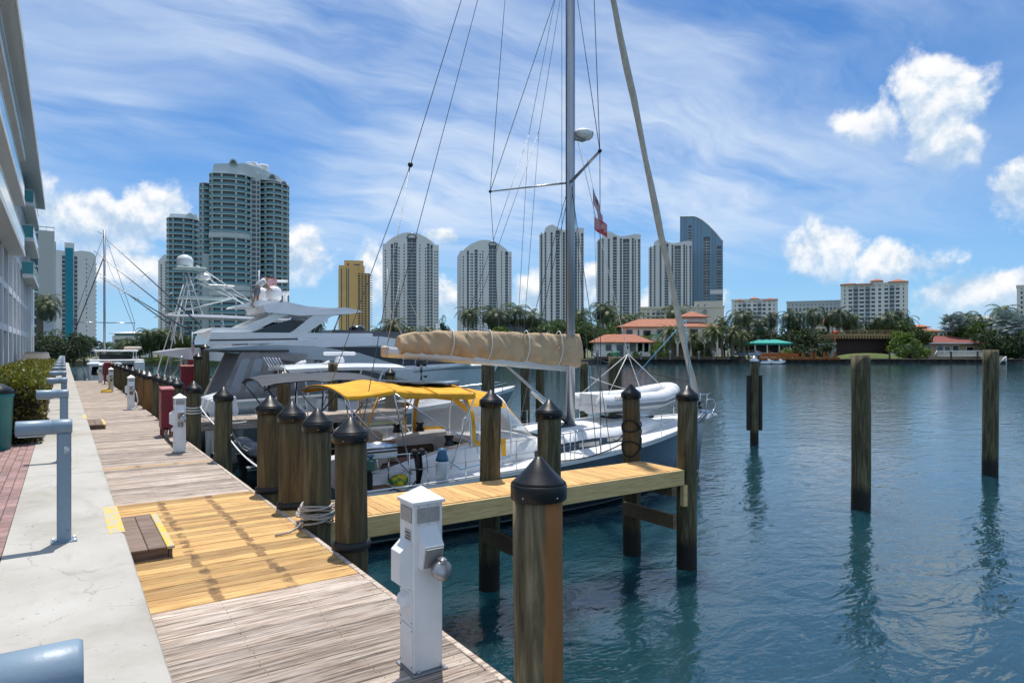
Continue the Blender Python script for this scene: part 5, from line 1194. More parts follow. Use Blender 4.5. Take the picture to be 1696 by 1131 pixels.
M_STUCW = mat('white_stucco', (.80,.79,.76), .85, col2=(.74,.73,.70), nscale=.5)
def tile_mat(name, a, c):
    m, nt, G, b = nodes_of(name); t = G.n('ShaderNodeTexCoord')
    wv = G.n('ShaderNodeTexWave', wave_type='BANDS', bands_direction='X'); G.put(wv.inputs['Vector'], t.outputs['Object']); wv.inputs['Scale'].default_value = 1.1
    n = G.noise(t.outputs['Object'], 1.5, 5, .6); nt.links.new(G.mix(G.smooth(n, .35, .7), a, c), b.inputs['Base Color']); b.inputs['Roughness'].default_value = .85
    bn = G.n('ShaderNodeBump'); bn.inputs['Strength'].default_value = .7; bn.inputs['Distance'].default_value = .1; nt.links.new(wv.outputs[1], bn.inputs['Height']); nt.links.new(bn.outputs[0], b.inputs['Normal'])
    return m
M_TILE = tile_mat('terracotta_tiles', (.42,.17,.10), (.32,.12,.075)); M_TILED = tile_mat('dark_red_tiles', (.26,.07,.055), (.17,.05,.045)); M_TILEO = tile_mat('orange_tiles', (.45,.20,.10), (.36,.15,.08))
M_DOCKW = mat('far_dock_wood', (.13,.09,.06), .9, col2=(.08,.055,.04), nscale=1.2); M_ODOCK = mat('orange_dock_wood', (.34,.13,.035), .8, col2=(.25,.09,.025), nscale=1)
# villa
v_ = Site('villa', 1104, 182, 'two-storey cream villa with terracotta roof and ground-floor arcade', 'house')
v_.box('wall', M_STUC, 1030, 1182, 541, 592, 0, 12)
v_.hip('roof', M_TILE, 1023, 1190, 526.5, 541, -1.2, 13)
v_.box('tower_wall', M_STUC, 1136, 1174, 522, 533, 3, 9); v_.hip('tower_roof', M_TILE, 1131, 1179, 513.5, 523.5, 2, 10)
for (a, c, t_, b_) in ((1037,1048,546,556),(1056,1059,546,556),(1065,1078,547,559),(1088,1099,546,559),(1107,1117,546,559),(1122,1132,546,559),(1142,1156,545,559),(1163,1176,546,559)): v_.win(a, c, t_, b_)
v_.box('balcony', mat('teal_glass_rail', (.10,.30,.30), .2), 1075, 1092, 553.5, 558.5, -1.3, -1.2)
v_.box('arcade_lintel', M_STUC, 1052, 1184, 559, 564, -3, 0); v_.box('arcade_back', mat('deep_shade_wall', (.20,.17,.14), .9), 1054, 1182, 564.5, 592, -.25, -.05)  # arcade's deep shade put into the colour of the back sheet
for i in range(7):
    u = 1053+i*21.6; v_.box('column', M_STUC, u-1.3, u+1.3, 564, 592, -3, -2.5)
    if i < 6:   # arch: spandrel with a curved soffit
        x0, x1 = v_.x(u+1.3), v_.x(u+20.3); zt, zs = v_.z(563.9), v_.z(572); n = 10
        poly = [(x0,zt),(x0,zs)]+[((x0+x1)/2-(x1-x0)/2*math.cos(math.pi*k/n), zs+(zt-zs)*.8*math.sin(math.pi*k/n)) for k in range(1,n)]+[(x1,zs),(x1,zt)]
        mb = MB()
        for k in range(1, len(poly)-2):
            a, c = poly[k], poly[k+1]; mb.add([(a[0],-3,a[1]),(c[0],-3,c[1]),(c[0],-3,zt),(a[0],-3,zt),(a[0],-2.5,a[1]),(c[0],-2.5,c[1]),(c[0],-2.5,zt),(a[0],-2.5,zt)], [(0,1,2,3),(7,6,5,4),(0,4,5,1)])
        mb.build('arch', M_STUC, v_.o)
g_ = Site('guest_house', 1030, 172, 'single-storey white guest house with hipped terracotta roof beside the villa', 'house')
g_.box('wall', M_STUCW, 985, 1043, 566, 592, 0, 8); g_.hip('roof', M_TILE, 977, 1084, 553, 566.5, -1, 9, ridge=4.6)
for (a, c, t_, b_) in ((1003,1013,570,581),(1021,1033,570,590),(1037,1041,573,578)): g_.win(a, c, t_, b_)
g_.box('porch_back', M_STUCW, 1043, 1062, 567, 590, 4, 4.3)
for u in (1055,1066,1076): g_.box('porch_column', M_STUCW, u-1.2, u+1.2, 566, 592, .2, .6)
g_.box('porch_rail', M_STUCW, 1043, 1078, 583, 590, .3, .45)
ga = Site('gazebo', 1281, 174, 'open waterfront pavilion with bright teal green roof', 'pavilion')
ga.hip('roof', mat('teal_roof', (.02,.33,.27), .5), 1246, 1312, 562, 568, -1, 6, ridge=3); ga.box('fascia', mat('teal_roof', (.02,.33,.27), .5), 1247, 1311, 568.6, 571, -.9, 5.9)
ga.box('back_wall', mat('dark_wall', (.09,.09,.085), .9), 1262, 1300, 571.5, 590, 4, 4.3)
for u in (1250,1270,1290,1308): ga.box('post', M_STUCW, u-.8, u+.8, 571, 592, -.4, -.1)
ga.box('bar_counter', M_STUCW, 1262, 1298, 584, 592, 1, 1.6)
cs = Site('unfinished_house', 1432, 176, 'unfinished house of dark vertical boards with exposed pale rafters', 'house')
M_DB = mat('dark_boards', (.035,.018,.018), .8, col2=(.055,.03,.028), nscale=2, stretch=(6,1,.3)); M_PL = mat('pale_lumber', (.42,.30,.14), .8, col2=(.33,.23,.11), nscale=2)
cs.box('core', M_DB, 1385, 1474, 562, 590, .1, 9)
for i in range(30):
    u = 1385.3+i*3.0; cs.box('wall_board', M_DB, u, u+2.7, 562, 582+rnd.uniform(-.5,.5), 0, .12)
cs.box('roof_deck', M_PL, 1379, 1486, 553, 556, -1.2, 9.5)
for i in range(22): u = 1380+i*4.8; cs.box('rafter', M_PL, u, u+1.6, 556.2, 561, -1.9, 9)
cs.box('top_plate', M_DB, 1379, 1486, 561.2, 562.5, -.6, 9)
for i in range(9): u = 1380+i*13; cs.box('guard_post', M_PL, u, u+.8, 546.5, 553, -1.0, -.8)
cs.box('guard_rail', M_PL, 1379, 1486, 547, 548, -1.05, -.82); cs.box('guard_rail', M_PL, 1379, 1486, 550, 550.8, -1.05, -.82)
cs.box('prop_post', mat('orange_prop', (.45,.16,.04), .7), 1376, 1378, 551, 572, -2, -1.7); MB().ball((cs.x(1381),-1,cs.z(551)), .5, 8, 6, 1.6).build('red_tarp', mat('red_tarp', (.5,.04,.02), .6), cs.o)
cw = Site('garden_wall', 1370, 170, 'pale rendered wall panel next to the round dark shrub', 'wall'); cw.box('panel', mat('grey_render', (.36,.36,.35), .9, col2=(.28,.28,.27), nscale=.6), 1357, 1385, 570, 594, 0, .4); cw.box('coping', M_STUCW, 1356, 1386, 569, 570, -.05, .45)
cw = Site('garden_wall', 1503, 171, 'grey concrete wall panel between the unfinished house and the red-roofed house', 'wall'); cw.box('panel', mat('grey_render', (.36,.36,.35), .9), 1485, 1522, 571, 594, 0, .4); cw.box('coping', M_STUCW, 1484, 1523, 570, 571, -.05, .45)
gm = MB(); rows = [[(-10+20*i/20, -2+6*j/8, .05+1.5*math.sin(math.pi*i/20)**.6*math.sin(math.pi*(j+.5)/9)+.1*noise.noise(Vector((i*.7,j*.7,0)))) for j in range(9)] for i in range(21)]
gm.grid([list(reversed(r)) for r in rows]).build('grass_mound', mat('mown_grass', (.10,.13,.03), .95, col2=(.07,.10,.025), nscale=1), None, loc=fr(1440,169), rz=-ANG, kind='structure')
rh = Site('bungalow', 1575, 174, 'long bungalow with dark red tiled roof and white deck railing', 'house')
rh.box('wall', mat('tan_stucco', (.42,.33,.22), .85), 1522, 1625, 568, 594, 0, 9); rh.hip('roof', M_TILED, 1520, 1632, 556, 568.5, -1.3, 10, ridge=6); rh.hip('wing_roof', M_TILED, 1476, 1526, 561, 570, 2, 10, ridge=4)
rh.box('gutter', M_STUCW, 1529, 1606, 567.5, 569.3, -1.45, -1.31)
for (a, c, t_, b_) in ((1530,1542,572,590),(1551,1562,572,590),(1564,1574,573,586),(1577,1588,572,586),(1600,1612,574,584)): rh.win(a, c, t_, b_, frame=M_STUCW)
fe = Site('deck_railing', 1592, 169, 'white painted deck railing in front of the dark red-roofed bungalow', 'railing')
fe.box('top_rail', M_STUCW, 1552, 1634, 580.5, 581.8, 0, .15); fe.box('bottom_rail', M_STUCW, 1552, 1634, 589, 590, 0, .15)
for i in range(42): u = 1552+i*1.97; fe.box('baluster', M_STUCW, u, u+.95, 581.8, 589, .03, .12)
MB().tube([(fe.x(1552),.07,fe.z(581)),(fe.x(1546),.07,fe.z(591))], .1, 6).build('sloping_rail', M_STUCW, fe.o)
oh = Site('orange_roof_house', 1540, 215, 'pale house with orange tiled roof behind the red-roofed bungalow', 'house')
oh.box('wall', M_STUC, 1519, 1558, 548, 595, 0, 8); oh.hip('roof', M_TILEO, 1514, 1563, 541.5, 548, -1, 9); oh.box('turret', M_STUC, 1528, 1545, 540, 545, 3, 6); oh.hip('turret_roof', M_TILEO, 1525, 1549, 536, 540.5, 2, 7)
for u in (1524,1536,1546): oh.win(u, u+6, 551, 556)
mh = Site('modern_house', 1655, 205, 'white modern flat-roofed house with slanting strut among silver palms', 'house')
for (a, c, t_, b_) in ((1626,1672,528,532),(1626,1690,541,546),(1630,1690,556,560)): mh.box('slab', M_STUCW, a, c, t_, b_, 0, 9)
mh.box('glazing', M_GLASS, 1630, 1690, 546, 556, 1, 8); mh.box('glazing', M_GLASS, 1632, 1690, 532, 541, 1.5, 8); mh.box('penthouse', M_STUCW, 1628, 1640, 523, 528, 2, 6); mh.box('penthouse', M_STUCW, 1648, 1660, 521, 528, 2, 6); mh.box('ground_wall', M_STUCW, 1630, 1690, 560, 595, 1, 8)
MB().tube([(mh.x(1650),-.2,mh.z(557)),(mh.x(1656),-.2,mh.z(527))], .28, 8).build('slanting_strut', M_STUCW, mh.o)
dh = Site('flat_roof_house', 858, 205, 'dark flat-roofed house among palms behind the tan sail cover', 'house')
dh.box('roof_slab', mat('grey_concrete', (.20,.20,.19), .9), 800, 902, 528, 533, -1, 10); dh.box('glazing', M_GLASS, 808, 900, 533.5, 556, 0, 9); dh.box('lower_wall', mat('dark_wall', (.09,.09,.085), .9), 806, 902, 556, 595, -.2, 9)
for u in (812,836,858,880,897): dh.box('mullion', mat('grey_concrete', (.20,.20,.19), .9), u, u+2, 533, 556, -.25, .1)
# docks and pilings on the far bank
fd_ = Site('villa_dock', 1110, 163, 'long brown timber dock in front of the villa lawn', 'dock')
fd_.box('deck', M_DOCKW, 985, 1232, 590.5, 593.5, 0, 2.6)
for i in range(28): u = 986+i*8.9; fd_.box('fascia_plank', M_DOCKW, u, u+8.4, 593.7, 600, -.02, .15)
for i in range(11):
    u = 990+i*24; p = Site('far_dock_post', u, 162.6, '%s thin grey post of the villa dock, counting from the gangway' % ORD[i], 'post', 'posts of the villa dock'); p.box('shaft', mat('grey_post', (.22,.20,.18), .9), u-1.3, u+1.3, 583-rnd.uniform(0,4), 606, 0, .4); p.box('post_top', M_STUCW, u-1.5, u+1.5, 582, 583.2, -.03, .43)
gw = Site('gangway', 1000, 164, 'white aluminium gangway sloping beside the guest house', 'gangway')
for y_ in (0, 1.0): MB().tube([(gw.x(983),y_,gw.z(586)),(gw.x(1012),y_,gw.z(597))], .1, 6).build('side_rail', M_STUCW, gw.o); MB().tube([(gw.x(983),y_,gw.z(592)),(gw.x(1012),y_,gw.z(602))], .1, 6).build('lower_rail', M_STUCW, gw.o)
MB().loft([[(gw.x(983),.05,gw.z(592)),(gw.x(983),.95,gw.z(592)),(gw.x(983),.95,gw.z(592.8)),(gw.x(983),.05,gw.z(592.8))],[(gw.x(1012),.05,gw.z(602)),(gw.x(1012),.95,gw.z(602)),(gw.x(1012),.95,gw.z(602.8)),(gw.x(1012),.05,gw.z(602.8))]]).build('tread', M_GREYM, gw.o)
od = Site('orange_dock', 1325, 163, 'orange-brown timber dock with stout posts below the dark shrub', 'dock')
od.box('deck', M_ODOCK, 1258, 1392, 592, 595.5, 0, 2.4); od.box('back_board', M_ODOCK, 1258, 1330, 585, 591, 2.4, 2.6)
for i in range(15): u = 1259+i*8.9; od.box('fascia_plank', M_ODOCK, u, u+8.5, 595.7, 598.5, -.02, .12)
for i, u in enumerate((1258,1275,1292,1308,1330,1345,1351,1366,1372,1384)): p = Site('orange_dock_post', u, 162.7, '%s stout orange-brown dock post, counting from the jet skis' % ORD[i], 'post', 'posts of the orange dock'); p.box('shaft', M_ODOCK, u-1.4, u+1.4, 583-rnd.uniform(-1,2), 605, 0, .5); p.box('post_top', M_DOCKW, u-1.6, u+1.6, 582, 583, -.05, .55)
sdk = Site('grey_quay', 1545, 164, 'low grey quay in front of the bungalow and unfinished house', 'quay')
sdk.box('top_slab', mat('old_concrete', (.17,.15,.13), .9), 1386, 1700, 594.5, 598.5, 0, 2)
for i in range(24): u = 1390+i*13.2; sdk.box('quay_pile', M_DOCKW, u, u+2, 598.5, 606, .2, .6)
for i, u in enumerate((1474,1522,1576,1620)): p = Site('quay_post', u, 162.8, '%s slim dark post at the grey quay, counting from the unfinished house' % ORD[i], 'post', 'quay mooring posts'); p.box('shaft', M_DOCKW, u-1, u+1, 583, 606, 0, .35); p.box('post_top', M_DOCKW, u-1.2, u+1.2, 582, 583, -.03, .38)
def jetski(u, v, label, m, grp=None):
    j = Site('jet_ski', u, 161.5, label, 'jet ski', grp); k = 3.1
    zb = j.z(v)-.3
    MB().loft([[(-1.6,-.5,zb),(-1.6,.5,zb),(-1.6,.45,zb+.55),(-1.6,-.45,zb+.55)],[(.4,-.6,zb),(.4,.6,zb),(.4,.5,zb+.7),(.4,-.5,zb+.7)],[(1.7,-.08,zb+.35),(1.7,.08,zb+.35),(1.7,.08,zb+.75),(1.7,-.08,zb+.75)]]).build('hull', m, j.o)
    MB().bbox(-1.3,.2,-.25,.25,zb+.62,zb+.98,.1).build('seat', M_BLACK, j.o); MB().tube([(.35,-.35,zb+1.25),(.3,0,zb+1.2),(.35,.35,zb+1.25)], .05, 6).build('handlebar', M_BLACK, j.o); MB().loft([[(.2,-.3,zb+.65),(.2,.3,zb+.65),(.25,.2,zb+1.2),(.25,-.2,zb+1.2)],[(1.1,-.2,zb+.68),(1.1,.2,zb+.68),(.6,.1,zb+1.1),(.6,-.1,zb+1.1)]]).build('cowl', m, j.o)
jetski(1228, 586, 'dark covered jet ski on the lift left of the teal pavilion', M_CBLACK); jetski(1249, 586, 'second dark jet ski on the lift, nearer the teal pavilion', M_GREYH)
jetski(1270, 600, 'white jet ski floating at the orange dock', M_GEL); jetski(1289, 600, 'white jet ski with red trim beside the orange dock', M_GEL)
MB().box(-3.5,3.5,0,2.2,-.35,-.1).build('jet_ski_lift', M_GREYM, None, loc=fr(1238,161.2,.75), rz=-ANG, label='grey lift platform carrying the two dark jet skis', cat='boat lift')
wf = Site('white_frame_ladder', 1666, 161.5, 'white frame dock ladder at the water by the silver palms', 'ladder')
for (a, c) in (((1652,604),(1666,604)),((1652,597),(1652,604)),((1666,590),(1667,605)),((1654,603),(1665,591)),((1652,597),(1666,597))): MB().tube([(wf.x(a[0]),0,wf.z(a[1])),(wf.x(c[0]),0,wf.z(c[1]))], .11, 6).build('frame_bar', M_STUCW, wf.o)

# ================================================================== towers
M_TW = mat('tower_white', (.78,.78,.78), .8, col2=(.72,.72,.72), nscale=.05); M_TD = mat('tower_glass', (.05,.07,.09), .15, spec=.7); M_TS = mat('tower_slab', (.66,.67,.68), .8); M_TR = mat('tower_rail', (.24,.28,.32), .35)
M_GOLD = mat('gold_stucco', (.78,.50,.20), .8, col2=(.72,.45,.17), nscale=.1); M_BEIGEB = mat('beige_block', (.62,.58,.51), .85)
M_TEALG = mat('teal_balcony_glass', (.09,.26,.28), .15, spec=.7); M_BLUEG = mat('blue_curtain_glass', (.15,.28,.40), .25, spec=.7)
def strip_tower(u0, u1, vt, d, depth, slots, top, label, nf, wcols=(), m=None, core=None, name='tower', rail=None, rot=0, sides=True):
    """front wall of full-height piers with balcony slots between; top(f) is the roofline height fraction"""
    T = Site(name, (u0+u1)/2, d, label, 'tower', rot=rot, face=True); m = m or M_TW; W = (u1-u0)*T.kx; Hh = T.z(vt); X = lambda f: -W/2+W*f
    fl = Hh*.985/nf
    def panel(nm, f0, f1, zb=0.0, y0=0.0, y1=1.6, mm=None):
        n = max(2, int((f1-f0)*40)); poly = [(X(f0), zb)]+[(X(f1), zb)]+[(X(f1+(f0-f1)*i/n), Hh*top(f1+(f0-f1)*i/n)) for i in range(n+1)]
        MB().prismy(poly, y0, y1).build(nm, mm or m, T.o)
    panel('glass_core', .01, .99, 0, 1.4, depth*.5, core or M_TD)
    cur = 0.0
    for (a, c, ft, kind) in slots:
        panel('pier', cur, a); cur = c
        if ft < .999: panel('header', a, c, Hh*ft, .02, 1.6)
        w_ = X(c)-X(a)
        bal = MB().box(0, w_, .12, 1.4, 0, .32).mesh('balcony_slab'); rl = MB().box(.02, w_-.02, .16, .24, .32, 1.25).mesh('balcony_rail')
        mu = MB().box(-.18, .18, .5, 1.42, 0, fl).mesh('mullion')
        for k in range(int(Hh*ft/fl)):
            s_ = link('balcony_slab', bal, M_TS, T.o, (X(a), 0, k*fl))
            if kind != 'w': link('balcony_rail', rl, rail or M_TR, s_)
            if w_ > 5: link('mullion', mu, M_TS, s_, (w_/2, 0, 0))
    panel('pier', cur, 1.0)
    if sides:
        for f, s_ in ((0, 1), (1, -1)): MB().box(X(f)-(.0 if s_ > 0 else 1.2), X(f)+(1.2 if s_ > 0 else 0), 1.6, depth, 0, Hh*top(f)).build('side_wall', m, T.o)
    for (a, ft, ww) in wcols:
        mb = MB()
        for k in range(1, int(Hh*ft/fl)): mb.box(X(a)-ww/2, X(a)+ww/2, -.08, .3, k*fl+.6, k*fl+2.1)
        mb.build('window_column', M_TD, T.o, kind='stuff')
    return T
arch = lambda f: .905+.095*math.sin(math.pi*max(0, min(1, (f-.06)/.86)))**.8 if .06 < f < .92 else .90
A_SL = [(.145,.185,.90,'b'),(.20,.265,.91,'b'),(.435,.60,.955,'b'),(.79,.835,.91,'b'),(.85,.89,.90,'b')]
A_WC = [(.05,.88,1.1),(.29,.89,1.1),(.38,.93,1.1),(.66,.93,1.0),(.765,.9,1.2),(.93,.88,1.1),(.97,.87,1.1)]
t2 = strip_tower(634, 727, 385, 620, 40, A_SL, arch, 'tall white arched-roof tower nearest the golden tower', 38, A_WC)
t3 = strip_tower(763, 848, 397.5, 640, 45, [(.12,.16,.90,'w'),(.27,.33,.91,'b'),(.55,.70,.955,'b'),(.87,.93,.90,'b')], arch, 'white arched-roof tower standing next to the wavy-topped towers', 38, [(.05,.88,1.2),(.2,.89,1.2),(.23,.89,1.2),(.38,.9,1.2),(.43,.92,1.2),(.8,.92,1.2),(.97,.87,1.0)], rot=.12)
for T, a, c in ((t2,.435,.60),(t3,.55,.70)):
    W = (93 if T is t2 else 85)*T.kx; Hh = T.z(385 if T is t2 else 397.5); xa, xc = -W/2+W*a, -W/2+W*c; r = (xc-xa)/2
    MB().tube([(xa+r-r*math.cos(q), -.1, Hh*.952+r*.95*math.sin(q)) for q in [i*math.pi/12 for i in range(13)]], .8, 6).build('arch_moulding', M_TR, T.o)
wavy = lambda f: .955+.045*(math.exp(-((f-.28)/.16)**2))+.018*math.exp(-((f-.9)/.2)**2)-(.035 if f < .13 else 0)
W_SL = [(.03,.07,.94,'w'),(.12,.16,.94,'b'),(.255,.30,.94,'w'),(.37,.46,.955,'b'),(.53,.575,.94,'w'),(.60,.745,.935,'b'),(.80,.845,.94,'w'),(.865,.89,.93,'w'),(.94,.985,.93,'b')]
strip_tower(893, 967, 372, 640, 30, W_SL, wavy, 'wavy-topped white tower behind the mast', 42)
strip_tower(988, 1061, 383, 655, 30, W_SL, wavy, 'wavy-topped white tower beside the red and white flag', 42)
strip_tower(1074, 1146, 395, 665, 30, W_SL, wavy, 'wavy-topped white tower in front of the blue glass tower', 42)
gl = lambda f: 1.0-.012*f if f < .32 else .996-.195*((f-.32)/.68)**1.5
T7 = strip_tower(1126, 1197, 357, 700, 30, [(.20,.27,.93,'b'),(.55,.70,.84,'b'),(.86,.97,.77,'b')], gl, 'blue glass tower with curved sloping roof', 48, m=M_BLUEG, core=M_TD)
W = 71*T7.kx; Hh = T7.z(357)
MB().tube([(-W/2+W*i/30, -.3, Hh*gl(i/30)) for i in range(31)], .7, 6).build('roof_edge', M_TW, T7.o)
MB().box(W*.2, W*.49, -.4, 0, Hh*.42, Hh*.45).build('white_terrace', M_TW, T7.o)
for k in range(46): MB().box(-W/2, W/2, -.12, 0, Hh*.016*k, Hh*.016*k+.35).build('floor_line', mat('glass_band', (.16,.22,.28), .3), T7.o) if k*.016 < .74 else None
for f in (.02,.10,.15,.32,.42,.5,.76,.82): MB().box(-W/2+W*f-.3, -W/2+W*f+.3, -.25, 0, 0, Hh*gl(f)-1).build('glass_fin', mat('glass_band', (.16,.22,.28), .3), T7.o)
# golden tower
Tg = Site('golden_tower', 588, 560, 'golden-tan tower with ranks of dark balconies on one side', 'tower', face=True); k_ = Tg.kx
gz = Tg.z
Tg.box('front_wall', M_GOLD, 561, 593, 440, 600, 0, 14); Tg.box('crown', M_GOLD, 570, 602, 431, 442, 2, 14); Tg.box('side_core', M_TD, 593, 613, 452, 600, 1, 16); Tg.box('upper_block', M_GOLD, 593, 604, 440, 453, 1, 14)
for u in (565,573.5,576.5): Tg.box('window_strip', M_TD, u, u+1.4, 445, 600, -.1, .1)
Tg.box('crown_recess', M_TD, 575, 578, 436, 444, 1.9, 2.1); Tg.box('crown_recess', M_TD, 586, 596, 437, 439, 1.9, 2.1)
sl1 = MB().box(0, 24*k_, -1.2, 1.2, 0, .55).mesh('balcony_slab'); sl2 = MB().box(0, 2.2*k_, -1.0, 1.0, 0, .5).mesh('small_balcony')
for i in range(36): link('balcony_slab', sl1, M_GOLD, Tg.o, (Tg.x(593), .5, gz(600)+i*(gz(452)-gz(600))/36))
for i in range(36): link('small_balcony', sl2, M_GOLD, Tg.o, (Tg.x(559.6), 1.2, gz(600)+i*(gz(445)-gz(600))/36))
for u in (597,602,607.5): Tg.box('balcony_pier', M_GOLD, u, u+1.6, 452, 600, -.6, 1)
# teal balcony towers
def balcony_zone(T, poly, z0, z1, nf, cols=6, rail=None, mid=()):
    cx = sum(p[0] for p in poly)/len(poly); cy = max(p[1] for p in poly)
    sh = lambda k: [(cx+(x-cx)*k, cy+(y-cy)*k) for x, y in poly]
    MB().prism(sh(.90), z0, z1).build('glass_core', M_TD, T.o)
    fl = (z1-z0)/nf
    sb = MB().prism(poly, 0, .36).mesh('floor_slab'); rb = MB(); 
    q = sh(.985); n = len(q)
    for i in range(n-1):
        a, c = q[i], q[i+1]; rb.add([(a[0],a[1],.42),(c[0],c[1],.42),(c[0],c[1],1.45),(a[0],a[1],1.45)], [(0,1,2,3)])
    rb = rb.mesh('glass_rail')
    for i in range(nf+1):
        s_ = link('floor_slab', sb, M_SLABW, T.o, (0,0,z0+i*fl))
        if i < nf: link('glass_rail', rb, rail or M_TEALG, s_)
        if i in mid:
            MB().prism(sh(1.01), .4, fl*.9).build('solid_parapet', M_SLABW, s_)
    q = sh(.93)
    for i in range(cols):
        f = (i+.5)/cols*(n-1.001); a, c = q[int(f)], q[int(f)+1]; x, y = a[0]+(c[0]-a[0])*(f-int(f)), a[1]+(c[1]-a[1])*(f-int(f))
        MB().box(x-.45, x+.45, y-.5, y+.5, z0, z1).build('column', M_SLABW, T.o)
M_SLABW = mat('balcony_white', (.54,.60,.61), .8)
TT = Site('teal_balcony_tower', 407, 330, 'tall white and teal balcony tower with arched dormers on its crown', 'tower', face=True)
x_, z_ = TT.x, TT.z; zt = z_(292)
balcony_zone(TT, [(x_(346),9),(x_(347),2),(x_(354),-.5),(x_(380),-2.2),(x_(404),-1.6),(x_(414),1),(x_(415.5),9)], 0, zt, 31, 6, mid=(10,11,20))
balcony_zone(TT, [(x_(431),16),(x_(431.5),6),(x_(447),3.5),(x_(462),4),(x_(478),7.5),(x_(483.5),11),(x_(484),20)], 0, z_(296), 31, 6)
balcony_zone(TT, [(x_(329),20),(x_(330),9),(x_(336),7),(x_(349),7.5),(x_(350),20)], 0, z_(304), 30, 3)
TT.box('spine_wall', M_SLABW, 414.8, 431.6, 283, 600, 3, 20)
for k in range(31):
    TT.box('spine_window', M_TD, 417.5, 424, 296+k*8.0, 301.5+k*8.0, 2.8, 3.1); TT.box('spine_window', M_TD, 426, 430, 296+k*8.0, 301.5+k*8.0, 2.8, 3.1)
TT.box('wing_pier', M_SLABW, 455.5, 458.5, 400, 600, 2.8, 5); TT.box('wing_pier', M_SLABW, 336, 346, 420, 600, 7.2, 9)
MB().loft([[(x_(350),8,zt),(x_(352),.8,zt),(x_(380),-.9,zt),(x_(404),-.4,zt),(x_(431),4,zt),(x_(462),5,zt),(x_(482),10,zt),(x_(482),18,zt)],[(x_(353),8,z_(275)),(x_(355),1.5,z_(275)),(x_(380),.5,z_(273)),(x_(404),.8,z_(270)),(x_(431),5,z_(272)),(x_(462),6,z_(282)),(x_(480),11,z_(290)),(x_(480),18,z_(290))]]).build('crown', M_SLABW, TT.o)
for u, v, y in ((386.5,270,-.6),(452,284,4.6),(472,292,7.4)):
    MB().prismy([(x_(u)+1.9*math.cos(a), z_(v+4)+2.4*math.sin(a)) for a in [i*math.pi/10 for i in range(11)]], y-.5, y+3).build('arched_dormer', M_SLABW, TT.o); MB().prismy([(x_(u)+1.3*math.cos(a), z_(v+4)+1.7*math.sin(a)) for a in [i*math.pi/10 for i in range(11)]], y-.62, y-.5).build('dormer_glass', M_TD, TT.o)
MB().lathe([(2.6,0),(2.6,3.5),(2.2,3.9),(.0,4.0)], (x_(437),9,z_(276)), 20).build('water_tank', M_TW, TT.o); MB().lathe([(1.9,0),(2.4,2.8),(2.6,4.4),(.0,4.5)], (x_(418),9,z_(276)), 20).build('roof_tank', M_TW, TT.o); MB().tube([(x_(416),9,z_(272)),(x_(416),9,z_(259))], .08, 5).build('aerial', M_WIRE, TT.o)
T2_ = Site('teal_balcony_tower', 303, 390, 'lower teal balcony tower with one round dormer beside the tallest one', 'tower', face=True)
x2, z2 = T2_.x, T2_.z
balcony_zone(T2_, [(x2(275),14),(x2(275.5),4),(x2(279),1),(x2(292),-1),(x2(316),-1),(x2(326),2),(x2(333),8),(x2(334),16)], 0, z2(362), 25, 7)
MB().loft([[(x2(277),12,z2(362)),(x2(279),2,z2(362)),(x2(328),2,z2(362)),(x2(332),12,z2(362))],[(x2(280),12,z2(354)),(x2(282),3,z2(354)),(x2(326),3,z2(352)),(x2(330),12,z2(352))]]).build('crown', M_SLABW, T2_.o)
MB().prismy([(x2(315)+2.4*math.cos(a), z2(362)+3.6*math.sin(a)) for a in [i*math.pi/10 for i in range(11)]], .2, 4).build('arched_dormer', M_SLABW, T2_.o)
ws = strip_tower(262, 279, 421, 520, 20, [], lambda f: .93+.07*min(1, f/.6), 'narrow blank white tower behind the teal balcony towers', 34, [(.3,.9,.9),(.75,.95,.9)])
# white tower with blue strip
Tb = Site('white_blue_tower', 127, 300, 'white tower with a tall blue glass strip and curved shoulder', 'tower', face=True); xb, zb_ = Tb.x, Tb.z
MB().prismy([(xb(92),0),(xb(159),0),(xb(159),zb_(424))]+[(xb(141)+(xb(159)-xb(141))*math.sin(a), zb_(424)+(zb_(415)-zb_(424))*math.cos(a)) for a in [math.pi/2*(1-i/8) for i in range(1,9)]]+[(xb(133),zb_(415)),(xb(123),zb_(417)),(xb(123),zb_(403)),(xb(107),zb_(403)),(xb(107),zb_(417)),(xb(92),zb_(416))], 0, 12).build('wall', M_TW, Tb.o)
Tb.box('blue_glass_strip', mat('turquoise_glass', (.01,.25,.34), .25, spec=.3), 108.5, 121, 412, 600, -.8, .0)
for a in (103,123): 
    Tb.box('balcony_recess', M_TD, a, a+5, 425, 600, -.05, .05)
    sb = MB().box(0, 5*Tb.kx, -.7, 0, 0, .35).mesh('balcony_slab')
    for k in range(24): link('balcony_slab', sb, M_TS, Tb.o, (xb(a), 0, zb_(600)+k*(zb_(425)-zb_(600))/24))
for k in range(22):
    Tb.box('window', M_TD, 142.5, 144.2, 428+k*7.4, 430.2+k*7.4, -.08, .02); Tb.box('edge_balcony', M_TS, 158, 160.5, 434+k*7.4, 437+k*7.4, .5, 3)
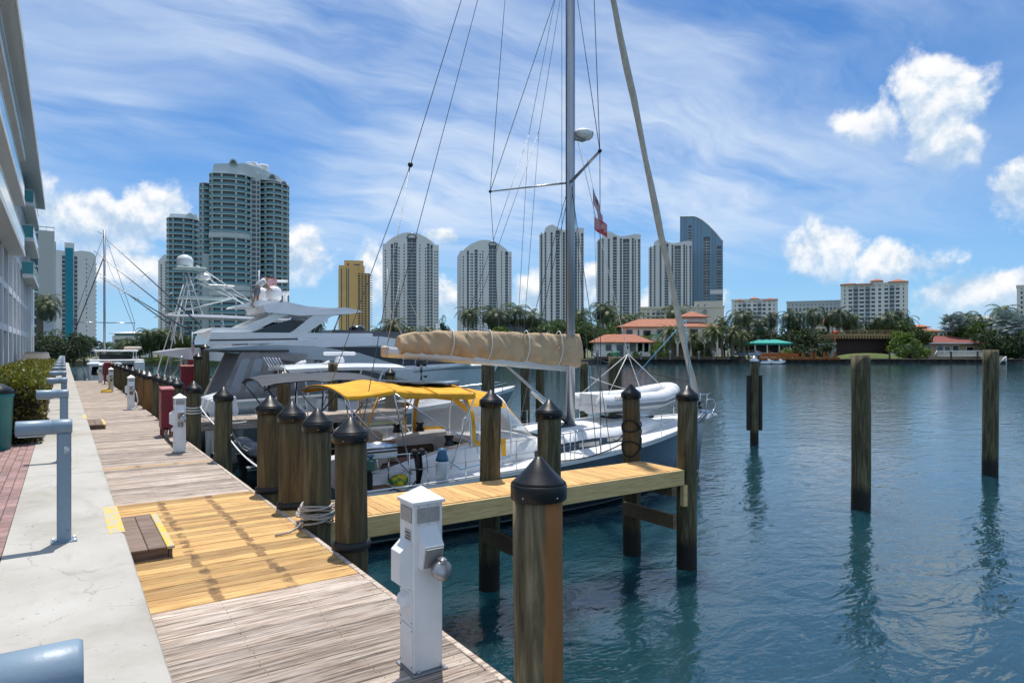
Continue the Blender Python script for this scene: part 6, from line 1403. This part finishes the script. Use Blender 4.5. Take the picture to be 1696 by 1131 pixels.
# beige block and its podium
Bb = Site('beige_apartment_block', 77, 150, 'plain beige apartment block end wall with roof terrace rail', 'building', face=True)
Bb.box('wall', M_BEIGEB, 63, 90.5, 382, 600, 0, 16); Bb.box('glazed_side', mat('turquoise_glass2', (.05,.12,.14), .15), 50, 63, 380, 600, .6, 12)
for k in range(14): Bb.box('floor_band', M_STUCW, 50, 62.8, 384+k*14, 387.5+k*14, .4, .62)
for u in (63.5,76,89): Bb.box('terrace_post', M_STUCW, u, u+1, 375, 382, .5, .8)
Bb.box('terrace_rail', M_STUCW, 63, 90.5, 375, 376.4, .4, .9); Bb.box('stair_fin', M_STUCW, 91, 93, 398, 600, 1, 4)
Bp = Site('podium', 77, 120, 'white podium wall with planted terrace below the beige block', 'building', face=True); Bp.box('wall', M_STUCW, 72, 87, 517, 600, 0, 8); Bp.box('side_wall', mat('brown_panel', (.22,.17,.12), .8), 60, 72, 511, 600, 1, 8); Bp.box('parapet', M_STUCW, 64, 88, 513, 517, -.2, 6)
lw = Site('low_glass_building', 205, 210, 'low pale building with green glass roofline beyond the dock end', 'building'); lw.box('wall', M_STUCW, 186, 228, 556, 600, 0, 10); lw.box('glass_band', M_TEALG, 188, 224, 551, 556, .5, 9); lw.hip('roof', M_TW, 184, 228, 548.5, 551.5, -1, 11); lw.box('window_band', M_TD, 190, 222, 562, 567, -.1, .1)
# mid-rise blocks behind the far bank
def midrise(uc, u0, u1, vt, d, bays, nf, label, m, roof=None, pavilions=(), rot=0, darkcols=(), name='apartment_block', proud=.35):
    T = Site(name, uc, d, label, 'building', rot=rot, face=True); x0, x1 = T.x(u0), T.x(u1); Hh = T.z(vt); fl = Hh/nf; bw = (x1-x0)/bays
    MB().box(x0+.1, x1-.1, proud, 18, 0, Hh-.1).build('glass_core', M_TD, T.o)
    pr = MB().box(-bw*.27, bw*.27, 0, proud+.1, 0, Hh).mesh('pier'); nr = MB().box(-bw*.12, bw*.12, 0, proud+.1, 0, Hh).mesh('narrow_pier')
    for i in range(bays+1):
        dk = i in darkcols or i-1 in darkcols
        link('pier', nr if dk else pr, m, T.o, (min(max(x0+i*bw, x0+bw*.27), x1-bw*.27), 0, 0))
    sp_ = MB().box(x0+.05, x1-.05, .06, proud+.08, 0, fl*.42).mesh('spandrel')
    for k in range(nf+1): link('spandrel', sp_, m, T.o, (0, 0, min(k*fl, Hh-fl*.42)))
    bl = MB().box(-bw*.36, bw*.36, -.9, .1, 0, .9).mesh('balcony')
    for i in darkcols:
        for k in range(1, nf): link('balcony', bl, M_TR, T.o, (x0+(i+.5)*bw, 0, k*fl-.3))
    for s_ in (x0, x1): MB().box(s_-.25, s_+.25, proud+.1, 18, 0, Hh).build('end_wall', m, T.o)
    MB().box(x0-.5, x1+.5, -.4, 18.4, Hh, Hh+.7).build('cornice', m, T.o)
    if roof: 
        for (a, c, t_, b_) in pavilions: T.hip('roof', roof, a, c, t_, b_, -1.2, 8)
        for (a, c, t_, b_) in pavilions: T.box('roof_pavilion', m, a+2, c-2, b_, vt, -.3, 7)
    return T
midrise(1448, 1392, 1502, 471, 330, 11, 17, 'white Mediterranean apartment block with terracotta roof pavilions beside the glass slab', mat('white_apartments', (.78,.77,.74), .85), M_TILE, ((1390,1418,466,469),(1414,1446,467.5,470),(1441,1463,461,465.5),(1470,1503,463,468)), .0, (2,4,8))
midrise(1250, 1212, 1287, 497, 420, 9, 13, 'smaller white apartment block with terracotta turrets behind the royal palms', mat('white_apartments', (.78,.77,.74), .85), M_TILE, ((1217,1232,493,497),(1241,1258,491,495),(1264,1288,493,497)), 0, (2,5))
midrise(1348, 1303, 1392, 500, 380, 14, 9, 'long grey-green glass slab block beside the white apartment block', mat('grey_glass_block', (.48,.54,.56), .5), None, (), 0, (), proud=.2)
midrise(1128, 1060, 1197, 510, 300, 16, 11, 'long cream apartment block below the blue glass tower', mat('cream_apartments', (.70,.64,.55), .85), None, (), 0, (3,8,12))
Tq = Site('cream_stair_block', 1175, 298, 'blank cream stair block rising at the end of the cream apartments', 'building', face=True); Tq.box('wall', mat('cream_apartments', (.70,.64,.55), .85), 1150, 1197, 499, 600, -1, 16); 
for k in range(6): Tq.box('window', M_TD, 1154, 1158, 505+k*8, 509+k*8, -1.1, -.9); Tq.box('window', M_TD, 1166, 1169, 505+k*8, 509+k*8, -1.1, -.9)
midrise(1705, 1685, 1725, 474, 300, 4, 14, 'white tower block cut by the picture edge behind the modern house', mat('white_apartments', (.78,.77,.74), .85), None, (), 0, (1,2))
midrise(1365, 1352, 1384, 534, 250, 4, 5, 'low cream block with tiled roof behind the royal palms', mat('cream_apartments', (.70,.64,.55), .85), M_TILE, ((1350,1386,527,534),), 0, ())
# ================================================================== vegetation
def leaf_mat(name, stops, rough=.6, trans=.25):
    m, nt, G, b = nodes_of(name); ge = G.n('ShaderNodeNewGeometry'); oi = G.n('ShaderNodeObjectInfo')
    c = G.ramp(ge.outputs['Random Per Island'], stops)
    h = G.n('ShaderNodeHueSaturation'); nt.links.new(c, h.inputs['Color']); G.put(h.inputs['Value'], G.m('ADD', .75, G.m('MULTIPLY', oi.outputs['Random'], .5)))
    nt.links.new(h.outputs[0], b.inputs['Base Color']); b.inputs['Roughness'].default_value = rough
    tr = G.n('ShaderNodeBsdfTranslucent'); nt.links.new(h.outputs[0], tr.inputs[0]); mx = G.n('ShaderNodeMixShader'); mx.inputs[0].default_value = trans
    out = nt.nodes['Material Output']; nt.links.new(b.outputs[0], mx.inputs[1]); nt.links.new(tr.outputs[0], mx.inputs[2]); nt.links.new(mx.outputs[0], out.inputs[0])
    return m
M_LEAF = leaf_mat('broad_leaves', [(0,(.020,.045,.010)),(.5,(.05,.10,.018)),(1,(.10,.17,.03))])
M_LEAFD = leaf_mat('dark_leaves', [(0,(.010,.026,.008)),(.6,(.025,.055,.013)),(1,(.05,.09,.02))])
M_LEAFY = leaf_mat('bright_leaves', [(0,(.06,.11,.012)),(.6,(.12,.20,.025)),(1,(.20,.28,.04))])
M_FROND = leaf_mat('palm_fronds', [(0,(.022,.045,.012)),(.6,(.055,.095,.025)),(1,(.11,.15,.045))], .5)
M_FRONDR = leaf_mat('royal_fronds', [(0,(.014,.034,.012)),(.6,(.035,.07,.022)),(1,(.07,.11,.035))], .5)
M_FRONDD = leaf_mat('date_fronds', [(0,(.045,.075,.015)),(.6,(.10,.14,.035)),(1,(.18,.21,.06))], .5)
M_SILV = leaf_mat('silver_fronds', [(0,(.10,.14,.13)),(.6,(.19,.25,.24)),(1,(.30,.36,.36))], .5)
M_BARK = mat('bark', (.12,.09,.065), .9, col2=(.07,.05,.04), nscale=5, bump=.4); M_PTR = mat('palm_trunk', (.22,.19,.155), .9, col2=(.13,.11,.09), nscale=2, stretch=(1,1,6), bump=.4)
def frond(mb, base, az, el0, L, droop, nl, ll, lw, rr, vee=.35, hang=.5):
    d = Vector((math.cos(az), math.sin(az), 0)); p = Vector(base); el = el0; pts = [p.copy()]; n = 9
    for i in range(n):
        el -= droop/n*(1+.8*i/n); p = p+(d*math.cos(el)+Vector((0,0,math.sin(el))))*(L/n); pts.append(p.copy())
    side = Vector((-d.y, d.x, 0))
    mb.tube(pts, [.05*(1-i/(n+1))*L/4 for i in range(n+1)], 4)
    for i in range(nl):
        f = .12+.88*i/(nl-1); k = f*n; a = min(int(k), n-1); c = pts[a].lerp(pts[a+1], k-a); t = (pts[a+1]-pts[a]).normalized()
        l = ll*(math.sin(math.pi*min(1, f*.85+.15))**.6)*(1-.3*f)*rr.uniform(.85,1.1)
        for s in (1,-1):
            dr = (side*s+t*.55+Vector((0,0,vee))).normalized(); tip = c+dr*l-Vector((0,0,l*hang*rr.uniform(.6,1.2))); md = c+dr*l*.55-Vector((0,0,l*hang*.15)); wv = t*lw
            mb.add([c-wv, c+wv, md+wv, md-wv, tip], [(0,1,2,3),(3,2,4)])
def palm(kind, seed, H):
    rr = random.Random(seed); tr = MB(); cr = MB()
    bend = {'coconut': .14, 'royal': .01, 'date': .03, 'fan': .02}[kind]*H*rr.uniform(.6,1.2); ba = rr.uniform(0,6.28)
    path = [(bend*(i/10)**2*math.cos(ba), bend*(i/10)**2*math.sin(ba), H*i/10) for i in range(11)]
    r0 = {'coconut': .17, 'royal': .26, 'date': .32, 'fan': .25}[kind]
    tr.tube(path, [r0*(1.3-.5*i/10) if kind != 'royal' else r0*(.9+.25*math.sin(i*.3)) for i in range(11)], 9)
    top = Vector(path[-1])
    if kind == 'fan':
        for i in range(30):
            az = i*2.4; el = 1.25-1.9*i/30; L = rr.uniform(1.0,1.5); d = Vector((math.cos(az)*math.cos(el), math.sin(az)*math.cos(el), math.sin(el))); c = top+d*L
            cr.tube([top, c], .03, 4); s = Vector((-math.sin(az), math.cos(az), 0)); up = d.cross(s)
            for k in range(17):
                a = -2.0+4.0*k/16; e = (d*math.cos(a)+s*math.sin(a)).normalized(); tip = c+e*rr.uniform(1.0,1.25)-Vector((0,0,.15)); w_ = (d*-math.sin(a)+s*math.cos(a))*.07
                cr.add([c, c+e*.7-w_+up*.05, tip, c+e*.7+w_-up*.02], [(0,1,2,3)])
    else:
        nf, L, dr, nl, ll, hang, vee = {'coconut': (24,3.6,1.7,20,.85,.75,.2), 'royal': (17,3.4,1.8,22,.85,.45,.3), 'date': (46,2.9,1.25,20,.42,.15,.35)}[kind]
        for i in range(nf):
            f = i/nf; el = 1.35-(1.9 if kind != 'date' else 2.0)*f**.9; frond(cr, top, i*2.399+rr.uniform(-.2,.2), el, L*rr.uniform(.85,1.1), dr*rr.uniform(.8,1.2), nl, ll, .05 if kind != 'date' else .035, rr, vee, hang)
        if kind == 'royal': tr.tube([path[-1], (top.x, top.y, top.z+.9)], [.2,.12], 8)
    return tr.mesh('trunk'), cr.mesh('crown')
def tree_mesh(seed, rx, rz, nclump=26, leaves=90, leaf=.33, h0=None):
    rr = random.Random(seed); tr = MB(); cr = MB(); h0 = h0 if h0 is not None else rz*.9
    tr.tube([(0,0,-.2),(.1,0,h0*.6),(.0,.1,h0*1.2)], [.28,.22,.1], 8)
    cl = []
    for i in range(nclump):
        while True:
            p = Vector((rr.uniform(-1,1), rr.uniform(-1,1), rr.uniform(-.85,1)))
            if .3 < p.length < 1: break
        c = Vector((p.x*rx, p.y*rx, h0+rz*.5+p.z*rz)); cl.append((c, rr.uniform(.22,.42)*rx))
        if i % 3 == 0: tr.tube([(0,0,h0*.7), tuple(c*.5+Vector((0,0,h0*.5))), tuple(c)], [.12,.07,.03], 5)
    for c, r in cl:
        for j in range(leaves):
            d = Vector((rr.gauss(0,1), rr.gauss(0,1), rr.gauss(0,1))).normalized()*r*rr.uniform(.55,1.05)**.5; d.z *= .75; q = c+d
            a = Vector((rr.gauss(0,1), rr.gauss(0,1), rr.gauss(0,.6))).normalized()*leaf*rr.uniform(.6,1.3); b_ = a.cross(Vector((rr.gauss(0,1), rr.gauss(0,1), rr.gauss(0,1)))).normalized()*leaf*.45
            cr.add([q-a*.5, q+b_*.6, q+a*.5, q-b_*.6], [(0,1,2,3)])
    return tr.mesh('trunk'), cr.mesh('crown')
PATHTOP = {}
PK = {}
for kd, mm, Hs in (('coconut',M_FROND,(8,10.5)),('royal',M_FRONDR,(9,11)),('date',M_FRONDD,(4.2,5.6)),('fan',M_SILV,(5,7))):
    PK[kd] = [(palm(kd, i*7+3, h), h, mm) for i, h in enumerate(Hs)]
pc = [0]
def place_palm(kd, u, vt, d, label, grp=None, zb=GZ):
    (tm, cm), h, mm = PK[kd][pc[0] % 2]; pc[0] += 1
    top = {'coconut': 1.6, 'royal': 1.9, 'date': 1.9, 'fan': 1.7}[kd]
    want = (578-vt)*d/1100+2-zb; s = want/(h+top)
    o = thing(kd.replace('fan','fan')+'_palm', fr(u, d, zb), label, 'palm tree', rnd.uniform(0,6.28), grp); sx = 1.3*max(.75, min(1.3, s))
    t_ = link('trunk', tm, M_PTR, o); c_ = link('crown', cm, mm, o)
    t_.scale = (sx*.85, sx*.85, s); c_.scale = (sx, sx, sx); c_.location.z = h*s-h*sx
    q = PATHTOP[id(tm)] if id(tm) in PATHTOP else None
    return o
for i, (u, vt, d) in enumerate(sorted(((652,526,182),(672,540,190),(788,508,190),(812,502,196),(836,512,188),(853,497,192),(872,512,198),(704,540,186),(636,540,182),(620,545,178)))):
    place_palm('coconut', u, vt, d, '%s grove palm, counting from the yacht bow past the flat-roofed house' % ORD[i], 'coconut palms of the grove')
for i, (u, vt, d) in enumerate(sorted(((968,508,196),(985,498,200),(1004,503,198),(1022,520,190),(1052,516,196),(1086,522,200),(1113,500,196)))):
    place_palm('coconut', u, vt, d, '%s coconut palm behind the villa roofs, counting from the mast' % ORD[i], 'coconut palms behind the villa')
for i, (u, vt, d) in enumerate(sorted(((1225,506,186),(1240,512,192),(1256,522,180),(1277,514,184),(1307,507,186),(1346,502,184),(1389,503,184),(1372,512,194),(1402,524,190),(1320,520,196),(1196,520,190)))):
    place_palm('royal', u, vt, d, '%s royal palm behind the teal pavilion, counting from the villa' % ORD[i], 'royal palms behind the pavilion')
for i, (u, vt, d) in enumerate(sorted(((1412,514,186),(1470,512,182),(1487,508,190),(1455,520,186),(1500,520,196)))):
    place_palm('royal', u, vt, d, '%s royal palm behind the unfinished house, counting from the round dark shrub' % ORD[i], 'royal palms behind the unfinished house')
for u, vt, d, l in ((1110,535,168,'feathery date palm in front of the villa arcade'),(1180,527,167,'tall feathery date palm at the villa corner'),(1213,535,166,'feathery date palm beside the jet ski lift'),(1150,545,170,'short date palm between the two villa date palms'),(1232,545,172,'short date palm behind the jet ski lift')):
    place_palm('date', u, vt, d, l)
for u, vt, d, l in ((1575,522,180,'silver fan palm above the red bungalow roof'),(1592,528,186,'second silver fan palm beside the tall green tree'),(1668,514,172,'large silver fan palm before the modern house'),(1688,528,168,'silver fan palm at the edge of the dark shrubs')):
    place_palm('fan', u, vt, d, l)
for i, (u, vt, d) in enumerate(sorted(((1672,503,200),(1607,514,190)))): place_palm('coconut', u, vt, d, '%s green palm from the bungalow towards the modern house' % ORD[i], 'palms by the modern house')
place_palm('coconut', 76, 492, 118, 'small palm on the white podium terrace', zb=8.0); place_palm('coconut', 84, 505, 116, 'small drooping palm at the podium corner', zb=7.0)
TM = [tree_mesh(11, 4.2, 3.2, 34, 150, .42), tree_mesh(12, 3.6, 3.6, 34, 150, .42), tree_mesh(13, 5.0, 3.0, 38, 150, .45), tree_mesh(14, 2.6, 2.2, 30, 170, .30, .5)]
def tree(u, d, vt, label, mm, grp=None, kind=None, zb=GZ, sx=1.0, nm='tree'):
    k = rnd.randrange(3) if kind is None else kind; tm, cm = TM[k]
    top = {0: 3.2*2.55, 1: 3.6*2.55, 2: 3.0*2.55, 3: .8+2.2*1.65}[k]
    s = ((578-vt)*d/1100+2-zb)/top
    o = thing(nm, fr(u, d, zb), label, 'tree' if nm == 'tree' else 'shrub', rnd.uniform(0,6.28), grp); o.scale = (s*sx, s*sx, s)
    link('trunk', tm, M_BARK, o)
    c_ = link('crown', cm, None, o)
    key = (k, mm.name)
    if key not in CROWN: c2 = cm.copy(); c2.materials.clear(); c2.materials.append(mm); CROWN[key] = c2
    c_.data = CROWN[key]; return o
CROWN = {}
for i, (u, d, vt) in enumerate(sorted(((640,176,552),(668,178,556),(690,182,556),(716,180,552),(740,176,556),(762,182,550),(778,178,556),(800,176,556),(905,186,536),(925,184,528),(948,182,518),(968,180,532),(990,188,528),(1012,186,534),(1035,200,532),(1075,202,538),(1200,196,540),(1240,198,545),(1265,192,546),(1290,196,540),(1330,198,542),(1362,194,545),(1405,196,536),(1425,192,545),(1446,196,532),(1470,198,532),(1560,200,548),(1590,198,545),(1636,196,552),(1690,190,548),(1710,196,540),(600,180,556),(560,178,560),(520,180,556),(655,186,550),(880,182,544),(1100,206,534)))):
    tree(u, d, vt, '%s broadleaf tree of the green belt, counting from the flybridge yacht' % ORD[i], M_LEAF if rnd.random() < .6 else M_LEAFD, 'green belt trees')
tree(1340, 171, 549, 'big round dark shrub above the orange dock', M_LEAFD, kind=3, sx=1.25, nm='shrub')
tree(1510, 175, 524, 'leafy round tree between the unfinished house and the bungalow', M_LEAF, kind=1)
tree(1503, 171, 546, 'bright green bush in front of the concrete wall panel', M_LEAFY, kind=3, nm='shrub')
tree(1607, 180, 520, 'tall green tree behind the bungalow beside the fan palms', M_LEAF, kind=1)
tree(1652, 170, 546, 'dark spreading tree at the water by the modern house', M_LEAFD, kind=2)
tree(1680, 170, 558, 'dark low shrub below the large silver fan palm', M_LEAFD, kind=3, nm='shrub')
tree(1094, 166, 570, 'yellow-green bush on the villa lawn', M_LEAFY, kind=3, nm='shrub'); tree(1072, 178, 552, 'bright bush against the villa balcony', M_LEAFY, kind=3, nm='shrub')
tree(838, 184, 536, 'bright lime bush before the flat-roofed house', M_LEAFY, kind=3, nm='shrub'); tree(1166, 168, 568, 'green bush under the tall date palm', M_LEAF, kind=3, nm='shrub')
tree(1056, 168, 580, 'low clipped bush by the guest house porch', M_LEAF, kind=3, nm='shrub'); tree(1012, 168, 583, 'low clipped bush before the guest house wall', M_LEAF, kind=3, nm='shrub'); tree(1300, 168, 575, 'small bush beside the teal pavilion', M_LEAFY, kind=3, nm='shrub')
# column pine and left-bank trees
cp_ = tree(736, 200, 521, 'slim dark conifer between the arched towers', M_LEAFD, kind=1, sx=.32)
for i, (u, d, vt) in enumerate(sorted(((75,95,548),(98,98,544),(122,105,550),(108,88,552),(140,112,556)))): tree(u, d, vt, '%s dense green tree beyond the hedge, counting from the white residence' % ORD[i], M_LEAFD if u != 98 else M_LEAF, 'trees by the dock end')
for i, (u, d, vt) in enumerate(sorted(((232,150,552),(252,155,548),(270,160,545),(290,160,552),(310,162,556),(215,158,560),(345,165,556),(385,168,554),(430,170,556),(470,170,556),(180,160,566)))): tree(u, d, vt, '%s bank tree behind the sportfishing boat, counting from the dock end' % ORD[i], M_LEAF, 'trees behind the sportfisher')
for i, (u, d, vt) in enumerate(sorted(((248,150,545),(262,152,543),(278,155,548),(205,150,566)))): place_palm('coconut', u, vt, d, '%s coconut palm behind the sportfishing boat, counting from the dock end' % ORD[i], 'palms behind the sportfisher')
for i, (u, d, vt) in enumerate(sorted(((517,190,520),(505,196,535),(528,190,538)))): place_palm('coconut', u, vt, d, '%s palm framed by the yacht arch, counting from its stern' % ORD[i], 'palms under the yacht arch')
tree(276, 120, 580, 'yellow-green bush at the water behind the red cabinets', M_LEAFY, kind=3, nm='shrub'); tree(250, 125, 590, 'low bright bush on the bank by the far pilings', M_LEAFY, kind=3, nm='shrub')
bkl = MB().box(-30, 60, 0, 60, -4, 1.0).build('near_bank', mat('lawn_ground', (.09,.12,.04), .95), None, loc=fr(250,148,GZ-1.0), rz=-ANG, kind='structure')
# ================================================================== quay side: hedge, bin, building
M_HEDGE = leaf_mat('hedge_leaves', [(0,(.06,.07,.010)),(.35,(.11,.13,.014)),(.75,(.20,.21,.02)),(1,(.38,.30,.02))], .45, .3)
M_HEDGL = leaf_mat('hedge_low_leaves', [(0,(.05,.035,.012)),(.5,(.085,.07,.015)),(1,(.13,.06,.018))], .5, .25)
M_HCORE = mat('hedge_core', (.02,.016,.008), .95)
def hedge(x0, x1, y0, y1, h, label, seed, dens=1.0):
    o = thing('hedge', (0,0,.24), label, 'hedge'); rr = random.Random(seed)
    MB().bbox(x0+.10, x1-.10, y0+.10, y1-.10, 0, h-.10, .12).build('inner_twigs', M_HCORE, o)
    top, low = MB(), MB()
    def leaf(q, nrm, mb, s):
        a = (Vector((rr.gauss(0,1), rr.gauss(0,1), rr.gauss(0,1)))+nrm*.6).normalized()*s; b_ = a.cross(Vector((rr.gauss(0,1), rr.gauss(0,1), rr.gauss(0,1)))).normalized()*s*.42
        mb.add([q, q+a*.45+b_, q+a, q+a*.45-b_], [(0,1,2,3)])
    L = y1-y0; wd = x1-x0
    bmp = lambda a, c: .07*noise.noise(Vector((a*1.7, c*1.7, seed)))
    for i in range(int(L*wd*700*dens)):
        x, y = rr.uniform(x0,x1), rr.uniform(y0,y1); leaf(Vector((x, y, h-.06+bmp(x,y)+rr.uniform(-.08,.08))), Vector((0,0,1)), top, rr.uniform(.045,.085))
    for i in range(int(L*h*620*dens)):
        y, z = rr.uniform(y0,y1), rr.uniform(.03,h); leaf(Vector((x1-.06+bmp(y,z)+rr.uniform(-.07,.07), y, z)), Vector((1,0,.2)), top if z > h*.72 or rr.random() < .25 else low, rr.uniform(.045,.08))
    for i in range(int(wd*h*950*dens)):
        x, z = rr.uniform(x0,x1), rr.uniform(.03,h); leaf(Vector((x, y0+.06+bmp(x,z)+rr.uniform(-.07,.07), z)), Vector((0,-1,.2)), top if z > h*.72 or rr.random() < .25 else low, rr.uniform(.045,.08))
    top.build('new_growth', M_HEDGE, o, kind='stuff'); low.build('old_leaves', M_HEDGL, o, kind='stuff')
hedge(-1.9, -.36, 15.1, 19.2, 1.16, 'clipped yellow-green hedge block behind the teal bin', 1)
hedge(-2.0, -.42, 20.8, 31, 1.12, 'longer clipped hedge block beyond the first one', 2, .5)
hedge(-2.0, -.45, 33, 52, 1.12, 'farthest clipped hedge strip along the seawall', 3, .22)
bn_ = thing('waste_bin', (-1.02, 14.6, .24), 'teal plastic waste bin standing at the hedge end', 'bin')
M_TEALP = mat('teal_plastic', (.012,.20,.20), .45, col2=(.01,.16,.165), nscale=5)
MB().lathe([(.22,.0),(.25,.02),(.285,.92),(.30,.93),(.30,.98),(.27,.98)], n=24).build('body', M_TEALP, bn_); MB().lathe([(.30,.98),(.31,1.0),(.29,1.06),(.12,1.16),(.0,1.17)], n=24).build('lid', M_BLACK, bn_)
pw = thing('waste_sign', (-1.33, 15.0, .24), 'dark green pet waste notice board on a post above the bin', 'sign')
M_SGN = mat('sign_green', (.008,.085,.06), .5)
MB().bbox(-.03,.03,-.0,.06,0,1.98,.006).build('post', M_SGN, pw)
b_ = MB().bbox(-.22,.26,-.03,-.001,1.62,1.97,.008).build('notice_board', M_SGN, pw); text('lettering', 'WASTE', .13, M_WHITE, b_, (.02,-.032,1.86), (math.pi/2,0,0), .001)
for i in range(2): MB().box(-.15,.2,-.0335,-.0315,1.68+.05*i,1.70+.05*i).build('small_print', M_WHITE, b_)
d_ = MB().bbox(-.20,.24,-.20,-.001,.95,1.42,.02).build('bag_dispenser', M_SGN, pw); MB().box(-.12,.16,-.204,-.2,1.3,1.36).build('small_print', M_WHITE, d_)
tr = thing('parked_car', (-1.7, 62, .21), 'black car roof showing beyond the hedge', 'car')
MB().loft([[(-.9,-2.2,.3),(.9,-2.2,.3),(.9,2.2,.3),(-.9,2.2,.3)],[(-.92,-2.25,.9),(.92,-2.25,.9),(.92,2.25,.9),(-.92,2.25,.9)],[(-.75,-1.5,1.5),(.75,-1.5,1.5),(.75,1.2,1.5),(-.75,1.2,1.5)],[(-.6,-1.2,1.58),(.6,-1.2,1.58),(.6,1.0,1.58),(-.6,1.0,1.58)]]).build('body', M_CBLACK, tr)
for x in (-.8,.8):
    for y in (-1.4,1.4): MB().lathe([(.0,-.1),(.33,-.1),(.33,.1),(.0,.1)], (x,y,.33), 18, True, 'x').build('wheel', M_RUB, tr)
MB().loft([[(-.83,-2.0,1.0),(.83,-2.0,1.0),(.83,-1.98,1.0),(-.83,-1.98,1.0)],[(-.72,-1.58,1.44),(.72,-1.58,1.44),(.72,-1.56,1.44),(-.72,-1.56,1.44)]]).build('rear_window', M_DKWIN, tr)
# ---- white residential building with balconies on the left
BL = thing('white_residence', (0,0,.2), 'white residential building with glass-railed balconies along the quay', 'building')
M_BW = mat('building_white', (.80,.80,.80), .75, col2=(.74,.74,.74), nscale=.4); M_SOF = mat('soffit_grey', (.66,.66,.64), .85); M_BGL = mat('balcony_glass', (.08,.34,.36), .08, spec=.8); M_FWIN = mat('facade_glass', (.10,.15,.18), .06, spec=.9)
FXX = -2.95
MB().box(-30, FXX-.5, 24, 86, 0, 17.2).build('glass_core', M_FWIN, BL)
for i, y in enumerate((26,30.5,35,39.5,44,48.5,53,57.5,62,66.5,71,75.5,80,85.4)): MB().box(FXX-.6, FXX+.02, y-.32, y+.32, 0, 16.6).build('pier', M_BW, BL)
MB().box(FXX-.7, FXX+.35, 79, 86, 0, 8.0).build('corner_wall', M_BW, BL); MB().box(FXX-.4, FXX+.36, 81.5, 83.2, 0, 8.0).build('corner_glazing', mat('blue_glass_panel', (.10,.16,.26), .1), BL)
for z in (3.1, 5.7, 8.7, 11.7, 14.6): MB().box(FXX-.6, FXX-.02, 24, 86, z-.18, z+.22).build('floor_band', M_BW, BL)
for y in [28.2+4.5*k for k in range(12)]: MB().box(FXX-.56, FXX-.44, y-.06, y+.06, 0, 5.6).build('window_mullion', M_BW, BL)
def balcony(y0, y1, z, xo=-2.15, t=.28, group=None):
    s_ = MB().box(FXX, xo, y0, y1, z, z+t).build('balcony_slab', M_SOF, BL)
    MB().box(xo-.02, xo+.03, y0-.03, y1+.03, z-.02, z+t+.03).build('slab_edge', M_BW, s_); MB().box(FXX, xo, y0-.04, y0-.001, z-.02, z+t+.03).build('slab_edge', M_BW, s_)
    MB().box(xo-.05, xo-.02, y0+.02, y1, z+t+.05, z+t+1.05).build('glass_rail', M_BGL, s_); MB().box(FXX, xo-.05, y0+.02, y0+.05, z+t+.05, z+t+1.05).build('glass_rail', M_BGL, s_)
    MB().box(xo-.07, xo, y0, y1, z+t+1.05, z+t+1.11).build('hand_rail', M_BW, s_); MB().box(FXX, xo, y0, y0+.07, z+t+1.05, z+t+1.11).build('hand_rail', M_BW, s_)
    return s_
for (y0, y1, z) in ((26,54.4,7.9),(70,83.5,7.9),(26,54.4,11.2),(70,83.5,11.0),(26,54.4,14.2),(70,83.5,14.0)): balcony(y0, y1, z)
MB().box(-30, -1.75, 24, 88, 16.9, 17.35).build('roof_eave', M_SOF, BL); MB().box(-1.75, -1.68, 24, 88, 16.85, 17.5).build('eave_edge', M_BW, BL)
MB().box(-1.95, -1.9, 24, 87, 17.35, 18.4).build('roof_screen', mat('metal_screen', (.25,.26,.28), .5, .4), BL)
for k in range(20): MB().box(-1.99, -1.86, 25+3.2*k, 25.12+3.2*k, 17.35, 18.5).build('screen_post', M_GREYM, BL)
for i in range(3):
    pp = thing('balcony_plant', (-2.6, 71.2+i*1.6, .2+7.9+.28), '%s potted plant behind the lowest balcony glass, counting from its near end' % ORD[i], 'plant', 0, 'balcony plants')
    MB().lathe([(.16,0),(.22,.45),(.2,.45)], n=12).build('pot', M_TEALP, pp); cm = MB(); rr_ = random.Random(i)
    for k in range(80):
        q = Vector((rr_.gauss(0,.25), rr_.gauss(0,.25), .7+rr_.gauss(0,.22))); a = Vector((rr_.gauss(0,1), rr_.gauss(0,1), rr_.gauss(0,1))).normalized()*.22; b_ = a.orthogonal().normalized()*.06; cm.add([q, q+a*.5+b_, q+a, q+a*.5-b_], [(0,1,2,3)])
    cm.build('leaves', M_LEAF, pp, kind='stuff')
